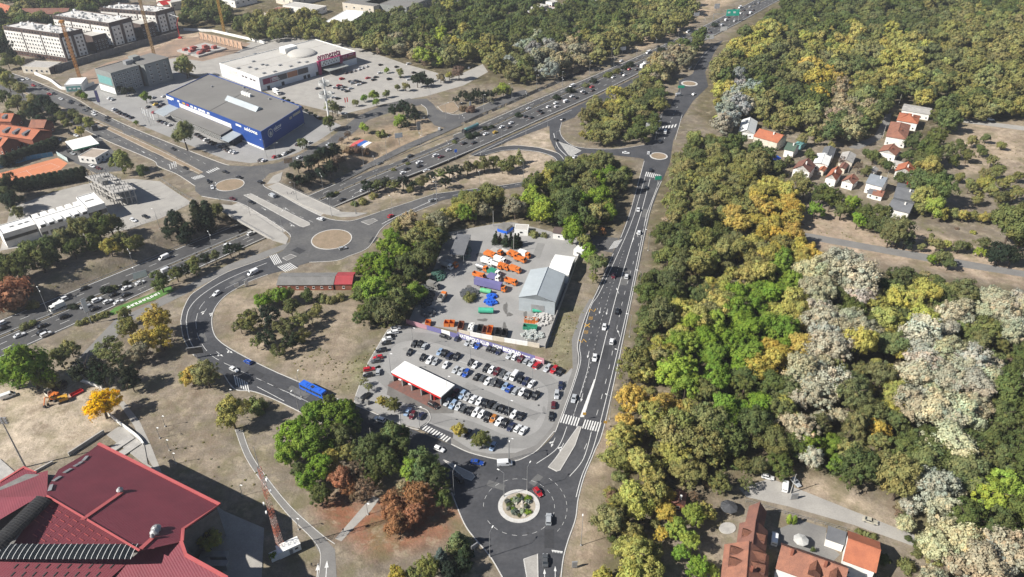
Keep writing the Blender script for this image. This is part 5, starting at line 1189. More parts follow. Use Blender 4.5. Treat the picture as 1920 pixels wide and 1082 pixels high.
for k, (x, y, rx, ry) in enumerate(((900, 745, 9, 3), (980, 735, 6, 3), (850, 660, 10, 3), (940, 700, 12, 3), (760, 655, 6, 4), (1020, 770, 4, 8), (880, 770, 10, 3), (930, 790, 8, 3), (990, 770, 5, 3))):
    sheet('oil_stain', [(x + rx * math.cos(a) * (.7 + .5 * ((k * 7 + j * 5) % 4) / 4), y + ry * math.sin(a) * (.7 + .5 * ((k * 3 + j * 7) % 4) / 4)) for j, a in enumerate(np.linspace(0, 6.283, 12)[:-1])], .0415, LOT_DARK, car_park, sm=3)
# ------------------------------------------------------------------ village houses
V = [('salmon_house', (1458, 268), (1477, 256), (1414, 254), 6, 9, CREAM, TILE, 'largest salmon roofed house at the edge of the village wood', 'v', 0), ('green_house', (1489, 284), (1500, 273), (1473, 276), 5, 7.5, WALLW, mat('green_roof', (.07, .11, .08), (.06, .09, .07), .4, .8), 'small white house with dark green roof', 'v', 0),
     ('green_shed', (1503, 272), (1516, 262), (1494, 266), 4, 5, TEAL, TEAL, 'teal roofed shed behind the green roofed house', 'u', 0), ('grey_shed', (1562, 296), (1568, 279), (1541, 287), 4, 5.5, CREAM, GREYSLATE, 'grey pitched shed behind the white roofed barn', 'u', 0), ('white_barn', (1553, 311), (1560, 292), (1526, 302), 4.5, 5.5, WALLW, WHITE, 'white roofed barn in the village middle', 'u', 0),
     ('pale_barn', (1599, 306), (1606, 290), (1571, 303), 4, 5.5, CREAM, CONC, 'pale grey roofed barn beside bare shrubs', 'u', 0), ('flat_store', (1744, 215), (1748, 203), (1688, 211), 4.5, 5, WALLW, CONC, 'long pale flat roofed store at the top of the lane', 'v', 0), ('hip_house', (1721, 232), (1726, 217), (1679, 230), 5.5, 8.5, WALLW, TILE, 'upper hip roofed salmon house on the lane', 'v', 1),
     ('hip_house', (1700, 262), (1708, 234), (1660, 257), 6, 8.5, WALLW, TILE_O, 'broad hip roofed house with white walls on the lane', 'u', 1), ('lane_house', (1680, 292), (1690, 280), (1650, 280), 4.5, 7, WALLW, TILE_O, 'lower gabled salmon house on the lane', 'u', 0), ('orange_house', (1711, 328), (1718, 315), (1680, 316), 5, 8, WALLW, TILE, 'orange roofed house behind the grey double roof', 'u', 0),
     ('red_shed', (1722, 351), (1726, 341), (1699, 347), 3, 4, BRICKR, RED, 'bright red roofed shed beside the grey double roof', 'v', 0), ('grey_house', (1716, 378), (1723, 350), (1676, 366), 5.5, 7.2, WALLW, GREYSLATE, 'grey double pitched roof house with white chimneys', 'v', 0), ('dark_house', (1705, 400), (1716, 380), (1668, 384), 5, 7, WALLW, GREYSLATE, 'dark grey roofed white house lowest in the village', 'v', 0),
     ('blue_grey_house', (1655, 351), (1668, 335), (1620, 346), 6, 9, WALLW, mat('blue_grey_tiles', (.2, .22, .25), (.16, .18, .2), .4, .8), 'white house with blue grey roof and red porch', 'v', 0), ('brown_house', (1519, 324), (1530, 310), (1487, 315), 6, 9.5, WALLW, TILE_B, 'white house with steep brown roof near the blue tarp', 'u', 0), ('red_cottage', (1568, 338), (1580, 322), (1546, 334), 5, 8, WALLW, TILE, 'red roofed cottage with twin gables in the village front', 'u', 0),
     ('red_cottage', (1600, 346), (1611, 336), (1579, 338), 4, 6.5, WALLW, TILE_O, 'smaller red roofed cottage beside the blue grey roof', 'u', 0), ('porch_house', (1655, 369), (1660, 358), (1636, 362), 3, 4, WALLW, TILE_O, 'reddish porch in front of the blue grey roofed house', 'v', 0), ('greenhouse_tent', (1415, 252), (1421, 228), (1385, 244), 3.5, 6.0, WHITE, mat('white_film', (.66, .67, .66), (.58, .6, .6), .5, .4), 'white plastic covered tunnel beside the salmon house', 'u', 0),
     ('garden_shed', (1585, 318), (1592, 308), (1572, 314), 3, 4, CREAM, TILE_B, 'brown roofed garden shed between the village cottages', 'u', 0), ('garden_shed', (1640, 365), (1646, 356), (1626, 361), 3, 4, WALLW, GREYSLATE, 'small grey roofed shed in front of the village row', 'v', 0), ('garden_shed', (1545, 322), (1552, 314), (1533, 319), 3, 4, CREAM, TILE, 'orange roofed shed beside the brown roofed house', 'u', 0), ('garden_shed', (1640, 325), (1648, 317), (1625, 322), 3, 4.2, WALLW, CONC, 'pale roofed shed behind the blue grey roof', 'u', 0), ('garden_shed', (1690, 312), (1696, 304), (1672, 308), 3, 4, CREAM, CONC, 'pale shed behind the orange roofed house', 'v', 0), ('tarp_shelter', (1458, 303), (1465, 296), (1443, 299), 3, 3.8, DARK, BLUEP, 'blue tarpaulin shelter under trees', 'u', 0), ('brick_hut', (1285, 950), (1288, 925), (1258, 945), 3, 4.5, BRICKR, TILE_B, 'small brick hut with dark tiles among yellow trees', 'u', 0)]
for nm, a, b_, c, e, r_, wm, rm, lab, al, hp in V:
    gable(nm, a, b_, c, e, r_, wm, rm, lab, al, .4, 'house' if 'shed' not in nm and 'barn' not in nm else 'shed', hip=.9 * hp, chim=0 if ('shed' in nm or 'barn' in nm or 'tent' in nm or 'tarp' in nm or 'store' in nm) else 1, group='village houses by the wood')
# ------------------------------------------------------------------ courtyard houses, lower right
def dormer(s, x, y0, d, z0, w_, h_, face, roof):
    """small gabled dormer; face -1 looks to -x, +1 to +x (ridge along v) or -y (ridge along u)"""
    mb = MB(); hw = w_ / 2
    if face in ('L', 'R'):
        sg = -1 if face == 'L' else 1; xo = x
        vs = [(xo, y0 - hw, z0), (xo, y0 + hw, z0), (xo, y0 + hw, z0 + h_), (xo, y0 - hw, z0 + h_), (xo, y0, z0 + h_ + hw * .8), (xo - sg * d, y0 + hw, z0 + h_), (xo - sg * d, y0 - hw, z0 + h_), (xo - sg * d, y0, z0 + h_ + hw * .8)]
    else:
        if face == 'K': y0, d = s.W - y0, -d
        vs = [(x - hw, y0, z0), (x + hw, y0, z0), (x + hw, y0, z0 + h_), (x - hw, y0, z0 + h_), (x, y0, z0 + h_ + hw * .8), (x + hw, y0 + d, z0 + h_), (x - hw, y0 + d, z0 + h_), (x, y0 + d, z0 + h_ + hw * .8)]
    w1 = MB().add(vs, [(0, 1, 2, 3), (3, 2, 4), (0, 3, 6), (1, 5, 2), (3, 2, 1, 0), (4, 2, 3)]); dm = w1.build('dormer', TILE_B, s.root)
    up = [(a, b_, c + .12) for a, b_, c in vs]
    MB().add(up, [(3, 4, 7, 6), (4, 2, 5, 7), (6, 7, 4, 3), (7, 5, 2, 4)]).build('dormer_roof', roof, dm)
s = gable('courtyard_house', (1438, 1122), (1442, 1042), (1348, 1114), 5.0, 9.2, WALLW, TILE_O, 'old tiled house with rows of dormers beside a white van', 'u', .4, chim=1)
for k in range(2): dormer(s, s.L * (.55 + .27 * k), s.W * .1, s.W * .36, 6.0, s.L * .22, 1.2, 'F', TILE_O); dormer(s, s.L * (.52 + .27 * k), s.W * .12, s.W * .34, 6.0, s.L * .2, 1.2, 'K', TILE_O)
s = gable('courtyard_house', (1435, 1042), (1440, 996), (1378, 1038), 5.0, 8.6, WALLW, TILE_B, 'middle gable of the stepped tiled house by the white van', 'u', .4)
dormer(s, s.L * .5, s.W * .1, s.W * .36, 5.8, s.L * .3, 1.2, 'F', TILE_O); dormer(s, s.L * .5, s.W * .12, s.W * .34, 5.8, s.L * .3, 1.2, 'K', TILE_O)
gable('courtyard_house', (1430, 998), (1438, 960), (1394, 993), 4.4, 7.8, WALLW, TILE_B, 'narrow tiled wing with steep roof facing the lane', 'u', .4)
s = gable('courtyard_house', (1454, 1066), (1580, 1112), (1458, 1015), 6, 10.5, WALLW, TILE_O, 'long tiled house with dormers and chimneys along the courtyard', 'u', .4, chim=2)
dormer(s, s.L * .55, s.W * .1, s.W * .4, 7.2, 3.2, 1.6, 'F', TILE_O); dormer(s, s.L * .85, s.W * .1, s.W * .4, 7.2, 3.2, 1.6, 'F', TILE_O)
s = gable('orange_house', (1643, 1074), (1650, 1016), (1581, 1047), 6.0, 9.0, WALLW, TILE, 'bright orange roofed house beside the village lane', 'v', .4)
b = Bld('dark_shed', (1584, 1022), (1588, 997), (1548, 1012), 3.6, 'dark ribbed mono pitch shed touching the orange house', 'shed'); b.box('wall', .2, b.L - .2, .2, b.W - .2, 0, 3.2, WALLW); b.box('roof', 0, b.L, 0, b.W, 3.2, 3.5, GREYSLATE); b.box('roof', 1, 5, b.W * .5, b.W, 2.6, 2.9, BROWNW) 
sheet('courtyard_pavement', [(1440, 1000), (1500, 975), (1550, 990), (1546, 1015), (1575, 1040), (1560, 1055), (1470, 1020), (1442, 1030)], .03, PAVE_D)
slab('round_terrace_pavement', [(1364 + 16 * math.cos(t), 990 + 11 * math.sin(t)) for t in np.linspace(0, 2 * math.pi, 20)[:-1]], -.1, .2, CONC)
fence([(1398, 942), (1450, 958), (1500, 972), (1545, 985), (1590, 997)], 1.5, STEEL, 'wire_fence', 'wire mesh fence between village lane and courtyard', 3.0, infill=False)
def umbrella(px, py, r, h, m, label, legs=False):
    p = P(px, py, h); t = thing('gazebo' if legs else 'parasol', (p.x, p.y, 0)); tag(t, label, 'gazebo' if legs else 'parasol'); mb = MB(); n = 8
    for k in range(n):
        a0, a1 = 2 * math.pi * k / n, 2 * math.pi * (k + 1) / n
        mb.add([(0, 0, h + r * .35), (r * math.cos(a0), r * math.sin(a0), h), (r * math.cos(a1), r * math.sin(a1), h)], [(0, 1, 2), (2, 1, 0)])
        mb.add([(r * math.cos(a0), r * math.sin(a0), h), (r * math.cos(a1), r * math.sin(a1), h), (r * math.cos(a1), r * math.sin(a1), h - .2), (r * math.cos(a0), r * math.sin(a0), h - .2)], [(0, 1, 2, 3), (3, 2, 1, 0)])
    mb.build('canopy', m, t)
    if legs:
        for k in range(6): MB().tube((r * .85 * math.cos(k * 1.047), r * .85 * math.sin(k * 1.047), 0), (r * .85 * math.cos(k * 1.047), r * .85 * math.sin(k * 1.047), h), .09).build('leg', DARK, t)
    else: MB().tube((0, 0, 0), (0, 0, h + r * .3), .05).build('pole', STEEL, t)
umbrella(1502, 1012, 2.3, 2.5, WHITE, 'white parasol in the courtyard'); umbrella(1367, 950, 2.8, 2.6, GREYSLATE, 'grey six legged gazebo by the lane', True)
b = Bld('mobile_cabin', (562, 1046), (560, 1026), (522, 1036), 3.0, 'white container cabin at the foot of the lattice mast', 'cabin')
b.root.location = (*P(526, 1050).xy, 0); b.root.rotation_euler = (0, 0, heading(540, 1040, 34, -16)); b.box('body', 0, 6.5, 0, 3.0, .2, 3.0, WHITE); b.box('roof', -.1, 6.6, -.1, 3.1, 3.0, 3.12, WHITE); b.box('side_unit', -2.4, -.02, .2, 2.6, .2, 2.0, WHITE); b.box('door', 3.0, 4.0, -.06, -.01, .3, 2.4, STEEL); b.win('F', 5.2, 1.8, 1.2, .9)
# ------------------------------------------------------------------ vehicles
CARCOL = {'w': ((.76, .77, .78), 'white'), 's': ((.42, .44, .46), 'silver'), 'b': ((.012, .012, .014), 'black'), 'g': ((.09, .095, .1), 'dark grey'), 'n': ((.014, .02, .055), 'navy'), 'u': ((.015, .07, .36), 'blue'), 'l': ((.27, .37, .52), 'light blue'), 'r': ((.42, .012, .02), 'red'), 'm': ((.1, .012, .018), 'maroon'), 'y': ((.62, .4, .015), 'yellow'), 'o': ((.45, .17, .03), 'orange'), 'e': ((.5, .47, .38), 'beige')}
CT_ = {  # length, half width, hood z, belt z, roof z, glass base x0 x1, roof x0 x1 (fractions of length, front positive), rear deck z
    'hatch': (4.1, .87, .82, .92, 1.47, -.475, .2, -.40, .03, .92), 'sedan': (4.6, .89, .80, .9, 1.43, -.36, .19, -.22, .04, .92), 'suv': (4.5, .93, .98, 1.08, 1.68, -.475, .22, -.43, .06, 1.08), 'wagon': (4.7, .9, .82, .92, 1.48, -.475, .19, -.44, .04, .92), 'van': (5.2, .98, 1.0, 1.15, 2.1, .0, .38, -.49, .2, 2.05)}
CM = {}
def car_meshes(t):
    if t in CM: return CM[t]
    L, hw, hz, bz, rz, g0, g1, r0, r1, dz = CT_[t]
    body = MB()
    st = [(-.5, .36, dz * .86, .86), (-.485, .26, dz * .97, .95), (-.38, .22, dz, 1.0), (-.1, .2, bz, 1.0), (.18, .2, bz, 1.0), (.3, .22, hz, .99), (.44, .24, hz * .93, .93), (.49, .3, hz * .78, .82), (.5, .36, hz * .7, .76)]
    if t == 'van': st = [(-.5, .36, rz * .96, .95), (-.49, .28, rz, .98), (-.2, .25, rz, 1.0), (.2, .25, rz * .99, 1.0), (.24, .25, rz * .93, 1.0), (.385, .25, bz, .98), (.47, .28, hz * .92, .92), (.5, .36, hz * .7, .82)]
    def ring(x, zb, zt, k):
        w_ = hw * k; zm = zb + (zt - zb) * .55
        return [(x * L, -w_ * .9, zb), (x * L, -w_, zm), (x * L, -w_ * .93, zt - .05), (x * L, -w_ * .8, zt), (x * L, w_ * .8, zt), (x * L, w_ * .93, zt - .05), (x * L, w_, zm), (x * L, w_ * .9, zb)]
    rs = [ring(*s_) for s_ in st]
    for a, b_ in zip(rs, rs[1:]): body.add(a + b_, [(i, (i + 1) % 8, 8 + (i + 1) % 8, 8 + i) for i in range(8)])
    body.add(rs[0], [tuple(range(8))]); body.add(rs[-1], [tuple(range(8))[::-1]])
    glass = MB()
    if t != 'van':
        wb, wr = hw * .9, hw * .74
        lo = [(g0 * L, -wb, bz - .06), (g1 * L, -wb, bz - .06), (g1 * L, wb, bz - .06), (g0 * L, wb, bz - .06)]
        hi = [(r0 * L, -wr, rz - .05), (r1 * L, -wr, rz - .05), (r1 * L, wr, rz - .05), (r0 * L, wr, rz - .05)]
        glass.add(lo + hi, [(0, 1, 5, 4), (1, 2, 6, 5), (2, 3, 7, 6), (3, 0, 4, 7)])
        k = .05; rf = [(r0 * L - .03, -wr - .03, rz - .06), (r1 * L + .04, -wr - .03, rz - .06), (r1 * L + .04, wr + .03, rz - .06), (r0 * L - .03, wr + .03, rz - .06)]
        rt = [(x * .94, y * .9, rz) for x, y, z in rf]; body.add(rf + rt, [(0, 1, 5, 4), (1, 2, 6, 5), (2, 3, 7, 6), (3, 0, 4, 7), (4, 5, 6, 7)])
        for sy in (-1, 1):   # pillars
            for (xa, xb_) in ((g0, r0), (g1, r1), ((g0 + g1) / 2 - .03, (r0 + r1) / 2 - .02)):
                body.tube((xa * L, sy * wb, bz - .05), (xb_ * L, sy * (wr + .01), rz - .05), .05, n=4, caps=False)
            body.box((g1 * L - .25, sy * (hw + .1), bz + .05), (.16, .2, .14))
    else:
        y = hw * .995
        glass.add([(.245 * L, -hw * .8, rz * .915), (.38 * L, -hw * .86, bz + .06), (.38 * L, hw * .86, bz + .06), (.245 * L, hw * .8, rz * .915)], [(0, 1, 2, 3), (3, 2, 1, 0)])
        for v in range(4): glass.v[v] = (glass.v[v][0] + .03, glass.v[v][1], glass.v[v][2] + .03)
        for sy in (-1, 1): glass.add([(.07 * L, sy * (hw + .012), bz + .1), (.3 * L, sy * (hw + .012), bz + .1), (.22 * L, sy * (hw * .98), rz * .86), (.07 * L, sy * (hw * .98), rz * .86)], [(0, 1, 2, 3), (3, 2, 1, 0)])
        glass.add([(-.503 * L, -.7, 1.2), (-.503 * L, .7, 1.2), (-.496 * L, .7, 1.8), (-.496 * L, -.7, 1.8)], [(0, 1, 2, 3), (3, 2, 1, 0)])
    wh = MB()
    wh.tube((0, -.11, 0), (0, .11, 0), .32, n=12); wh.tube((0, -.125, 0), (0, .125, 0), .2, n=10, mi=1)
    hl, tl = MB().box((0, 0, 0), (.12, .36, .16)), MB().box((0, 0, 0), (.1, .3, .18))
    def me_(mb, nm, ms, sm=False):
        me = bpy.data.meshes.new(nm); me.from_pydata(mb.v, [], mb.f)
        for m in ms: me.materials.append(m)
        if any(mb.m): me.polygons.foreach_set('material_index', mb.m)
        if sm: me.polygons.foreach_set('use_smooth', [True] * len(mb.f)); 
        return me
    one = MB(); one.add(body.v, body.f, 0); one.add(glass.v, glass.f, 1)
    for x in (-.31, .31):
        for y in (-1, 1): one.tube((x * L, y * (hw - .2), .32), (x * L, y * (hw + .01), .32), .32, n=10, mi=2)
    for y in (-1, 1): one.box((.485 * L, y * hw * .62, hz * .75), (.1, .3, .14), mi=3); one.box((-.495 * L, y * hw * .72, dz * .72 if t != 'van' else 1.1), (.1, .26, .2), mi=4)
    CM[t] = dict(body=me_(body, 'body', [PAINT]), glass=me_(glass, 'windows', [GLASS]), wheel=me_(wh, 'wheel', [RUBBER, STEEL]), hl=me_(hl, 'headlight', [HEADL]), tl=me_(tl, 'taillight', [REDL]), one=me_(one, 'car', [PAINT, GLASS, RUBBER, HEADL, REDL]))
    return CM[t]
def car(px, py, ck, t, hd, z=0.06, full=True, phrase=None, group=None, label=None, kind='car'):
    p = P(px, py, z + .65); M = car_meshes(t); L, hw, hz, bz, rz, g0, g1, r0, r1, dz = CT_[t]
    col = CARCOL[ck][0]; j = rng.uniform(.88, 1.08); col = tuple(min(.85, c * j) for c in col)
    nm = {'van': 'van', 'suv': 'car', 'hatch': 'car', 'sedan': 'car', 'wagon': 'car'}[t]
    nm = ('parked_' if kind == 'parked' else '') + nm
    hd += rng.uniform(-.03, .03)
    if not full:
        o = inst(nm, M['one'], None, (p.x, p.y, z), hd); o.color = (*col, 1)
    else:
        o = thing(nm, (p.x, p.y, z), hd)
        b_ = inst('body', M['body'], o); b_.color = (*col, 1); inst('windows', M['glass'], o)
        for x in (-.31, .31):
            for y in (-1, 1): inst('wheel', M['wheel'], o, (x * L, y * (hw - .1), .32))
        for y in (-1, 1): inst('headlight', M['hl'], o, (.475 * L, y * hw * .62, hz * .74)); inst('taillight', M['tl'], o, (-.482 * L, y * hw * .72, dz * .74 if t != 'van' else 1.1))
    cn = CARCOL[ck][1]; ty = {'hatch': 'hatchback', 'sedan': 'saloon', 'suv': 'off-roader', 'wagon': 'estate car', 'van': 'van'}[t]
    ph = phrase or ('%s %s' % (cn, ty))
    if label: tag(o, label % (cn + ' ' + ty) if '%s' in label else label, 'van' if t == 'van' else 'car', group)
    else: reg(o, ph, 'van' if t == 'van' else 'car', group or 'cars on the roads')
    return o
TY = ['hatch', 'sedan', 'suv', 'hatch', 'wagon', 'hatch', 'sedan']
ORD = ['first', 'second', 'third', 'fourth', 'fifth', 'sixth', 'seventh', 'eighth', 'ninth', 'tenth', 'eleventh', 'twelfth', 'thirteenth', 'fourteenth', 'fifteenth', 'sixteenth', 'seventeenth']
def zf(ox, oy, k):
    return lambda x, y: (ox + x / k, oy + y / k)
# --- the car park, row by row (readings in an enlargement of the photo: origin 660,600, factor 4.161)
zp = zf(660, 600, 4.161)
ROWS = [('banner row', (13.5, -15), '825,140,n 905,172,s 948,180,s 982,197,u 1070,220,b 1108,228,b 1148,242,n 1228,278,s 1272,287,w 1318,303,m 1362,318,s 1402,333,s 1443,352,r 1525,375,s 1577,387,r 1622,405,b'),
        ('short rows behind the car wash', (11, -15), '485,183,b 530,187,b 567,203,s 448,252,b 550,292,b 605,312,w 650,325,s 730,350,w'),
        ('row below the banner row', (12, -15), '685,248,l 718,258,b 762,277,n 815,288,b,suv 925,332,b 962,350,w 1045,375,b 1087,388,w 1130,403,m 1175,420,g 1213,435,s 1265,438,w,van 1313,465,b 1355,480,n 1400,498,w'),
        ('row level with the car wash', (12, -15), '808,388,s 850,400,s 890,415,u 975,440,b 1020,453,g 1060,475,w 1108,485,g 1155,497,b 1195,518,l 1230,533,u 1278,550,s 1327,560,w 1370,583,b 1432,590,b,suv'),
        ('row off the car wash end', (12, -15.5), '805,566,m 860,583,l 898,600,s 945,615,w 992,633,w 1040,650,b 1083,655,b 1125,675,g 1163,693,b 1213,710,b 1262,735,w 1320,748,b'),
        ('lowest car park row', (12, -15.5), '742,640,s 788,660,l 830,675,s 873,693,g 920,708,b 965,718,w 1010,733,w 1058,760,b 1103,768,o 1147,790,w 1190,805,b,suv 1240,832,n 1293,843,w 1338,860,w'),
        ('column by the road kerb', (1.5, -15), '1628,510,n 1598,583,s 1572,660,m,hatch 1555,750,b'),
        ('column by the meadow', (17, -3), '342,63,w 320,95,w 300,122,b 275,147,w 268,178,b 230,235,b 203,290,r 185,318,g 135,382,r 125,430,b'),
        ('entrance bays', (9, -14), '435,713,l 472,740,m 540,745,n 905,885,n 1100,985,l'),
        ('car wash bays', (9, -8), '395,442,w,hatch 472,478,w,hatch 600,526,w,hatch 690,550,r,hatch')]
for rn, d, s_ in ROWS:
    for i, e in enumerate(s_.split()):
        q = e.split(','); x, y = zp(float(q[0]), float(q[1])); t = q[3] if len(q) > 3 else TY[(int(q[0]) * 7 + int(q[1])) % 7]
        car(x, y, q[2], t, heading(x, y, *d) + (math.pi if (int(q[0]) % 3) else 0), .05, True, group='cars in the car park', label='%s, ' + ORD[i] + ' from the left in the ' + rn if 'column' not in rn else '%s, ' + ORD[i] + ' from the top in the ' + rn, kind='parked')
for x, y, ck, t, dx, dy, lab in ((725, 128, 'b', 'wagon', 24, 8, 'black estate car parked end on beside the purple banner corner'), (205, 402, 's', 'hatch', 3, -14, 'silver hatchback parked apart near the car wash corner'), (635, 662, 'b', 'wagon', 16, 9, 'black estate car driving out past the car wash'), (110, 590, 'b', 'wagon', 13, -10, 'black estate car in tree shade by the bins')):
    q = zp(x, y); car(*q, ck, t, heading(*q, dx, dy), .05, True, group='cars in the car park', label=lab, kind='parked')
# --- cars on the roads: origin/factor, then x,y,colour,type,dx,dy
ROADCARS = [((660, 600, 4.161), '215,775,w,suv,-20,-8 680,1005,w,hatch,20,8'), ((0, 430, 4), '1623,480,w,hatch,-10,7 1895,325,w,van,-12,6 1860,993,u,hatch,-16,-8 1755,1050,w,hatch,16,8'),
            ((340, 200, 4), '330,488,b,sedan,10,3 430,527,b,sedan,-10,-3 205,560,b,hatch,5,9 232,605,w,hatch,3,9 385,690,m,sedan,10,4 525,715,b,sedan,10,5 590,565,b,suv,-8,-4 680,668,s,van,-10,-5 1042,842,w,hatch,-12,-3 1212,1060,s,hatch,12,-3 1570,818,r,hatch,10,-6 1885,700,s,wagon,12,-4 885,378,s,sedan,10,-6 1108,280,s,sedan,10,-5'),
            ((760, 200, 4), '1180,92,g,sedan,8,-5 1125,245,b,sedan,-6,-8 255,165,w,hatch,2,-8 205,700,s,wagon,12,-4 1275,375,w,hatch,8,-4 1655,345,w,sedan,10,1 1825,345,w,hatch,3,-10 1910,262,b,hatch,5,-10 1840,475,b,suv,2,-10 1805,605,b,sedan,2,-11 1748,770,w,sedan,2,-12 1753,942,w,hatch,2,-12'),
            ((960, 560, 4.508), '780,240,w,hatch,-2,12 843,360,w,hatch,2,-12 700,497,w,sedan,-2,14 523,843,s,sedan,-3,14 890,103,b,sedan,2,-12'), ((1000, 400, 4.328), '757,510,w,hatch,2,-12 650,505,m,sedan,-2,12'),
            ((800, 780, 3.583), '340,310,u,sedan,22,5 525,318,w,van,24,-1 215,415,b,wagon,-10,-12 748,510,r,hatch,10,12 820,692,s,suv,0,-18 797,968,g,sedan,0,-20'), ((400, 640, 6), '1280,705,w,hatch,-14,-7'),
            ((1100, 0, 4), '590,990,w,van,3,-8 555,1058,b,hatch,3,-9 775,510,s,van,2,-8 692,712,s,van,10,-1 805,705,w,hatch,6,-3'),
            ((0, 0, 4), '165,595,w,sedan,10,4 205,590,w,sedan,10,4 250,640,r,hatch,10,5 300,640,g,hatch,10,4 345,668,b,sedan,10,4 370,705,r,sedan,10,4 405,700,b,sedan,10,4 455,740,w,sedan,10,4 525,770,b,sedan,10,4 535,757,b,sedan,10,4 605,787,b,sedan,-10,-4 635,825,g,sedan,10,4 665,813,b,sedan,10,4 703,838,w,sedan,-10,-4 703,857,w,sedan,10,4 805,878,b,sedan,-10,-4 800,900,b,sedan,10,4 1300,1115,b,sedan,10,5 1390,1258,b,sedan,10,5'),
            ((740, 0, 4), '560,505,s,sedan,5,-5 1545,517,b,sedan,-10,4 1700,455,w,sedan,-10,4')]
for o_, s_ in ROADCARS:
    zz = zf(*o_)
    for e in s_.split():
        q = e.split(','); x, y = zz(float(q[0]), float(q[1])); car(x, y, q[2], q[3], heading(x, y, float(q[4]), float(q[5])), .065, scale_at(x, y) > 2.7, group='cars on the roads')
# --- highway traffic
HWC = [((0, 430, 4), '5,705,w,hatch 15,740,b,sedan 145,792,w,sedan 318,722,b,sedan 312,768,b,sedan 345,785,w,suv 483,652,b,suv 470,527,w,suv 628,442,b,sedan 640,577,s,sedan 708,593,b,sedan 728,530,w,suv 808,540,w,hatch 890,543,w,sedan 853,487,b,sedan 945,487,b,sedan 950,437,w,sedan 1050,398,w,sedan 1250,305,w,van 1060,328,b,suv 1228,212,w,van 1810,10,b,sedan 1885,30,w,suv 1705,115,w,hatch'),
       ((340, 200, 4), '1210,695,b,sedan 1365,625,w,hatch 1665,495,w,hatch 1720,370,b,sedan 1490,425,g,sedan 1675,408,b,suv 1788,415,w,sedan 1790,443,b,sedan 1840,477,s,hatch'),
       ((760, 200, 4), '35,368,b,sedan 105,415,w,sedan 110,445,b,sedan 15,465,b,sedan 160,478,w,sedan 230,365,w,suv 270,375,m,sedan 325,325,w,hatch 440,272,b,sedan 515,268,b,sedan 375,248,b,suv 605,203,w,sedan 675,190,y,hatch 725,150,w,sedan 778,150,b,sedan 795,120,w,sedan 900,72,b,sedan 945,80,b,sedan 1005,28,b,sedan 925,12,w,sedan 1025,45,b,sedan'),
       ((740, 0, 4), '1330,645,w,van 1410,683,w,sedan 1430,697,b,sedan 1330,720,w,sedan 1363,733,b,sedan 1285,760,w,van 1270,745,b,sedan 1210,770,w,sedan 1213,797,w,hatch 1153,800,w,hatch 1480,650,r,sedan 1485,675,b,sedan 1640,578,w,sedan 1725,562,w,hatch 1700,550,b,sedan 1760,518,r,hatch 1815,520,b,sedan 1830,490,b,sedan 1905,390,w,van 1880,465,w,hatch 1858,545,w,van'),
       ((1100, 0, 4), '440,467,w,sedan 475,450,w,sedan 505,430,s,sedan 545,413,b,sedan 575,422,s,sedan 590,435,b,sedan 535,347,b,sedan 460,393,w,van 695,338,w,sedan 760,238,w,van 860,225,b,sedan 910,215,s,sedan 930,240,b,sedan 1015,190,s,van 985,165,b,sedan 1045,150,w,van 1110,155,w,sedan 1155,100,w,hatch 1180,75,b,sedan 1225,50,w,sedan 1230,97,w,van 1105,70,b,sedan 1150,55,w,van 1260,30,b,sedan 1290,20,s,sedan 1205,110,b,sedan 1250,75,b,sedan 960,195,b,sedan 1065,130,b,sedan 890,245,g,sedan')]
def hw_place(x, y):
    z = zh(x) + .03; p = P(x, y, z + .65); i = min(range(1, len(MED) - 1), key=lambda k: (MED[k] - p).xy.length_squared)
    d = MED[i + 1] - MED[i - 1]; off = d.x * (p.y - MED[i].y) - d.y * (p.x - MED[i].x)
    return z, math.atan2(d.y, d.x) + (math.pi if off > 0 else 0)
for o_, s_ in HWC:
    zz = zf(*o_)
    for e in s_.split():
        q = e.split(','); x, y = zz(float(q[0]), float(q[1])); z, hd = hw_place(x, y); car(x, y, q[2], q[3], hd, z, scale_at(x, y) > 3.0, group='highway traffic')
# --- smaller car parks, cars too small to show their parts
def parked(o_, s_, d, group):
    zz = zf(*o_)
    for e in s_.split():
        q = e.split(','); x, y = zz(float(q[0]), float(q[1])); car(x, y, q[2], q[3] if len(q) > 3 else TY[(int(q[0]) + int(q[1])) % 7], heading(x, y, *d), .04, False, group=group, kind='parked')
parked((0, 0, 4), '855,820,w 885,835,b 905,848,b 930,855,b 955,868,b 985,880,b 1195,905,b 1225,915,n 1245,925,s 1275,935,w 1110,800,b 1165,780,y 1190,795,b 1220,780,b 1155,840,r 820,735,w 845,745,s 1150,730,s 1225,720,w', (7, -4), 'cars parked by the blue store')
parked((340, 200, 4), '115,205,b 135,218,g 160,232,b 185,246,w 213,262,b 245,275,b 285,293,s 318,298,b 335,312,b 355,325,b 375,333,w 402,343,w', (6, -3), 'cars parked by the blue store')
parked((340, 200, 4), '620,402,w 595,398,b 700,374,r 735,367,g 775,353,w 800,340,b 830,325,g 960,268,w', (7, -4), 'cars parked by the blue store')
parked((300, 0, 4), '1365,590,r 1560,583,r 1620,577,b 1605,597,b 1720,592,b 1650,545,w 1655,485,b 1775,500,b 1810,577,g 1865,595,w 1905,543,b 1865,477,w 1430,610,b 1468,603,g 1490,612,b 1445,622,s 1490,632,w 1530,620,b 1310,655,w 1345,640,r 1345,660,b 1370,670,s 1385,652,g 1405,682,b 1430,662,s 1185,662,b 1265,640,b 1285,697,w 1300,728,w 1335,737,b 1360,802,b 1380,850,w 1195,882,b', (8, -2), 'cars parked by the white store')
parked((300, 0, 4), '1395,545,b 1430,538,b 1460,528,s 1495,518,w 1520,508,w 1550,497,w 1210,885,b 1030,1082,b', (5, -4), 'cars parked by the white store')
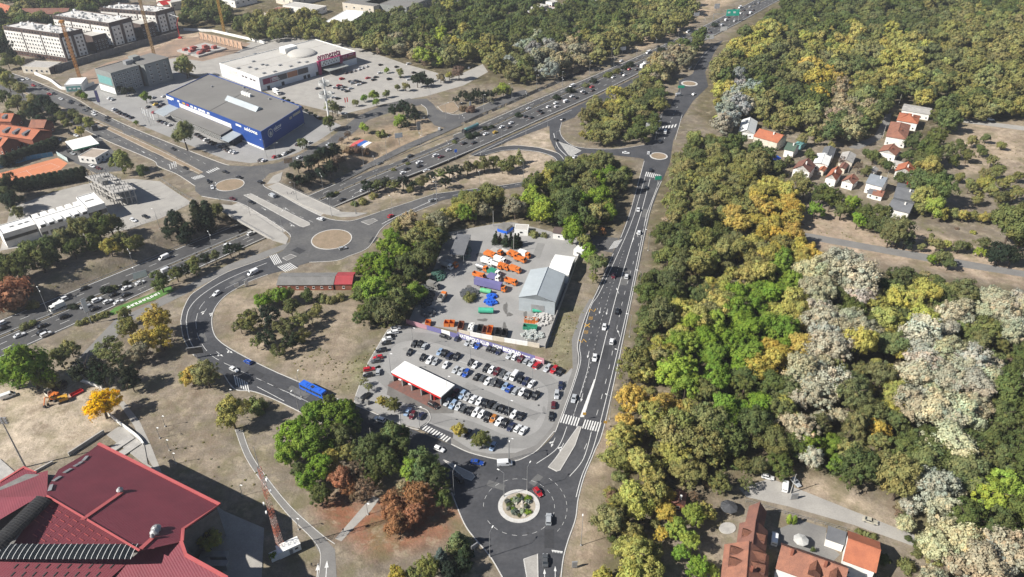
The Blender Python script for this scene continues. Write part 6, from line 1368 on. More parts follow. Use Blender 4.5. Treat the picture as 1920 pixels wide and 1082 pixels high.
parked((0, 200, 4), '525,340,b 545,350,s 595,335,g 770,398,s 690,445,w 740,462,m 1090,822,b 1000,850,w,wagon 440,245,l 530,200,b 570,215,w', (9, 4), 'cars parked on the left yards')
parked((1400, 150, 3.692), '1690,272,w', (10, 1), 'cars on the village lanes')
for x, y, ck, t, dx, dy, lab in ((1632, 976, 'e', 'sedan', 22, 7, 'beige saloon parked on the verge of the village lane'), (1472, 911, 'w', 'van', 2, -14, 'white van parked beside the lane kiosk'), (1492, 904, 's', 'hatch', 8, 8, 'silver hatchback partly under pale trees by the lane'), (1440, 894, 'w', 'hatch', 8, 2, 'white hatchback in deep shade at the lane end'), (1452, 1010, 'w', 'van', 1, -14, 'white van in the gap between courtyard houses'), (15, 742, 'w', 'van', 22, -8, 'white van on the bare plot at the left edge')):
    car(x, y, ck, t, heading(x, y, dx, dy), .06, True, label=lab, group='parked vehicles')

# --- blue bus
def bus(px, py, dx, dy, m, label):
    p = P(px, py, 1.5); o = thing('city_bus', (p.x, p.y, .06), heading(px, py, dx, dy)); tag(o, label, 'bus'); L, w_, h = 12.0, 2.55, 3.0
    prof = [(-L / 2, .4), (-L / 2, 2.7), (-L / 2 + .25, h), (L / 2 - .4, h), (L / 2, 2.5), (L / 2, .4)]
    mb = MB(); n = len(prof); mb.add([(x, -w_ / 2, z) for x, z in prof] + [(x, w_ / 2, z) for x, z in prof], [tuple(range(n)), tuple(range(n, 2 * n))[::-1]] + [(i, n + i, n + (i + 1) % n, (i + 1) % n) for i in range(n)])
    bd_ = mb.build('body', m, o)
    for sy in (-1, 1):
        for k in range(7): MB().box((-L / 2 + 1.2 + k * 1.6, sy * (w_ / 2 + .01), 2.0), (1.45, .04, 1.0)).build('window', GLASS, o)
        for x in (-3.0, 3.6): inst('wheel', CM['van']['wheel'], o, (x, sy * (w_ / 2 - .14), .46), scale=(1.45, 1.3, 1.45))
    MB().box((L / 2 + .01, 0, 1.9), (.05, 2.3, 1.3)).build('windscreen', GLASS, o); MB().box((-L / 2 - .01, 0, 2.1), (.05, 2.1, .9)).build('window', GLASS, o)
    for x in (-3.5, 0, 3.2): MB().box((x, 0, h + .06), (1.3, 1.2, .12)).build('roof_hatch', DARK if x == 0 else m, bd_)
    MB().box((-1.7, 0, h + .02), (.12, 2.3, .05)).build('roof_seam', DARK, bd_)
bus(587, 731, 46, 22, BLUEP, 'blue city bus driving along the curved road')
# --- trucks
def truck(px, py, hd, z, label, body='box', cab=ORANGE, box=ORANGE, L=7.5, h=2.8, w_=2.4, group=None, zoff=1.4, cat='truck', nm='truck'):
    p = P(px, py, z + zoff); o = thing(nm, (p.x, p.y, z), hd); tag(o, label, cat, group)
    c0 = L / 2 - 2.0
    mb = MB(); prof = [(c0, .6), (c0, 2.7), (L / 2 - .5, 2.7), (L / 2, 1.7), (L / 2, .5)]
    n = len(prof); mb.add([(x, -w_ / 2, zz) for x, zz in prof] + [(x, w_ / 2, zz) for x, zz in prof], [tuple(range(n)), tuple(range(n, 2 * n))[::-1]] + [(i, n + i, n + (i + 1) % n, (i + 1) % n) for i in range(n)])
    mb.build('cab', cab, o)
    MB().add([(L / 2 - .47, -w_ * .45, 2.66), (L / 2 + .02, -w_ * .45, 1.75), (L / 2 + .02, w_ * .45, 1.75), (L / 2 - .47, w_ * .45, 2.66)], [(0, 1, 2, 3), (3, 2, 1, 0)]).build('windscreen', GLASS, o)
    for sy in (-1, 1): MB().box((L / 2 - 1.1, sy * (w_ / 2 + .01), 2.1), (1.0, .04, .7)).build('side_window', GLASS, o)
    MB().box((-.3, 0, .75), (L - .8, 1.0, .3)).build('chassis', DARK, o)
    bl = c0 - .15 + L / 2; bx = -L / 2 + bl / 2
    if body == 'box': MB().box((bx, 0, .95 + h / 2), (bl, w_, h)).build('cargo_box', box, o)
    elif body == 'tank':
        MB().tube((bx - bl / 2, 0, 1.0 + w_ * .45), (bx + bl / 2, 0, 1.0 + w_ * .45), w_ * .47, n=14).build('tank', box, o); MB().box((bx, 0, 1.05 + w_ * .93), (bl * .8, .5, .1)).build('walkway', STEEL, o)
    elif body == 'skip':
        mb = MB(); a = bl / 2; hh = 1.5
        for sy in (-1, 1): mb.box((bx, sy * (w_ / 2 - .06), .95 + hh / 2), (bl, .1, hh))
        mb.box((bx - a + .05, 0, .95 + hh / 2), (.1, w_, hh)); mb.box((bx + a - .05, 0, .95 + hh / 2), (.1, w_, hh)); mb.box((bx, 0, 1.0), (bl, w_, .1)); mb.build('tipper_body', box, o)
    elif body == 'compactor':
        mb = MB(); q = [(bx - bl / 2 - .3, .8), (bx - bl / 2 - .5, 1.8), (bx - bl / 2 + .6, 3.0), (bx + bl / 2, 2.9), (bx + bl / 2, .95)]; n = len(q)
        mb.add([(x, -w_ / 2, zz) for x, zz in q] + [(x, w_ / 2, zz) for x, zz in q], [tuple(range(n)), tuple(range(n, 2 * n))[::-1]] + [(i, n + i, n + (i + 1) % n, (i + 1) % n) for i in range(n)]); mb.build('compactor_body', box, o)
    for x in (-L * .32, -L * .18, L / 2 - 1.2):
        for sy in (-1, 1): inst('wheel', CM['van']['wheel'], o, (x, sy * (w_ / 2 - .14), .46), scale=(1.45, 1.3, 1.45))
    return o
hx, hy = 882, 241
z, hd = hw_place(hx, hy); truck(hx, hy, hd, z, 'long tanker lorry with grey blue tank on the highway', 'tank', DARK, TEAL, 15, w_=2.5)
z, hd = hw_place(107, 575); truck(107, 575, hd, z, 'white delivery lorry on the highway near the left edge', 'box', WHITE, WHITE, 6.5, 2.2, 2.2)
z, hd = hw_place(1207, 125); truck(1207, 124, hd, z, 'white lorry in the far highway queue near the gantry', 'box', WHITE, WHITE, 9)
truck(519, 173, heading(519, 173, 12, 6), .04, 'white box lorry by the loading door of the white store', 'box', WHITE, WHITE, 8)
# depot vehicles: reading in enlargement origin 720,400 factor 4.1605
zd = zf(720, 400, 4.1605)
DEP = [(830, 320, 'compactor', ORANGE, ORANGE, 'orange refuse truck, farthest left in the top depot row'), (880, 300, 'compactor', ORANGE, CONC, 'orange refuse truck with grey body in the top depot row'), (965, 305, 'tank', ORANGE, CONC, 'orange truck with pale tank in the top depot row'), (1010, 320, 'compactor', ORANGE, ORANGE, 'orange refuse truck, third in the top depot row'), (1095, 320, 'box', ORANGE, WHITE, 'orange cab truck with white box at the right of the top depot row'), (1060, 355, 'skip', ORANGE, ORANGE, 'orange skip truck right of the top depot row'), (805, 375, 'box', WHITE, WHITE, 'white box truck left in the second depot row'), (905, 365, 'box', WHITE, WHITE, 'white truck in the middle of the depot'), (880, 405, 'tank', ORANGE, WHITE, 'orange truck with white tank in the middle of the depot'), (930, 415, 'compactor', ORANGE, ORANGE, 'orange refuse truck right of the white trucks'), (1020, 435, 'compactor', ORANGE, ORANGE, 'orange refuse truck alone towards the shed'), (765, 425, 'tank', ORANGE, STEEL, 'orange truck with silver tank at the left of the third depot row'), (740, 482, 'skip', ORANGE, ORANGE, 'long orange skip truck left of the striped box truck'), (860, 460, 'compactor', WHITE, GREENC, 'white and green refuse truck in the depot'), (860, 500, 'compactor', WHITE, PURPLE, 'white and mauve refuse truck above the big trailer'), (990, 530, 'skip', ORANGE, ORANGE, 'low orange flatbed truck near the shed'), (530, 395, 'tank', ORANGE, STEEL, 'orange tank truck half in tree shade'), (490, 410, 'tank', WHITE, STEEL, 'white tank truck half in tree shade'), (385, 560, 'box', CONC_D, CONC_D, 'grey truck deep in tree shade'), (455, 650, 'skip', ORANGE, CONC, 'small orange truck by the heap of bins')]
for i, (x, y, bd_, cb, bx_, lab) in enumerate(DEP):
    q = zd(x, y); truck(*q, heading(*q, 15, 5 if i != 19 else -20), .05, lab, bd_, cb, bx_, 6.2, 2.2, 2.2, 'depot trucks')
q = zd(830, 565); o = truck(*q, heading(*q, 40, 9), .05, 'articulated lorry with orange cab and purple printed trailer', 'box', ORANGE, PURPLE, 15.5, 3.0, 2.5, 'depot trucks')
# skips and bins
def skip(px, py, hd, m, label, L=5.5, w_=2.3, h=1.7, fill=None, fm=None):
    p = P(px, py, h * .5); o = thing('skip', (p.x, p.y, .05), hd); tag(o, label, 'skip', 'skips in the depot')
    mb = MB()
    for sy in (-1, 1): mb.box((0, sy * (w_ / 2 - .05), h / 2), (L, .1, h)); 
    for sx in (-1, 1): mb.box((sx * (L / 2 - .05), 0, h / 2), (.1, w_ - .2, h))
    mb.box((0, 0, .1), (L - .2, w_ - .2, .1)); mb.build('shell', m, o)
    for k in range(5):
        for sy in (-1, 1): MB().box((-L / 2 + .5 + k * (L - 1) / 4, sy * (w_ / 2 + .05), h / 2), (.12, .1, h)).build('rib', m, o)
    if fill:
        mb = MB()
        for k in range(26):
            mb.box((rng.uniform(-L * .42, L * .42), rng.uniform(-w_ * .36, w_ * .36), h * .8 + rng.uniform(0, .5)), (rng.uniform(.3, .9), rng.uniform(.3, .8), rng.uniform(.2, .6)), rng.uniform(0, 3))
        f = mb.build('load', fm or ROCK, o); f['kind'] = 'stuff'
SK = [(345, 855, ORANGE, 'small orange skip at the left of the banner row', 3.0, 0), (490, 858, ORANGE, 'left one of the paired orange skips', 3.0, 0), (530, 858, ORANGE, 'right one of the paired orange skips', 3.0, 0), (600, 880, mat('rust_skip', (.2, .07, .04), (.15, .05, .03), .8, .9), 'rust brown open skip beside white sacks', 5.5, 0), (680, 893, WHITE, 'grey skip heaped with white sacks', 5.0, 1), (750, 905, DARK, 'dark open skip behind the banner', 5.0, 0), (790, 915, TILE_B, 'brown narrow skip behind the banner', 5.0, 0), (825, 915, ORANGE, 'orange long skip with pale rim behind the banner', 5.6, 0), (890, 930, DARK, 'black skip second from the right behind the banner', 5.0, 0), (940, 938, DARK, 'black skip at the right end behind the banner', 5.0, 0)]
for x, y, m, lab, L_, f in SK:
    q = zd(x, y); skip(*q, heading(*q, 4, -14), m, lab, L_, 2.2, 1.7, f, WHITE)
for x, y, m, lab, f in ((1150, 835, ORANGE, 'orange ribbed skip full of rubble near the shed', 1), (1140, 888, GREENC, 'green ribbed skip below the rubble skip', 0)):
    q = zd(x, y); skip(*q, heading(*q, 27, 3), m, lab, 6.0, 2.4, 1.6, f)
def roll(px, py, hd, m, label, L=6.5, r=1.25):
    p = P(px, py, r); o = thing('round_tank', (p.x, p.y, .05), hd); tag(o, label, 'tank'); mb = MB().tube((-L / 2, 0, r), (L / 2, 0, r), r, n=16); mb.build('shell', m, o)
    for x in (-.4, 0, .4): MB().tube((x * L - .06, 0, r), (x * L + .06, 0, r), r * 1.04, n=16).build('band', m, o)
    MB().box((0, 0, .1), (L * .8, r * 1.6, .2)).build('cradle', DARK, o)
GR2 = mat('bright_green_sheet', (.06, .4, .26), (.05, .34, .22), .8, .5)
q = zd(795, 757); roll(*q, heading(*q, 30, 1), GR2, 'large green round press container lying on the depot floor'); q = zd(795, 605); roll(*q, heading(*q, 25, 5), mat('light_green_sheet', (.12, .42, .2), (.1, .36, .18), .8, .5), 'light green round container below the trailer', 5.0, 1.1); q = zd(1212, 758); roll(*q, heading(*q, 27, 1), GR2, 'green round container against the metal shed', 6.0, 1.0)
def heap(cx, cy, rx, ry, n, m, label, s0=.5, s1=1.1, cat='pile', h=1.2):
    c = P(cx, cy); o = thing('scrap_pile', c); tag(o, label, cat)
    A, B = P(cx - rx, cy), P(cx, cy - ry); wx, wy = (c - A).length, (c - B).length; mb = MB()
    for k in range(n):
        a, r_ = rng.uniform(0, 6.28), math.sqrt(rng.random()); s_ = rng.uniform(s0, s1)
        mb.box((wx * r_ * math.cos(a), wy * r_ * math.sin(a), s_ * .4 + h * max(0, .8 - r_) * rng.random()), (s_, s_ * rng.uniform(.6, 1), s_ * rng.uniform(.5, 1.1)), rng.uniform(0, 3))
    f = mb.build('load', m, o); f['kind'] = 'stuff'
    MB().prism([(wx * .9 * math.cos(t), wy * .9 * math.sin(t)) for t in np.linspace(0, 6.28, 12)[:-1]], 0, .12).build('base', CONC_D, o)
BINM = mat('dark_bin_plastic', (.06, .065, .07), (.1, .105, .11), .8, .6)
heap(*zd(665, 628), 17, 9, 120, BINM, 'field of grey wheelie bins stacked below the trailer', .9, 1.2); heap(*zd(330, 640), 16, 24, 150, BINM, 'long heap of grey bins in tree shade', .8, 1.2); heap(*zd(345, 780), 12, 8, 70, mat('grey_bin_plastic', (.16, .165, .17), (.1, .1, .11), .8, .6), 'grey lidded bins near the pink banner', 1.0, 1.3)
heap(*zd(1240, 830), 17, 12, 110, mat('pale_rubble', (.5, .49, .47), (.35, .34, .33), .8, .9), 'heap of white rubble beside the orange ribbed skip', .4, 1.2); heap(*zd(1160, 955), 22, 9, 110, mat('mixed_scrap', (.5, .5, .47), (.2, .25, .25), 1.5, .9), 'flat heap of mixed white scrap at the yard corner', .4, 1.1); heap(*zd(640, 310), 8, 14, 70, mat('green_scrap', (.1, .2, .15), (.2, .22, .22), 1, .8), 'narrow heap of green and grey containers by the shelter', .8, 1.3)
heap(*zd(840, 655), 9, 5, 40, BLUEP, 'stack of blue barrels beside the bins', .9, 1.3); heap(*zd(830, 700), 12, 5, 40, BLUEP, 'row of blue barrels beside the ivy hedge', .9, 1.3); heap(*zd(420, 490), 14, 10, 70, mat('green_dark_bins', (.03, .1, .07), (.06, .1, .09), .8, .7), 'dark green bins under the trees', 1, 1.4)
heap(1520, 1000 - 60, 1, 1, 2, ROCK, 'tiny stones by the lane', .2, .3) if False else None
# ------------------------------------------------------------------ machines on the bare plot
def excavator(px, py, hd, label, m, arm=True):
    p = P(px, py, 1.2); o = thing('excavator', (p.x, p.y, 0), hd); tag(o, label, 'excavator')
    for sy in (-1, 1): MB().prism([(-1.8, .15), (-1.5, 0), (1.5, 0), (1.8, .15), (1.8, .6), (1.5, .8), (-1.5, .8), (-1.8, .6)], 0, .55).build('track', DARK, o)
    tr = [c for c in o.children if c.name.startswith('track')]
    for sy, c in zip((-1.25, .7), tr): c.rotation_euler = (math.pi / 2, 0, 0); c.location = (0, sy + .55, 0)
    MB().box((-.3, 0, 1.5), (3.0, 2.3, 1.2)).build('engine_deck', m, o); MB().box((.7, .65, 2.2), (1.3, .95, 1.5), taper=.85).build('cab', GLASS, o); MB().box((.7, .65, 3.0), (1.2, .9, .1)).build('cab_roof', m, o)
    mb = MB(); mb.tube((1.1, -.4, 1.6), (3.3, -.4, 3.6), .28, .22, n=4); mb.tube((3.3, -.4, 3.6), (4.9, -.4, 1.3), .2, .15, n=4); mb.build('arm', m, o)
    MB().box((4.9, -.4, .8), (.9, 1.1, .8), taper=.6).build('bucket', DARK, o)
excavator(117, 748, heading(117, 748, -14, 5), 'yellow tracked excavator on the bare plot', mat('machine_yellow', (.5, .28, .03), (.4, .2, .03), .6, .6)); excavator(101, 744, heading(101, 744, -12, 12), 'orange tracked excavator with dropped arm on the bare plot', ORANGE)
truck(105, 728, heading(105, 728, -24, 14), 0, 'dump truck with dark bed behind the excavators', 'skip', CREAM, DARK, 8, 2, 2.4); skip(144, 737, heading(144, 737, 16, -8), RED, 'red low skip beside the excavators', 4.5, 1.8, .8)
# ------------------------------------------------------------------ tower cranes, masts
def lattice(mb, p0, p1, w0, w1, n, r=.1, legs=4):
    p0, p1 = Vector(p0), Vector(p1); d = (p1 - p0).normalized(); a = d.orthogonal().normalized(); b_ = d.cross(a)
    def cor(t):
        c = p0.lerp(p1, t); w_ = (w0 + (w1 - w0) * t) / 2 * 1.414
        return [c + (a * math.cos(k * 2 * math.pi / legs) + b_ * math.sin(k * 2 * math.pi / legs)) * w_ for k in range(legs)]
    for i in range(n):
        A, B = cor(i / n), cor((i + 1) / n)
        for k in range(legs):
            mb.tube(A[k], B[k], r, n=4, caps=False); mb.tube(A[k], B[(k + 1) % legs], r * .7, n=3, caps=False); mb.tube(A[(k + 1) % legs], B[k], r * .7, n=3, caps=False); mb.tube(A[k], A[(k + 1) % legs], r * .7, n=3, caps=False)
def crane(base, h, jib, label, m, full):
    p = P(*base); o = thing('tower_crane', p); tag(o, label, 'crane', 'tower cranes over the building pit'); mb = MB(); lattice(mb, (0, 0, 0), (0, 0, h), 1.7, 1.7, int(h // 2.4), .16); mb.build('mast', m, o)
    MB().box((0, 0, .5), (5, 5, 1)).build('base', CONC, o)
    if full:
        d = Vector((math.cos(jib), math.sin(jib), 0)); mb = MB(); lattice(mb, (0, 0, h + 1), d * 40 + Vector((0, 0, h + 1)), 1.3, .9, 18, .12, 3); mb.build('jib', m, o)
        mb = MB(); lattice(mb, (0, 0, h + 1), -d * 12 + Vector((0, 0, h + 1)), 1.3, 1.1, 6, .12, 3); mb.build('counter_jib', m, o); MB().box((-d * 11 + Vector((0, 0, h)))[:], (2.5, 2, 2.5)).build('counterweight', CONC, o)
        mb = MB(); lattice(mb, (0, 0, h), (0, 0, h + 7), 1.5, .3, 4, .12); mb.build('tower_peak', m, o); MB().box((1.6, 0, h - .6), (1.4, 1.4, 1.8)).build('cab', GLASS, o)
    else:
        MB().box((0, 0, h + .8), (3, 3, 1.6)).build('slewing_ring', m, o)
crane((151, 150), 44, 0, 'orange lattice crane tower in front of the nearest apartment block', RUSTY, False); crane((291, 110), 60, R(60), 'dull yellow lattice crane before the middle apartment block', mat('crane_dull', (.3, .2, .09), (.24, .15, .07), .5, .7), True); crane((421, 62), 70, R(100), 'yellow crane rising past the top edge by the wood', mat('crane_bright', (.45, .27, .06), (.35, .2, .05), .5, .7), True)
p = P(338, 72); o = thing('concrete_pump', p); tag(o, 'red bent concrete pump boom over the pit', 'pump'); MB().tube((0, 0, 0), (0, 0, 13), .3, n=6).build('boom', RED, o); MB().tube((0, 0, 13), (3, 0, 19), .25, n=6).build('boom', RED, o); MB().tube((3, 0, 19), (-5, 2, 21), .2, n=6).build('boom', WHITE, o); MB().box((0, 0, .6), (3, 2.4, 1.2)).build('carrier', RED, o)
p = P(528, 1034); o = thing('lattice_mast', p); tag(o, 'tall red and white lattice radio mast beside the white cabin', 'mast')
MH = 44.0
for k in range(9):
    mb = MB(); a, b_ = k / 9, (k + 1) / 9; lattice(mb, (0, 0, MH * .82 * a), (0, 0, MH * .82 * b_), 1.9 - 1.1 * a, 1.9 - 1.1 * b_, 3, .05, 3); mb.build('mast_section', MASTRED if k % 2 == 0 else mat('mast_white', (.42, .3, .26), (.36, .25, .22), .5, .7), o)
MB().tube((0, 0, MH * .82), (0, 0, MH), .14, .08).build('antenna', STEEL, o)
for z, a in ((26, .5), (22, 3.6), (18, 3.4), (30, 1.0)): MB().tube((1.1 * math.cos(a), 1.1 * math.sin(a), z), (1.5 * math.cos(a), 1.5 * math.sin(a), z), .5, n=10).build('dish', WHITE, o)
MB().box((0, 0, .3), (3.4, 3.4, .6)).build('footing', CONC, o)
p = P(48, 876); o = thing('floodlight_pole', p); tag(o, 'tall floodlight pole with lamp rack at the corner of the bare plot', 'floodlight'); MB().tube((0, 0, 0), (0, 0, 20.5), .32, .16, n=8).build('pole', STEEL, o)
for r_ in range(3):
    for k in range(3): MB().box((-1.3 + k * 1.3, 0, 20.4 + r_ * 1.0), (.9, .4, .7)).build('lamp', STEEL, o)
mb = MB()
for r_ in range(3): mb.tube((-1.9, .25, 20.4 + r_), (1.9, .25, 20.4 + r_), .06, n=4)
for x in (-1.9, 1.9): mb.tube((x, .25, 20), (x, .25, 23), .06, n=4)
mb.build('lamp_rack', STEEL, o)
# ring sign pylon
p = P(617, 226); o = thing('ring_pylon', p); tag(o, 'white pylon carrying two round sign rings between the stores', 'pylon'); MB().tube((0, 0, 0), (0, 0, 30), .7, .5, n=10).build('column', WHITE, o)
for z, r_ in ((17, 4.5), (25, 3.6)):
    mb = MB()
    for k in range(24):
        a0, a1 = 2 * math.pi * k / 24, 2 * math.pi * (k + 1) / 24
        mb.add([(r_ * math.cos(a), r_ * math.sin(a), zz) for a, zz in ((a0, z), (a1, z), (a1, z + 2.6), (a0, z + 2.6))], [(0, 1, 2, 3), (3, 2, 1, 0)])
    mb.build('sign_ring', WHITE, o); mb = MB()
    for k in range(6): mb.tube((0, 0, z + 1.2), (r_ * math.cos(k * 1.047), r_ * math.sin(k * 1.047), z + 1.2), .1, n=4)
    mb.build('spokes', DARK, o)
# ------------------------------------------------------------------ street lamps
LM = {}
def lamp(px, py, dx=0, dy=0, h=11.0, arm=1.8, z=0.0, double=False):
    p = P(px, py, z); o = thing('street_lamp', p, heading(px, py, dx, dy, z) if (dx or dy) else rng.uniform(0, 6)); k = (h, arm, double)
    if k not in LM:
        a = MB().tube((0, 0, 0), (0, 0, h), .11, .07, n=6); sd_ = (1, -1) if double else (1,)
        for sg in sd_: a.tube((0, 0, h), (sg * arm, 0, h + .35), .05, n=5)
        hd = [MB().box((sg * (arm + .3), 0, h + .36), (.8, .32, .14)) for sg in sd_]
        f = MB().box((0, 0, .2), (.5, .5, .4))
        LM[k] = []
        for mb, nm, m in [(a, 'pole', STEEL), (f, 'footing', CONC)] + [(x, 'lamp_head', WHITE) for x in hd]:
            me = bpy.data.meshes.new(nm); me.from_pydata(mb.v, [], mb.f); me.materials.append(m); LM[k].append((nm, me))
    for nm, me in LM[k]: inst(nm, me, o)
    reg(o, 'double armed street lamp' if double else ('grey street lamp' if h > 8 else 'short white path lamp'), 'street lamp', 'street lamps')
LAMPS = '918.6,1044,3,-5 945,931,-8,-4 988,920,5,-8 1089,1023,0,-6 851.6,928,2,-4 955,864,0,8 574,300,-6,-2 655,245,-5,-2 622,270,-5,-2 557,375,-8,2 411,375,4,8 469,404,6,-6 530,435,8,-4 667,401,-2,6 737,405,-4,-3 819,365,-6,4 622,405,-4,6 496,335,-4,6 901,290,-8,0 941,272,-8,0 986,252,-8,0 1027,237,8,2 900,359,-2,-4 819,377,-6,-3 981,336,-6,-2 1042,277,5,0 1006,167,4,2 1105,140,4,1 1146,115,4,1 907,205,4,2 960,185,-4,0 861,222,5,0 836,222,5,0 807,185,2,4 1054,160,2,4 791,252,6,0 682,310,6,0 500,295,-6,-1 519,300,5,0 1180,632,-14,-4 1160,700,-14,-4 1143,786,-14,-4 1215,470,-14,-4 1198,548,-14,-4 725,290,5,-1 335,262,-5,4 282,235,5,4 232,250,5,-3 358,300,-4,-4 560,770,-6,10 565,745,5,-14 300,430,-8,-4 265,545,-5,-5'
for e in LAMPS.split():
    q = [float(v) for v in e.split(',')]; lamp(*q)
for x, y in ((775, 652), (733, 701), (839, 744), (787, 802), (883, 689), (954, 790), (998, 730), (954, 862)): lamp(x, y, 8, 2, 10.0, .9)
for x, y in ((705, 331), (790, 286), (870, 252), (607, 364), (402, 477), (255, 512), (90, 585), (841, 302), (986, 206), (1054, 178), (1150, 136), (1192, 118), (1228, 100), (1270, 82), (1318, 60)): lamp(x, y, 6, 10, 12.0, 2.0, zh(x), True)
for x, y in ((560, 993), (300, 822), (310, 800), (330, 870), (428, 795), (435, 750), (425, 790), (690, 965), (455, 930), (318, 845)): lamp(x, y, 3, 1, 5.0, .4)
# ------------------------------------------------------------------ billboards, signs, gantry
def board(px, py, w_, h, z0, face, m, label, zb=0.0, cat='billboard', post=1, txt=None):
    p = P(px, py, zb); o = thing('billboard', p, face); tag(o, label, cat); MB().box((0, 0, z0 + h / 2), (w_, .3, h)).build('panel', STEEL, o); MB().box((0, -.18, z0 + h / 2), (w_ * .95, .05, h * .92)).build('poster', m, o)
    for k in range(post): MB().tube(((k - (post - 1) / 2) * w_ * .6, .1, 0), ((k - (post - 1) / 2) * w_ * .6, .1, z0), .18, n=6).build('post', STEEL, o)
    if txt: letters(txt, h * .3, WHITE, o, (0, -.22, z0 + h / 2), (math.pi / 2, 0, 0), .01)
BBL = [(749, 272, 5, 3.2, 5, .35, WHITE, 'white billboard on the bank beside the flag'), (786, 252, 2.5, 5.5, 3, .5, STEEL, 'tall grey billboard seen edge on by the slip road'), (543, 317, 5, 3.4, 4, .4, mat('orange_poster', (.5, .33, .2), (.6, .5, .4), .6, .7), 'billboard with orange poster above the highway hedge'), (882, 208, 1.4, 5, 2, .4, WHITE, 'narrow white upright sign beside the round conifer bed'), (1167, 101, 6, 3.2, 3, .3, WHITE, 'white billboard on the highway verge by the wood'), (1221, 78, 5, 3, 4, .3, WHITE, 'white billboard nearer the gantry on the wood verge'), (1305, 38, 6, 3.4, 4, .3, WHITE, 'white billboard at the dark wood corner near the gantry'), (1343, 22, 6, 5, 3, .3, WHITE, 'tall white billboard on the sandy far verge'), (1330, 78, 8, 4.5, 2, .2, WHITE, 'large white board at the highway merge'), (1356, 62, 7, 4, 2, .2, WHITE, 'white and green board below the green gantry'), (1219, 250, 7, 4.5, 3, .1, WHITE, 'big white board at the corner of the small wood'), (1231, 249, 3, 3, 3, .1, WHITE, 'small white board beside the big one at the wood corner'), (172, 607, 2, 7, 6, 1.0, WHITE, 'slanting white board over the highway lettered lawn end'), (272, 545, 6, 3.4, 7, .6, WHITE, 'white billboard rising beside the round green tree'), (185, 262, 3.5, 4, 6, .6, DARK, 'dark billboard on one post by the station canopy'), (187, 197, 2, 9, 2, .3, PURPLE, 'tall dark blue pylon sign by the avenue'), (1275, 180, 5, 2.2, 6, .1, GREENS, 'green direction sign over the road to the far roundabout'), (1232, 352, 4, 2.5, 5, .1, GREENS, 'green direction sign above the wood side of the main road'), (370, 672, 6, 3.2, 2.5, .2, DARK, 'dark billboard seen from behind at the road bend'), (445, 541, 2, 2, 1, .5, WHITE, 'small white sign board on the loop verge'), (463, 537, 1.6, 3.0, .3, .9, WHITE, 'leaning white post sign on the inner verge of the bend'), (1488, 936, 2.4, 2.6, .1, .1, STEEL, 'grey kiosk cabinet under a pole on the village lane'), (890, 1035, 2.4, 1.6, 2, .7, STEEL, 'steel backed road sign by the blue spruces'), (1077, 1065, 1.6, 2.6, .4, .1, STEEL, 'grey information stand on the sandy path'), (855, 297, 1.6, 2.2, 4, .2, BLUEP, 'small blue road sign beside the highway ramp')]
for r_ in BBL: board(*r_[:7], r_[7])
p = P(1366, 40); o = thing('gantry_sign', p, .1); tag(o, 'green overhead gantry sign spanning the far highway', 'gantry sign')
for x in (-16, 10): MB().tube((x, 0, 0), (x, 0, 7.5), .25).build('post', STEEL, o)
MB().box((-3, 0, 7.3), (27, .5, .5)).build('beam', STEEL, o); MB().box((3, -.4, 8.3), (13, .25, 6)).build('sign_panel', mat('bright_green_sign', (.02, .42, .3), (.02, .38, .27), .3, .5), o)
for x in (-1, 4.5): MB().box((x, -.55, 8.6), (2.5, .05, 1.6)).build('arrow_panel', WHITE, o)
# zebra crossing beacons
for x, y, lab in ((1095, 788, 'yellow crossing sign on the splitter island of the main road'), (1134, 804, 'yellow crossing sign at the wood end of the zebra crossing')):
    p = P(x, y, 0); o = thing('crossing_sign', p); tag(o, lab, 'road sign'); MB().tube((0, 0, 0), (0, 0, 3), .06).build('post', STEEL, o); MB().box((0, 0, 3.2), (1.2, .1, 1.2)).build('panel', LINE_Y, o)
# flag poles
for i, (x, y) in enumerate(((270, 225), (274, 228), (279, 230), (285, 233), (290, 236))):
    p = P(x, y); o = thing('flag_pole', p); reg(o, 'white vertical flag on a pole', 'flag', 'flags by the blue store'); MB().tube((0, 0, 0), (0, 0, 9), .07).build('pole', STEEL, o); MB().box((.5, 0, 6.5), (.9, .03, 4.4)).build('cloth', WHITE, o)
for i, (x, y) in enumerate(((322, 330), (326, 328), (330, 326), (333, 325), (648, 203), (652, 202))):
    p = P(x, y); o = thing('flag_pole', p); reg(o, 'slim flag pole with %s cloth' % ('white' if i < 4 else 'red'), 'flag', 'roadside flags'); MB().tube((0, 0, 0), (0, 0, 8), .07).build('pole', STEEL, o); MB().box((.4, 0, 6), (.7, .03, 3.4)).build('cloth', WHITE if i < 4 else RED, o)
# utility poles
for x, y, h_, lab in ((700, 850, 12, 'wooden utility pole with lamp in the green grove'), (1482, 925, 9, 'concrete utility pole on the village lane'), (925, 424, 9, 'white pole at the back of the depot'), (963, 473, 9, 'lamp mast among the depot conifers'), (1655, 258, 9, 'pole beside the village lane houses'), (1590, 325, 10, 'pole amid the village sheds'), (1658, 350, 9, 'pole by the blue grey roof'), (1684, 200, 9, 'pole at the top of the village lane'), (1596, 190, 9, 'pole in the wood above the village')):
    p = P(x, y); o = thing('utility_pole', p); tag(o, lab, 'pole'); MB().tube((0, 0, 0), (0, 0, h_), .17, .1, n=7).build('pole', CONC, o); MB().box((0, 0, h_ - .4), (1.6, .12, .12)).build('crossarm', DARK, o)
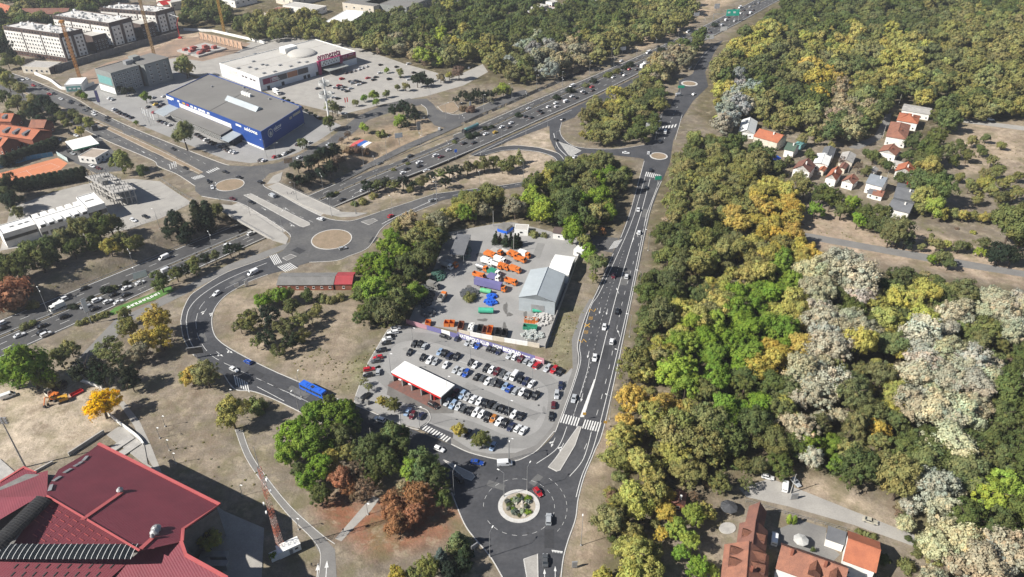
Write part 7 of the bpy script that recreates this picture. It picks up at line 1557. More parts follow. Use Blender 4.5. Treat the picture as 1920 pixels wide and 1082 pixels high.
# waste igloos by the car park corner
for i, (x, y) in enumerate(((670, 752), (677, 755), (689, 757))):
    p = P(x, y); o = thing('waste_container', p, heading(x, y, 10, 4)); tag(o, 'grey waste container, %s from the left by the car park corner' % ORD[i], 'waste container', 'waste containers'); MB().box((0, 0, .8), (1.5, 1.2, 1.2), taper=1.05).build('bin', STEEL, o); MB().tube((-.75, 0, 1.35), (.75, 0, 1.35), .55, n=10).build('lid', CONC_D, o)
# rocks and shrubs on the planted roundabout
for i in range(11):
    a, r_ = i * 2.4, rC * (.2 + .055 * i); c = Vector((cC.x + r_ * math.cos(a), cC.y + r_ * math.sin(a), .2)); bm = bmesh.new(); bmesh.ops.create_icosphere(bm, subdivisions=2, radius=.7)
    for v in bm.verts: v.co *= rng.uniform(.75, 1.2); v.co.z *= .75
    me = bpy.data.meshes.new('boulder'); bm.to_mesh(me); bm.free(); me.materials.append(ROCK); o = inst('boulder', me, None, c, rng.uniform(0, 6)); o['label'] = '%s boulder from the middle of the planted roundabout' % ORD[i]; o['category'] = 'boulder'; o['group'] = 'boulders on the planted roundabout'
# ------------------------------------------------------------------ pedestrians
def person_mesh():
    me = bpy.data.meshes.new('person')
    J = [(0, 0, .95), (0, 0, 1.2), (0, 0, 1.42), (0, 0, 1.5), (.02, 0, 1.66), (0, .19, 1.4), (.06, .24, 1.12), (.16, .24, .88), (0, -.19, 1.4), (-.06, -.24, 1.12), (.0, -.25, .86), (.0, .1, .9), (.14, .1, .5), (.08, .1, .06), (.2, .1, .04), (0, -.1, .9), (-.08, -.1, .5), (-.24, -.1, .1), (-.12, -.1, .05)]
    E_ = [(0, 1), (1, 2), (2, 3), (3, 4), (2, 5), (5, 6), (6, 7), (2, 8), (8, 9), (9, 10), (0, 11), (11, 12), (12, 13), (13, 14), (0, 15), (15, 16), (16, 17), (17, 18)]
    RAD = [.15, .14, .15, .06, .11, .07, .05, .04, .07, .05, .04, .1, .07, .05, .045, .1, .07, .05, .045]
    me.from_pydata(J, E_, []); o = bpy.data.objects.new('tmp_person', me); COL.objects.link(o); o.modifiers.new('s', 'SKIN')
    for v, r_ in zip(me.skin_vertices[0].data, RAD): v.radius = (r_, r_)
    me.skin_vertices[0].data[0].use_root = True
    s_ = o.modifiers.new('d', 'SUBSURF'); s_.levels = s_.render_levels = 1
    bpy.context.view_layer.update(); m2 = bpy.data.meshes.new_from_object(o.evaluated_get(bpy.context.evaluated_depsgraph_get())); bpy.data.objects.remove(o); m2.materials.clear(); m2.materials.append(SKIN); m2.name = 'person'
    return m2
PM = person_mesh()
hair = MB(); 
for x, y, lab in ((644, 997, 'person in dark clothes walking along the pale foot path'), (412, 388, 'person standing at the bridge railing by the smaller roundabout'), (413, 391, 'second person at the bridge railing, nearer the highway'), (539, 364, 'person crossing the bridge pavement, leftmost of three'), (547, 365, 'person in the middle of three on the bridge pavement'), (550, 363, 'rightmost of three people on the bridge pavement'), (453, 275, 'person before the blue store entrance, left of two'), (457, 275, 'person before the blue store entrance, right of two'), (585, 1082 - 20, 'person on the park path near its white arrows')):
    p = P(x, y, .15); o = inst('person', PM, None, (p.x, p.y, .14), rng.uniform(0, 6)); tag(o, lab, 'person')
# ------------------------------------------------------------------ trees
PAL = {'d': (.135, .165, .06), 'D': (.046, .062, .038), 'o': (.275, .275, .105), 'g': (.2, .3, .05), 'Y': (.41, .39, .12), 'G': (.5, .4, .105), 'p': (.475, .465, .335), 'q': (.44, .42, .315), 'b': (.23, .17, .115), 'r': (.35, .18, .095), 'A': (.75, .44, .015), 't': (.35, .31, .195), 'l': (.31, .39, .075), 's': (.14, .175, .16), 'w': (.36, .38, .31), 'e': (.19, .205, .083)}
PNAME = {'d': 'dark green', 'D': 'blackish green', 'o': 'olive', 'g': 'bright green', 'Y': 'yellow green', 'G': 'golden', 'p': 'pale silvery', 'q': 'pale buff', 'b': 'brown', 'r': 'rust brown', 'A': 'brilliant yellow', 't': 'tan', 'l': 'lime green', 's': 'bluish', 'w': 'silver grey', 'e': 'deep olive'}
def leaf_cloud(name, seed, centres, radii, per, leaf, up=0.35, flat=1.0):
    """leaf quads over the skins of many small clumps"""
    g = np.random.default_rng(seed); C = np.repeat(np.array(centres, float), per, 0); Rr = np.repeat(np.array(radii, float), per)
    n = len(C); d = g.normal(size=(n, 3)); d[:, 2] += up; d /= np.linalg.norm(d, axis=1)[:, None]
    pos = C + d * (Rr * g.uniform(.35, 1.32, n))[:, None] * np.array([1, 1, flat])
    mid = np.array(centres, float).mean(0); out = pos - mid; out /= np.linalg.norm(out, axis=1)[:, None] + 1e-6
    nrm = d * .7 + out * .45 + g.normal(size=(n, 3)) * .26; nrm /= np.linalg.norm(nrm, axis=1)[:, None]
    a = np.cross(nrm, g.normal(size=(n, 3))); a /= np.linalg.norm(a, axis=1)[:, None]; b = np.cross(nrm, a)
    s = leaf * g.uniform(.6, 1.3, n)[:, None]; s2 = s * g.uniform(.55, .9, n)[:, None]
    V = np.stack([pos - a * s - b * s2 * .4, pos + a * s * .2 - b * s2, pos + a * s + b * s2 * .3, pos - a * s * .1 + b * s2], 1).reshape(-1, 3)
    me = bpy.data.meshes.new(name); me.vertices.add(4 * n); me.vertices.foreach_set('co', V.astype(np.float32).ravel())
    me.loops.add(4 * n); me.loops.foreach_set('vertex_index', np.arange(4 * n, dtype=np.int32)); me.polygons.add(n); me.polygons.foreach_set('loop_start', np.arange(0, 4 * n, 4, dtype=np.int32)); me.update(calc_edges=True)
    lb = np.repeat(g.uniform(.84, 1.14, len(centres)), per); v = lb * g.uniform(.8, 1.18, n); hue = np.repeat(np.clip(g.normal(0, .06, len(centres)), -.14, .16), per) + g.normal(0, .02, n)
    col = np.stack([v * (1 + hue), v, v * (1 - .5 * hue), np.ones(n)], 1); ca_ = me.color_attributes.new('leafv', 'FLOAT_COLOR', 'POINT'); ca_.data.foreach_set('color', np.repeat(col, 4, 0).astype(np.float32).ravel())
    me.materials.append(LEAF)
    return me
def broad(seed, nl=150, per=70, leaf=.2, sq=1.0, lump=1.0, lr=1.0, zlo=2.2):
    """crown of a tree 11 m high and 10 m wide, standing on z = 0: branches carry clumps of uneven size"""
    g = np.random.default_rng(seed); cs, rs = [], []; nb = int(g.integers(7, 13))
    big = [(0, 0, 7.2)]
    for k in range(nb):
        a = k * 2.4 + g.uniform(-.5, .5); q = g.uniform(.8, 3.3) * lump; big.append((q * math.cos(a), q * math.sin(a), g.uniform(3.6, 9.0 - .7 * q)))
    bs = g.uniform(1.2, 2.6, len(big)); pr = bs ** 2 / (bs ** 2).sum()
    while len(cs) < nl:
        i = g.choice(len(big), p=pr); d = g.normal(size=3); d[2] = d[2] * .85 + .3; d /= np.linalg.norm(d)
        c = np.array(big[i]) + d * bs[i] * g.uniform(.7, 1.05) * np.array([1, 1, .85 * sq])
        if c[2] < zlo or math.hypot(c[0], c[1]) > 4.9: continue
        cs.append(c); rs.append(g.choice((.4, .6, .85)) * g.uniform(.8, 1.25) * lr)
    return leaf_cloud('crown', seed + 50, cs, rs, per, leaf)
def conic(seed, r=3.0, h=11.0, tiers=11, per=46, leaf=.3, z0=1.0, pw=1.0):
    g = np.random.default_rng(seed); cs, rs = [], []
    for k in range(tiers):
        f = k / (tiers - 1); rr = r * (1 - f) ** pw + .15; m = max(2, int(9 * (1 - f) + 1))
        for j in range(m):
            a = g.uniform(0, 6.28); q = rr * g.uniform(.45, .95); cs.append((q * math.cos(a), q * math.sin(a), z0 + (h - z0) * f - .12 * q)); rs.append(.35 + .28 * rr)
    return leaf_cloud('crown', seed + 9, cs, rs, per, leaf, .1, .8)
def column_(seed):
    g = np.random.default_rng(seed); cs = [(g.uniform(-.7, .7) * math.sin(math.pi * (f * .86 + .12)), g.uniform(-.7, .7) * math.sin(math.pi * (f * .86 + .12)), .6 + 9.6 * f) for f in np.linspace(0, 1, 34)]
    return leaf_cloud('crown', seed, cs, [1.0 * math.sin(math.pi * (f * .82 + .12)) + .3 for f in np.linspace(0, 1, 34)], 70, .24)
def pine(seed):
    g = np.random.default_rng(seed); cs, rs = [], []
    for k in range(42):
        a, q = g.uniform(0, 6.28), 4.2 * math.sqrt(g.random()); z = 4.0 + 6.2 * g.random() * (1 - .5 * q / 4.2); cs.append((q * math.cos(a), q * math.sin(a), z)); rs.append(g.uniform(.6, 1.25))
    return leaf_cloud('crown', seed + 3, cs, rs, 80, .27, .3, .7)
def sparse(seed):
    g = np.random.default_rng(seed); cs, rs = [], []
    for k in range(60):
        d = g.normal(size=3); d[2] = abs(d[2]) * .8; d /= np.linalg.norm(d); cs.append(d * g.uniform(2, 4.4) * np.array([1, 1, 1.2]) + np.array([0, 0, 4.6])); rs.append(g.uniform(.5, .95))
    return leaf_cloud('crown', seed, cs, rs, 34, .24)
def bush(seed, n=26):
    g = np.random.default_rng(seed); cs = [(g.uniform(-3.4, 3.4), g.uniform(-3.4, 3.4), g.uniform(.6, 3.6)) for _ in range(n)]; cs = [c for c in cs if math.hypot(c[0], c[1]) < 4.2 - .35 * c[2]]
    return leaf_cloud('crown', seed, cs, [g.uniform(1.1, 1.7) for _ in cs], 90, .4)
CROWN = {'B': [broad(k, 130 + 8 * (k % 5), 72, .2 + .015 * (k % 3), .8 + .1 * (k % 5), .85 + .08 * (k % 4), .9 + .12 * (k % 3), 1.6 + .4 * (k % 3)) for k in range(1, 13)],
         'F': [broad(20 + k, 80, 42, .38, .8 + .12 * k, .9 + .07 * k, 1.25) for k in range(6)],
         'C': [conic(31), conic(32, 2.6), conic(33, 3.4)], 'K': [column_(41), column_(42)], 'N': [pine(51), pine(52), pine(53)], 'S': [sparse(61), sparse(62), sparse(63)], 'H': [bush(71), bush(72), bush(73)]}
def trunk_mesh(seed, hgt, r, limbs):
    g = random.Random(seed); mb = MB(); top = Vector((g.uniform(-.3, .3), g.uniform(-.3, .3), hgt)); mb.tube((0, 0, -.2), (0, 0, .25), r * 1.5, r, n=7); mid = top * .5 + Vector((g.uniform(-.2, .2), 0, 0)); mb.tube((0, 0, .25), mid, r, r * .8, n=7); mb.tube(mid, top, r * .8, r * .4, n=7)
    for k in range(limbs):
        a = k * 2.4 + g.uniform(-.3, .3); z = hgt * g.uniform(.4, .9); e = Vector((math.cos(a) * g.uniform(2, 3.4), math.sin(a) * g.uniform(2, 3.4), z + g.uniform(1.5, 3))); s_ = Vector((0, 0, z)); m_ = s_.lerp(e, .5) + Vector((0, 0, .4)); mb.tube(s_, m_, r * .45, r * .3, n=5); mb.tube(m_, e, r * .3, r * .1, n=5)
    me = bpy.data.meshes.new('trunk'); me.from_pydata(mb.v, [], mb.f); me.materials.append(BARK); return me
TRUNK = {'B': [trunk_mesh(1, 7.5, .3, 6), trunk_mesh(2, 7, .26, 5), trunk_mesh(3, 8, .34, 7)], 'C': [trunk_mesh(4, 9.5, .22, 0)], 'N': [trunk_mesh(5, 8, .26, 6), trunk_mesh(6, 8.5, .24, 5)], 'S': [trunk_mesh(7, 8.2, .24, 14), trunk_mesh(8, 8, .22, 12)], 'H': [trunk_mesh(9, 1.6, .14, 4)]}
TRUNK['K'] = TRUNK['C']; TRUNK['F'] = TRUNK['B']
def jit(c, k=.16):
    a = rng.uniform(1 - k, 1 + k); return (min(.8, c[0] * a * rng.uniform(.93, 1.07)), min(.8, c[1] * a * rng.uniform(.95, 1.05)), c[2] * a * rng.uniform(.85, 1.15))
TNAME = {'B': 'broadleaf_tree', 'F': 'broadleaf_tree', 'C': 'conifer_tree', 'K': 'cypress_tree', 'N': 'pine_tree', 'S': 'sparse_tree', 'H': 'shrub'}
TWORD = {'B': 'broadleaf tree', 'F': 'broadleaf tree', 'C': 'pointed conifer', 'K': 'narrow cypress', 'N': 'pine', 'S': 'thin crowned tree', 'H': 'shrub'}
def gz(x, y):
    """height of the land"""
    i = int(round((x - (-700)) / 2.5)) + 5; j = int(round((y - 70) / 2.5)) + 5
    return float(GZ[j, i]) if 5 <= i < nx - 5 and 5 <= j < ny - 5 else 0.0
def plant(x, y, r, h, ck, kind, group, z=None):
    z = gz(x, y) if z is None else z
    o = thing(TNAME[kind] if kind != 'B' or 'wood' in group else ('garden_tree' if 'village' in group else 'street_tree'), (x, y, z), rng.uniform(0, 6.28)); k0 = {'C': 3.0, 'K': 1.5, 'N': 5.0, 'H': 4.6, 'S': 5.0}.get(kind, 5.2); h0 = {'H': 4.6}.get(kind, 11.0)
    sx, sz = r / k0, h / h0
    c = inst('crown', rng.choice(CROWN[kind]), o, scale=(sx * rng.uniform(.92, 1.08), sx * rng.uniform(.92, 1.08), sz)); c['tcol'] = jit(PAL[ck]); t = inst('trunk', rng.choice(TRUNK[kind]), o, scale=(sx, sx, sz))
    size = 'big ' if r > 6.6 else ('small ' if r < 3.2 and kind not in 'HK' else '')
    reg(o, '%s%s %s' % (size, PNAME[ck], TWORD[kind]), 'shrub' if kind == 'H' else 'tree', group)
    return o
TREES = []       # places taken: x, y, r
def tree(px, py, rp, ck, kind='B', hf=None, group='single trees'):
    """crown centre and half width as read in the photo"""
    s_ = scale_at(px, py); r = rp / s_; h = r * (hf or {'B': 2.25, 'C': 3.2, 'K': 5.0, 'N': 2.2, 'S': 2.2, 'H': 1.05}[kind]); p = P(px, py, h * .55)
    zz = gz(p.x, p.y); p = P(px, py, h * .55 + zz)
    TREES.append((p.x, p.y, r)); plant(p.x, p.y, r, h, ck, kind, group)
T_ = '''190,757,38,A,B,1.7 345,706,15,o 358,700,22,G 386,700,28,o 432,770,36,Y 478,760,22,e,H 160,690,30,D,N 200,650,26,e,N 230,700,30,D,N 190,700,26,D,N 215,668,22,e,N 245,715,20,D,N
290,598,30,G 300,630,26,G 268,640,26,G 262,655,24,t 240,612,22,o 232,590,18,o 300,525,22,d 330,512,16,e 345,505,15,D,N 362,492,17,e 385,482,15,D,N 402,478,14,e 430,467,15,D,N 446,464,13,D,N 366,505,13,e
15,555,42,r,H 45,548,22,b,H 60,570,14,o,H 50,680,48,g 15,690,40,g 85,705,28,e 110,665,26,e 130,650,20,o
52,470,30,e 25,490,34,d 90,462,26,d 118,446,28,e 150,430,28,e 180,420,30,d 205,418,26,e 135,462,22,d 75,485,24,e 170,450,20,d 8,505,26,d 205,462,20,Y 250,460,22,o 228,445,18,e 100,482,18,d
330,425,22,D 350,432,20,D 370,408,13,D,K 388,403,14,D,K 408,402,18,e 345,445,16,D 318,440,18,D 392,420,14,D
225,300,22,o 266,318,13,d 343,248,26,e,B,2.4 255,230,6,g
15,345,24,D 20,372,22,D 8,362,18,e 30,395,14,e
80,190,18,D 100,205,16,D 62,205,17,D 115,218,13,e 135,212,13,e 148,222,12,o 163,228,13,o 150,245,12,Y 125,230,10,e 75,222,12,D 95,225,12,D 40,215,12,e
12,150,18,o 38,165,15,o 28,190,18,e 5,180,16,d 52,200,15,e 15,215,12,e 60,185,12,o 2,135,14,e
5,90,22,D 22,105,14,D 12,112,14,e 35,112,12,o 25,60,12,d 60,40,12,d 88,42,12,D 110,48,12,d 135,50,10,D 30,38,11,d
150,175,10,e 158,180,8,g 222,165,9,D 235,170,9,D 245,168,8,D 272,180,11,g 345,118,22,o 352,128,14,Y 305,142,6,d
667,190,8,o 682,182,8,g 700,176,11,l 706,190,8,g 724,174,8,e 745,162,7,e 760,160,9,o 751,134,9,o 725,130,6,l 782,148,13,D 792,142,10,D 800,150,11,D 808,152,8,D 826,143,10,t 842,140,9,Y 860,133,14,b 815,118,8,D 805,95,11,l 808,105,7,l 795,117,9,b 
617,228,14,d 622,200,17,o,S 632,205,12,t,S 565,265,12,e 652,252,9,b,S 640,262,7,b,S 682,238,11,l 740,205,14,D,N 755,198,15,D,N 770,205,14,D,N 778,218,11,D,N 752,222,12,l 762,232,9,D,N 745,228,9,l 715,250,11,e,H 655,287,12,b,H 670,291,13,b,H 686,291,10,b,H
560,322,14,D 578,312,16,D 596,304,16,D 612,298,17,D 628,297,16,D 620,318,15,D 600,328,15,D 580,337,14,D 560,342,13,D 634,308,14,b 545,335,9,D
868,176,11,D,N 880,180,12,D,N 893,174,12,D,N 905,178,11,D,N 918,176,10,D,N 855,186,8,D,N 930,172,11,o 944,163,14,l 957,170,9,e 868,202,9,b,H 882,203,11,b,H 920,186,8,t
690,350,14,D,N 706,345,14,e,N 722,340,14,D,N 738,346,14,e,N 755,340,15,D,N 772,345,12,D,N 790,338,14,e,N 808,330,12,D,N 826,325,14,e,N 842,320,13,D,N 858,318,14,D,N 876,312,14,e 893,310,12,o 908,306,15,e 925,302,14,e 942,308,15,o 958,300,14,e 973,292,9,o,C 835,340,13,D,N 770,356,9,e 700,366,9,o,H 680,376,10,o,H 664,381,8,e,H 955,312,12,e
1075,425,28,g,B,2.3 1105,472,20,g 1118,490,24,e 1098,452,18,o 1130,432,9,r 1108,430,14,o 930,444,8,D,C 938,446,6,b,C 948,448,8,D,C 958,446,8,D,C 966,450,9,D,C 972,448,8,D,C 1000,438,10,o,H 1020,440,8,e,H 1112,520,12,o,S 880,556,14,e,H
470,598,24,e,N 500,590,26,D,N 488,560,18,g 505,552,16,o 525,552,20,g 545,575,20,d 560,600,20,e,N 583,592,16,o,S 530,610,22,e,N 500,630,20,D,N 545,635,20,D,N 565,628,18,e,N 595,580,14,o 575,552,14,d 540,548,14,o 480,640,14,e,N 520,655,16,e,N 620,560,12,e,H 602,558,12,o,H 636,556,12,o,H 450,610,16,e,N
590,775,38,g 545,810,36,g 630,780,40,g 585,825,38,g 540,850,28,g 640,820,30,d 660,790,30,d 600,870,32,g 575,900,24,g 600,925,24,d 620,865,26,Y 655,850,24,o 690,840,36,d 738,815,34,d 720,860,30,d 750,835,26,d 700,875,24,d 640,895,26,r 650,910,20,r 670,880,24,b,S 685,915,26,b,S 668,930,14,b,S 795,870,38,d 770,880,26,g 820,895,30,d 780,925,32,r 775,960,26,r 735,945,30,r 740,980,26,r 755,915,18,t 830,930,22,d 700,900,18,d 560,880,20,d 620,760,26,d
826,1040,17,s,C,2.4 858,1012,20,e,C,2.4 872,1035,17,D,C,2.4 800,1062,27,o 742,1072,22,G 845,1070,24,D 870,1060,20,D 775,1075,18,o
861,805,15,G,B,2.3 903,820,21,e 717,752,13,G 738,758,16,e 681,715,10,o,S 690,725,10,o,S
388,1010,27,Y 512,1042,9,g
1440,940,1,o'''
for e in T_.split():
    q = e.split(','); 
    if float(q[2]) > 2: tree(float(q[0]), float(q[1]), float(q[2]), q[3], q[4] if len(q) > 4 else 'B', float(q[5]) if len(q) > 5 else None)
# garden trees among the village and along the field lane
T2 = '''1505,258,14,o 1520,290,14,d 1480,300,12,e 1420,275,20,d 1440,290,22,d 1460,312,16,e 1560,272,10,o 1535,262,9,o 1580,300,10,b,S 1610,312,12,b,S 1625,318,12,e 1640,290,16,d 1655,300,12,e 1625,285,10,d 1690,332,14,d 1665,310,12,d 1720,325,10,Y 1730,300,24,d 1745,280,28,d 1760,255,22,d 1715,265,20,d 1705,290,16,d 1740,335,34,d 1765,350,34,d 1735,370,26,Y 1755,385,22,l 1725,385,16,o 1745,310,24,Y 1740,295,10,G
1600,380,22,g 1560,370,24,d 1580,390,20,d 1540,360,22,d 1530,390,18,g 1625,395,20,d 1610,410,18,g 1650,400,24,d 1660,420,22,d 1690,430,30,e 1670,440,22,e 1700,445,20,D 1635,420,14,d 1510,350,20,o 1500,330,16,o
1768,400,14,Y 1790,398,13,o 1808,402,14,Y 1826,402,12,o 1845,405,13,Y 1860,405,11,G 1880,410,16,o 1900,420,40,e 1885,400,24,e 1915,400,26,e 1920,440,24,e 1745,450,10,o 1758,458,14,o 1775,458,12,Y 1800,460,14,e 1815,462,10,d 1835,470,10,l 1850,475,9,l 1845,455,15,e 1880,472,24,D 1900,478,20,D 1865,478,16,D 1730,462,10,o 1765,480,18,e 1750,485,13,g 1780,492,14,d 1742,430,4,o,H 1748,440,5,e,H 1795,428,4,b,H 1825,435,6,Y,H
1800,270,14,d 1825,262,13,o 1840,280,13,d 1815,290,14,e 1860,300,12,o 1790,300,14,d 1850,258,10,e 1880,270,10,o 1780,280,16,e 1870,320,16,o 1890,340,18,o 1850,340,18,Y 1820,345,16,o 1905,360,18,o 1880,365,16,e 1835,370,14,o 1845,325,12,o 1910,330,12,e 1860,355,14,o 1800,330,12,o
1270,990,26,l 1300,965,26,l 1325,955,20,Y 1290,1010,26,l 1275,1035,20,g 1240,1000,18,G 1250,960,22,G 1255,930,18,G 1235,1060,16,o 1310,1060,24,g 1335,1070,16,l 1350,905,26,e 1400,905,18,e,S 1660,1048,15,d 1480,972,5,l,K 1490,974,5,g,K 1525,1030,6,d 1700,1060,18,e,H 1300,930,12,b,S 1612,996,8,o,H 1625,1001,8,o,H 1638,1005,8,e,H'''
for e in T2.split():
    q = e.split(','); tree(float(q[0]), float(q[1]), float(q[2]), q[3], q[4] if len(q) > 4 else 'B', float(q[5]) if len(q) > 5 else None, 'village and field trees')
for i in range(13):          # cypress screen by the tennis court
    f = i / 12; tree(34 + 122 * f, 345 - 22 * f, 8.5, 'D', 'K', 3.2, 'cypress screen')
for i in range(10): tree(8 + 95 * i / 9, 300 - 34 * i / 9, 9, 'D', 'K', 2.6, 'dark hedge behind the tennis court')
for i in range(9): tree(532 + 8.5 * i, 184 + 4.6 * i, 5, 'D', 'B', 1.6, 'shrubs between the stores')
# median shrubs on the highway
for x, y, r_ in ((45, 613, 11), (60, 606, 9), (137, 575, 10), (172, 560, 9), (200, 545, 12), (213, 540, 9), (236, 530, 7), (620, 366, 9), (630, 362, 6), (682, 341, 6), (765, 306, 5), (738, 318, 5), (852, 266, 6), (880, 256, 10), (893, 252, 8), (910, 241, 7), (922, 238, 6), (973, 217, 9), (1045, 184, 9), (1070, 171, 10), (1098, 161, 8), (1112, 153, 9), (1140, 142, 10), (1155, 135, 9), (1172, 128, 8), (1180, 122, 9), (1240, 95, 9), (1260, 87, 10), (1275, 80, 10), (1302, 66, 8), (1318, 60, 8), (1340, 48, 8)):
    z = zh(x); p = P(x, y, z + .7); rr = r_ / scale_at(x, y); plant(p.x, p.y, rr, rr * .9, 'D' if x % 3 else 'e', 'H', 'median shrubs', z)
for x, y in ((150, 604), (162, 600), (174, 596), (186, 591), (197, 588)): tree(x, y, 9, 'o', 'H', 1.0, 'hedge by the lettered lawn')
SHR = [(i, a) for i, a in enumerate(np.linspace(0, 6.28, 17)[:-1])]
for i, a in SHR:
    q = rC * (.45 + .4 * ((i * 7) % 5) / 5); plant(cC.x + q * math.cos(a), cC.y + q * math.sin(a), .7 + .35 * (i % 3), .8 + .3 * (i % 2), ('d', 'w', 'g', 's')[i % 4], 'H', 'shrubs on the planted roundabout', .2)

# ------------------------------------------------------------------ woods
ANCH = '''1230,350,o 1290,300,o 1340,270,d 1280,420,d 1225,480,d 1240,400,o 1350,370,o 1450,400,G 1460,350,Y 1440,440,G 1500,480,G 1545,492,G 1300,440,d 1260,540,d 1210,560,d 1200,620,e 1250,600,Y 1280,570,Y 1330,550,o 1380,480,o 1400,510,Y 1400,560,g 1470,530,g 1440,540,g 1340,630,l 1320,650,g 1460,620,g 1390,670,g 1390,720,d 1350,680,g 1430,690,G 1470,660,G 1180,750,G 1205,765,G 1250,770,G 1240,800,Y 1300,740,e 1200,720,o 1350,780,g 1400,760,g 1390,810,d 1440,790,Y 1480,850,d 1540,560,p 1560,520,p 1550,620,p 1530,690,q 1560,730,p 1550,780,p 1510,820,q 1580,600,p 1640,540,d 1620,580,d 1610,640,e 1605,700,e 1700,560,Y 1690,590,Y 1660,640,Y 1660,700,Y 1680,750,Y 1670,800,G 1640,740,Y 1750,520,d 1790,560,e 1780,600,p 1800,640,p 1750,660,p 1700,690,p 1830,700,p 1780,740,p 1850,640,e 1880,550,p 1900,600,p 1905,680,d 1890,720,d 1850,780,p 1790,790,p 1740,730,p 1720,780,p 1900,850,d 1870,800,d 1640,840,o 1700,830,d 1780,850,d 1720,960,p 1735,920,p 1780,1030,p 1840,1040,p 1880,1000,d 1900,920,l 1860,950,d 1660,900,o 1600,880,d 1560,850,g 1515,880,q 1350,890,e 1300,850,o 1250,850,o 1180,860,Y 1160,920,Y 1150,1000,o 1180,1040,Y 1240,960,G 1220,1060,o 1520,610,q 1490,590,Y 1420,620,g 1370,590,Y 1300,690,l 1260,660,Y 1230,690,o 1290,800,o 1310,770,Y 1450,720,e 1450,850,e 1200,820,o 1210,900,Y 1150,870,o 1600,780,e 1620,800,e 1820,880,e 1740,870,e 1810,960,d 1550,700,q 1330,480,o 1350,510,Y 1270,500,e 1250,440,d 1310,390,o 1290,350,o 1270,310,o 1400,300,o 1430,330,o 1380,330,o
1400,90,Y 1420,80,Y 1360,120,o 1345,190,Y 1365,190,w 1450,120,e 1500,130,o 1540,148,G 1420,200,o 1560,205,t 1640,190,d 1700,130,Y 1750,200,d 1850,100,o 1800,60,o 1900,200,o 1600,60,d 1500,40,d 1420,40,d 1700,30,d 1560,85,Y 1680,95,Y 1480,180,d 1500,210,o 1450,215,o 1530,180,d 1600,160,o 1390,150,d 1750,90,e 1850,160,o 1900,60,o 1650,40,e 1550,30,d 1750,20,e 1880,20,d 1800,130,o 1700,170,e 1580,130,e 1490,90,e 1630,110,o
900,80,d 1000,50,d 1200,60,o 1150,80,o 700,50,d 560,40,o 620,60,o 750,70,e 820,60,d 870,30,d 950,40,d 1010,115,w 1080,110,t 1060,60,d 1100,40,d 980,120,e 930,110,o 850,100,e 800,80,e 1130,100,o 1230,40,o 1290,20,o 1170,30,d 500,40,o 460,50,e 400,40,d 660,75,o 690,85,o 760,95,t 810,95,l 870,80,Y 890,110,o 540,60,o 730,20,e 580,15,o
1110,210,o 1150,200,Y 1200,170,o 1130,240,o 1170,250,e 1220,190,d 1230,160,o 1105,250,Y 1180,220,o 1200,240,d 1240,200,o 1250,130,t 1280,100,t 1300,80,d 1230,135,o 1265,115,t
700,500,g 740,460,g 720,540,g 690,580,d 730,590,d 760,520,d 780,440,o 820,410,t 850,400,Y 880,395,g 930,380,o 960,390,t 1000,390,l 1030,370,d 1060,390,d 1100,400,d 1150,400,o 1120,350,g 1150,330,e 1100,320,e 1180,340,e 1090,300,o 1000,350,Y 980,360,l 810,470,d 760,560,e 1060,340,e'''
AN = [(float(a), float(b), c) for a, b, c in (e.split(',') for e in ANCH.split())]
anx = np.array([(a, b) for a, b, c in AN])
def tint(px, py):
    # distances count more across than along the view, as the land recedes
    d = np.hypot((anx[:, 0] - px), (anx[:, 1] - py) * 1.35); i = np.argsort(d)[:3]; k = 0 if rng.random() < .7 else rng.choice((1, 2)); return AN[i[k]][2]
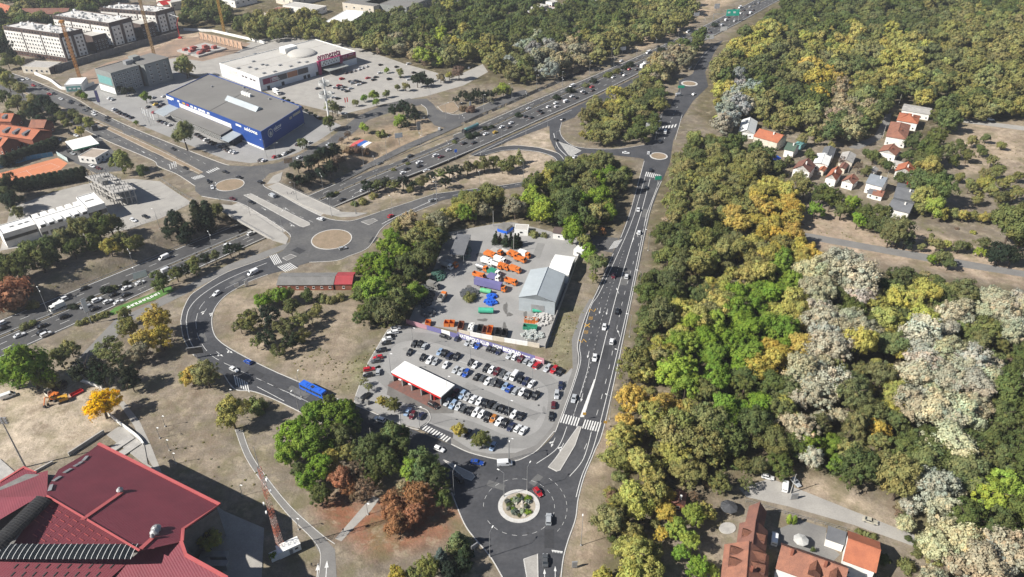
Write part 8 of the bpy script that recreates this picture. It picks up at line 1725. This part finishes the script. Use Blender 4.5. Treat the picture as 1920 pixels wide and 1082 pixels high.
WOODS = [('near', [(1266, 306), (1290, 270), (1330, 258), (1400, 262), (1440, 292), (1470, 320), (1500, 390), (1510, 430), (1495, 462), (1560, 492), (1640, 515), (1720, 505), (1770, 520), (1850, 542), (1930, 552), (1990, 650), (1990, 1100), (1745, 1100), (1700, 1000), (1690, 960), (1650, 905), (1590, 885), (1510, 865), (1440, 870), (1390, 885), (1340, 905), (1300, 895), (1290, 922), (1240, 945), (1235, 1000), (1260, 1100), (1120, 1100), (1135, 1000), (1140, 930), (1148, 850), (1164, 770), (1182, 690), (1194, 640), (1198, 560), (1226, 480), (1246, 400)], 7.8, 'wood east of the main road'),
         ('mid', [(670, 500), (700, 475), (740, 420), (790, 400), (850, 385), (900, 370), (960, 365), (1000, 345), (1040, 335), (1075, 300), (1100, 290), (1165, 300), (1178, 320), (1152, 390), (1132, 425), (1110, 432), (1090, 445), (1060, 425), (1000, 402), (930, 402), (890, 398), (860, 415), (820, 445), (800, 490), (785, 540), (765, 580), (740, 603), (700, 610), (672, 590), (662, 550)], 7.8, 'wood round the depot'),
         ('small', [(1088, 245), (1092, 220), (1112, 195), (1150, 180), (1180, 165), (1215, 150), (1240, 160), (1246, 200), (1228, 230), (1212, 255), (1160, 262), (1112, 258)], 8.0, 'small wood by the link road'),
         ('strip', [(1205, 150), (1232, 115), (1280, 85), (1318, 70), (1316, 82), (1290, 115), (1262, 145), (1240, 158)], 9.0, 'small wood by the link road'),
         ('far', [(1350, 236), (1338, 195), (1352, 162), (1336, 135), (1345, 108), (1370, 85), (1425, 45), (1470, 5), (1510, -30), (2100, -60), (2100, 210), (1800, 215), (1770, 240), (1755, 250), (1748, 190), (1690, 183), (1655, 205), (1640, 240), (1590, 262), (1560, 262), (1480, 240), (1420, 232), (1380, 222), (1350, 240)], 9.2, ''),
         ('north', [(440, 45), (500, 30), (560, 25), (620, 35), (720, 25), (760, 30), (790, 25), (850, -10), (990, -20), (1040, 10), (1100, 2), (1230, -8), (1300, 0), (1305, 25), (1285, 42), (1240, 66), (1185, 82), (1130, 106), (1090, 126), (1040, 138), (990, 150), (960, 146), (930, 136), (910, 110), (880, 108), (850, 120), (800, 115), (740, 98), (690, 93), (640, 75), (590, 70), (540, 63), (480, 68), (430, 50), (400, 30), (360, 45), (335, 38), (345, 12), (420, 12)], 9.2, ''),
         ('town', [(-20, 40), (0, -10), (70, -20), (200, -20), (220, 0), (165, 20), (110, 50), (70, 50), (30, 65), (0, 75)], 11.0, '')]
def blocked(x, y, r):
    for (ax, ay, ux, uy, L_, W_) in FOOT:
        dx, dy = x - ax, y - ay; a, b_ = dx * ux + dy * uy, -dx * uy + dy * ux
        if -r < a < L_ + r and -r < b_ < W_ + r: return True
    return False
cand = []
for wn_, poly, sp, grp in WOODS:
    ws_ = [P(px, max(py, -60), 6) for px, py in poly]; x0, x1 = min(p.x for p in ws_), max(p.x for p in ws_); y0, y1 = min(p.y for p in ws_), max(p.y for p in ws_); j = 0; y = y0
    while y < y1:
        x = x0 + (sp / 2 if j % 2 else 0)
        while x < x1:
            qx, qy = x + rng.uniform(-.36, .36) * sp, y + rng.uniform(-.36, .36) * sp; px, py = PX(qx, qy, 6)
            if in_poly([px], [py], poly)[0]:
                r = rng.choice((3.4, 4.6, 5.8, 6.8, 7.8)) * rng.uniform(.88, 1.15) * (max(sp, 8.4) / 8.8)
                if not blocked(qx, qy, r * .45) and all((qx - a) ** 2 + (qy - b_) ** 2 > (c * .5 + r * .45) ** 2 for a, b_, c in TREES):
                    ck = tint(px, py)
                    if ck in 'pq': r *= 1.2
                    cand.append((scale_at(px, py) * r, qx, qy, r, ck, wn_, grp, px, py))
            x += sp
        y += sp * .88; j += 1
cand.sort(key=lambda c: -c[0])
def inframe(c): return -30 < c[7] < 1950 and -30 < c[8] < 1110
singles = [c for c in cand if c[5] in ('near', 'mid', 'small') and inframe(c)][:300]; sset = set(id(c) for c in singles)
rest = [c for c in cand if id(c) not in sset]
for s_, x, y, r, ck, wn_, grp, px, py in singles:
    plant(x, y, r, r * rng.uniform(1.75, 2.35), ck, 'S' if (ck in 'bt' and rng.random() < .4) else 'B', grp)
# what stands too far or too thick to count: instances on points
def scatter(name, pts, variants, group=None):
    """pts: x, y, z, rot, sx, sz, colour"""
    me = bpy.data.meshes.new(name); me.from_pydata([p[:3] for p in pts], [], [])
    for an, ty, i in (('rot', 'FLOAT', 3),):
        a = me.attributes.new(an, ty, 'POINT'); a.data.foreach_set('value', [p[i] for p in pts])
    a = me.attributes.new('siz', 'FLOAT_VECTOR', 'POINT'); a.data.foreach_set('vector', [v for p in pts for v in (p[4], p[4], p[5])])
    a = me.attributes.new('idx', 'INT', 'POINT'); a.data.foreach_set('value', [rng.randrange(len(variants)) for _ in pts])
    a = me.attributes.new('tcol', 'FLOAT_COLOR', 'POINT'); a.data.foreach_set('color', [v for p in pts for v in (*p[6], 1)])
    o = link(bpy.data.objects.new(name, me)); o['kind'] = 'stuff'
    src = bpy.data.collections.new(name + '_kinds')
    for k, m in enumerate(variants): src.objects.link(bpy.data.objects.new('leafy_%02d' % k, m))
    ng = bpy.data.node_groups.new(name, 'GeometryNodeTree'); ng.interface.new_socket('Geometry', in_out='INPUT', socket_type='NodeSocketGeometry'); ng.interface.new_socket('Geometry', in_out='OUTPUT', socket_type='NodeSocketGeometry')
    N = ng.nodes.new; gi, go = N('NodeGroupInput'), N('NodeGroupOutput'); ci = N('GeometryNodeCollectionInfo'); ci.inputs[0].default_value = src; ci.inputs['Separate Children'].default_value = True; ci.inputs['Reset Children'].default_value = True
    ip = N('GeometryNodeInstanceOnPoints'); ip.inputs['Pick Instance'].default_value = True
    def at(nm, ty):
        n_ = N('GeometryNodeInputNamedAttribute'); n_.data_type = ty; n_.inputs[0].default_value = nm; return n_.outputs[0]
    cx = N('ShaderNodeCombineXYZ'); L_ = ng.links.new; L_(at('rot', 'FLOAT'), cx.inputs[2]); L_(gi.outputs[0], ip.inputs['Points']); L_(ci.outputs[0], ip.inputs['Instance']); L_(at('idx', 'INT'), ip.inputs['Instance Index']); L_(cx.outputs[0], ip.inputs['Rotation']); L_(at('siz', 'FLOAT_VECTOR'), ip.inputs['Scale']); L_(ip.outputs[0], go.inputs[0])
    md = o.modifiers.new('scatter', 'NODES'); md.node_group = ng
    return o
for nm, ws_ in (('wooded_hill_forest', ('far',)), ('highway_forest', ('north', 'strip', 'town')), ('roadside_forest', ('near', 'mid', 'small'))):
    pts = [(c[1], c[2], gz(c[1], c[2]), rng.uniform(0, 6.28), c[3] / 5.2, c[3] * rng.uniform(1.75, 2.4) / 11, jit(PAL[c[4]])) for c in rest if c[5] in ws_]
    if pts: o = scatter(nm, pts, CROWN['F'] if nm != 'roadside_forest' else CROWN['B']); tag(o, {'wooded_hill_forest': 'dense mixed forest filling the upper right', 'highway_forest': 'dark forest beyond the highway and stores', 'roadside_forest': 'trees farther back in the roadside woods'}[nm], 'forest')
# undergrowth on the forest floors
pts = []
for wn_, poly, sp, grp in WOODS[:3]:
    ws_ = [P(px, py, 1) for px, py in poly]; x0, x1 = min(p.x for p in ws_), max(p.x for p in ws_); y0, y1 = min(p.y for p in ws_), max(p.y for p in ws_); n = int((x1 - x0) * (y1 - y0) / 26)
    X, Y = nr.uniform(x0, x1, n), nr.uniform(y0, y1, n); ax, ay = PX(X, Y, 2.0); ok = in_poly(ax, ay, poly)
    for x, y in zip(X[ok], Y[ok]):
        if blocked(x, y, 1): continue
        s_ = rng.uniform(.25, .62); pts.append((x, y, gz(x, y), rng.uniform(0, 6.28), s_, s_ * rng.uniform(.6, 1.1), jit(PAL[rng.choice('eeodotb')], .3)))
o = scatter('undergrowth', pts, CROWN['H']); tag(o, 'low brushwood on the forest floor under the trees', 'undergrowth')
# weeds on the verges and banks
pts = []
for poly, dens in (([(650, 680), (710, 640), (695, 700), (660, 740), (540, 690), (600, 650)], 5), ([(1040, 575), (1100, 578), (1072, 640), (1074, 695), (1030, 690), (1030, 655)], 5), ([(1640, 430), (1760, 440), (1920, 490), (1920, 470), (1700, 410)], 22), ([(1500, 400), (1640, 430), (1660, 455), (1520, 435)], 18), ([(30, 500), (250, 480), (300, 470), (100, 560), (60, 545)], 30), ([(580, 330), (700, 290), (800, 240), (690, 240), (640, 270)], 26), ([(230, 830), (430, 800), (520, 920), (420, 930)], 40), ([(1140, 780), (1170, 700), (1180, 740), (1150, 860)], 8), ([(1800, 250), (1920, 250), (1920, 320), (1800, 320)], 14)):
    ws_ = [P(px, py) for px, py in poly]; x0, x1 = min(p.x for p in ws_), max(p.x for p in ws_); y0, y1 = min(p.y for p in ws_), max(p.y for p in ws_); n = int((x1 - x0) * (y1 - y0) / dens)
    X, Y = nr.uniform(x0, x1, n), nr.uniform(y0, y1, n); ax, ay = PX(X, Y, 0); ok = in_poly(ax, ay, poly)
    for x, y in zip(X[ok], Y[ok]): s_ = rng.uniform(.03, .11); pts.append((x, y, gz(x, y), rng.uniform(0, 6.28), s_, s_ * .6, jit(PAL[rng.choice('otteo')], .3)))
o = scatter('verge_weeds', pts, CROWN['H'][:2]); tag(o, 'scattered low weeds on dry verges and banks', 'weeds')
print('TREES', len(singles), 'rest', len(rest))
# ------------------------------------------------------------------ labels that say where each thing stands
LANDM = [(973, 948, 'the planted roundabout'), (622, 449, 'the larger bare roundabout'), (431, 347, 'the smaller bare roundabout'), (1235, 292, 'the small roundabout by the wood'), (1292, 157, 'the far kerbed roundabout'), (795, 705, 'the white roofed car wash'), (1015, 540, 'the grey metal shed'), (420, 200, 'the blue store'), (560, 110, 'the white store'), (700, 150, 'the white store car park'), (675, 273, 'the painted flag'), (587, 730, 'the blue bus'), (240, 140, 'the grey office block'), (190, 757, 'the brilliant yellow tree'), (300, 960, 'the red metal roof'), (520, 1030, 'the lattice mast'), (580, 525, 'the long low pavilion'), (210, 350, 'the unfinished concrete frame'), (100, 415, 'the long white hall'), (60, 320, 'the clay tennis court'), (150, 270, 'the station canopy'), (60, 240, 'the brick row houses'), (1610, 1030, 'the orange roofed lane house'), (1480, 1040, 'the tiled courtyard houses'), (1690, 240, 'the hip roofed lane houses'), (1640, 345, 'the blue grey roofed house'), (1450, 262, 'the salmon roofed house'), (1690, 370, 'the grey double roof'), (1800, 480, 'the field lane'), (1630, 465, 'the field lane start'), (1100, 790, 'the main road zebra crossing'), (1100, 610, 'the yellow bus stop marking'), (270, 560, 'the lettered lawn'), (460, 440, 'the bridge underpass'), (1366, 40, 'the green gantry'), (882, 241, 'the tanker lorry'), (1000, 300, 'the loop ramp'), (500, 600, 'the pine clump in the bend'), (110, 740, 'the excavators'), (1170, 220, 'the link road wood'), (1480, 915, 'the lane kiosk'), (1632, 976, 'the beige saloon'), (1155, 455, 'the depot entrance crossing'), (1260, 937, 'the small brick hut'), (90, 590, 'the highway left edge'), (720, 320, 'the highway pines'), (1150, 140, 'the wood edge billboards'), (860, 190, 'the round conifer bed'), (60, 160, 'the avenue end'), (940, 450, 'the depot conifers'), (720, 550, 'the dark depot wood'), (1540, 600, 'the pale trees'), (1780, 680, 'the largest pale grove'), (1340, 630, 'the lime green tree'), (1450, 400, 'the golden tree line'), (1190, 760, 'the golden roadside trees'), (1670, 660, 'the yellow tree strip'), (1900, 900, 'the right frame edge'), (820, 1060, 'the blue spruces'), (745, 950, 'the rust brown trees'), (590, 820, 'the bright green grove'), (1230, 400, 'the upper road bend'), (1200, 560, 'the shaded road stretch'), (1850, 280, 'the orchard'), (1850, 350, 'the orchard hedge'), (40, 60, 'the nearest apartments'), (620, 215, 'the ring pylon'), (330, 440, 'the cutting hedge'), (1400, 760, 'the middle of the near wood'), (1300, 500, 'the wood by the road shade'), (1600, 780, 'the dark wood hollow'), (1840, 1000, 'the lower right corner'), (1160, 930, 'the sandy path')]
LW = [(P(x, y), n) for x, y, n in LANDM]
near_ = {}
for o, ph, cat, grp, pos in REG:
    d, n = min(((w_[0] - pos).xy.length, w_[1]) for w_ in LW); near_.setdefault((ph, n), []).append((d, o))
for (ph, n), l in near_.items():
    l.sort(key=lambda t: t[0])
    for i, (d, o) in enumerate(l):
        if len(l) == 1: o['label'] = '%s beside %s' % (ph, n)
        elif i == 0: o['label'] = '%s closest to %s' % (ph, n)
        elif i < 17: o['label'] = '%s, %s closest to %s' % (ph, ORD[i], n)
        else: o['label'] = '%s farther out from %s' % (ph, n)
# ------------------------------------------------------------------ air
hz = MB().box((0, 0, 0), (1, 1, 1)).build('haze', bpy.data.materials.new('haze_air')); hz['kind'] = 'stuff'; tag(hz, 'thin pale haze in the air over the land', 'haze')
hz.scale = (4000, 3000, 300.0); hz.location = (0, 1300, 130.0)
m = hz.data.materials[0]; m.use_nodes = True; t = m.node_tree
for n_ in list(t.nodes): t.nodes.remove(n_)
out = t.nodes.new('ShaderNodeOutputMaterial'); pv = t.nodes.new('ShaderNodeVolumePrincipled'); pv.inputs['Color'].default_value = (.9, .93, 1, 1); pv.inputs['Density'].default_value = HAZE; pv.inputs['Anisotropy'].default_value = .3
t.links.new(pv.outputs[0], out.inputs['Volume'])
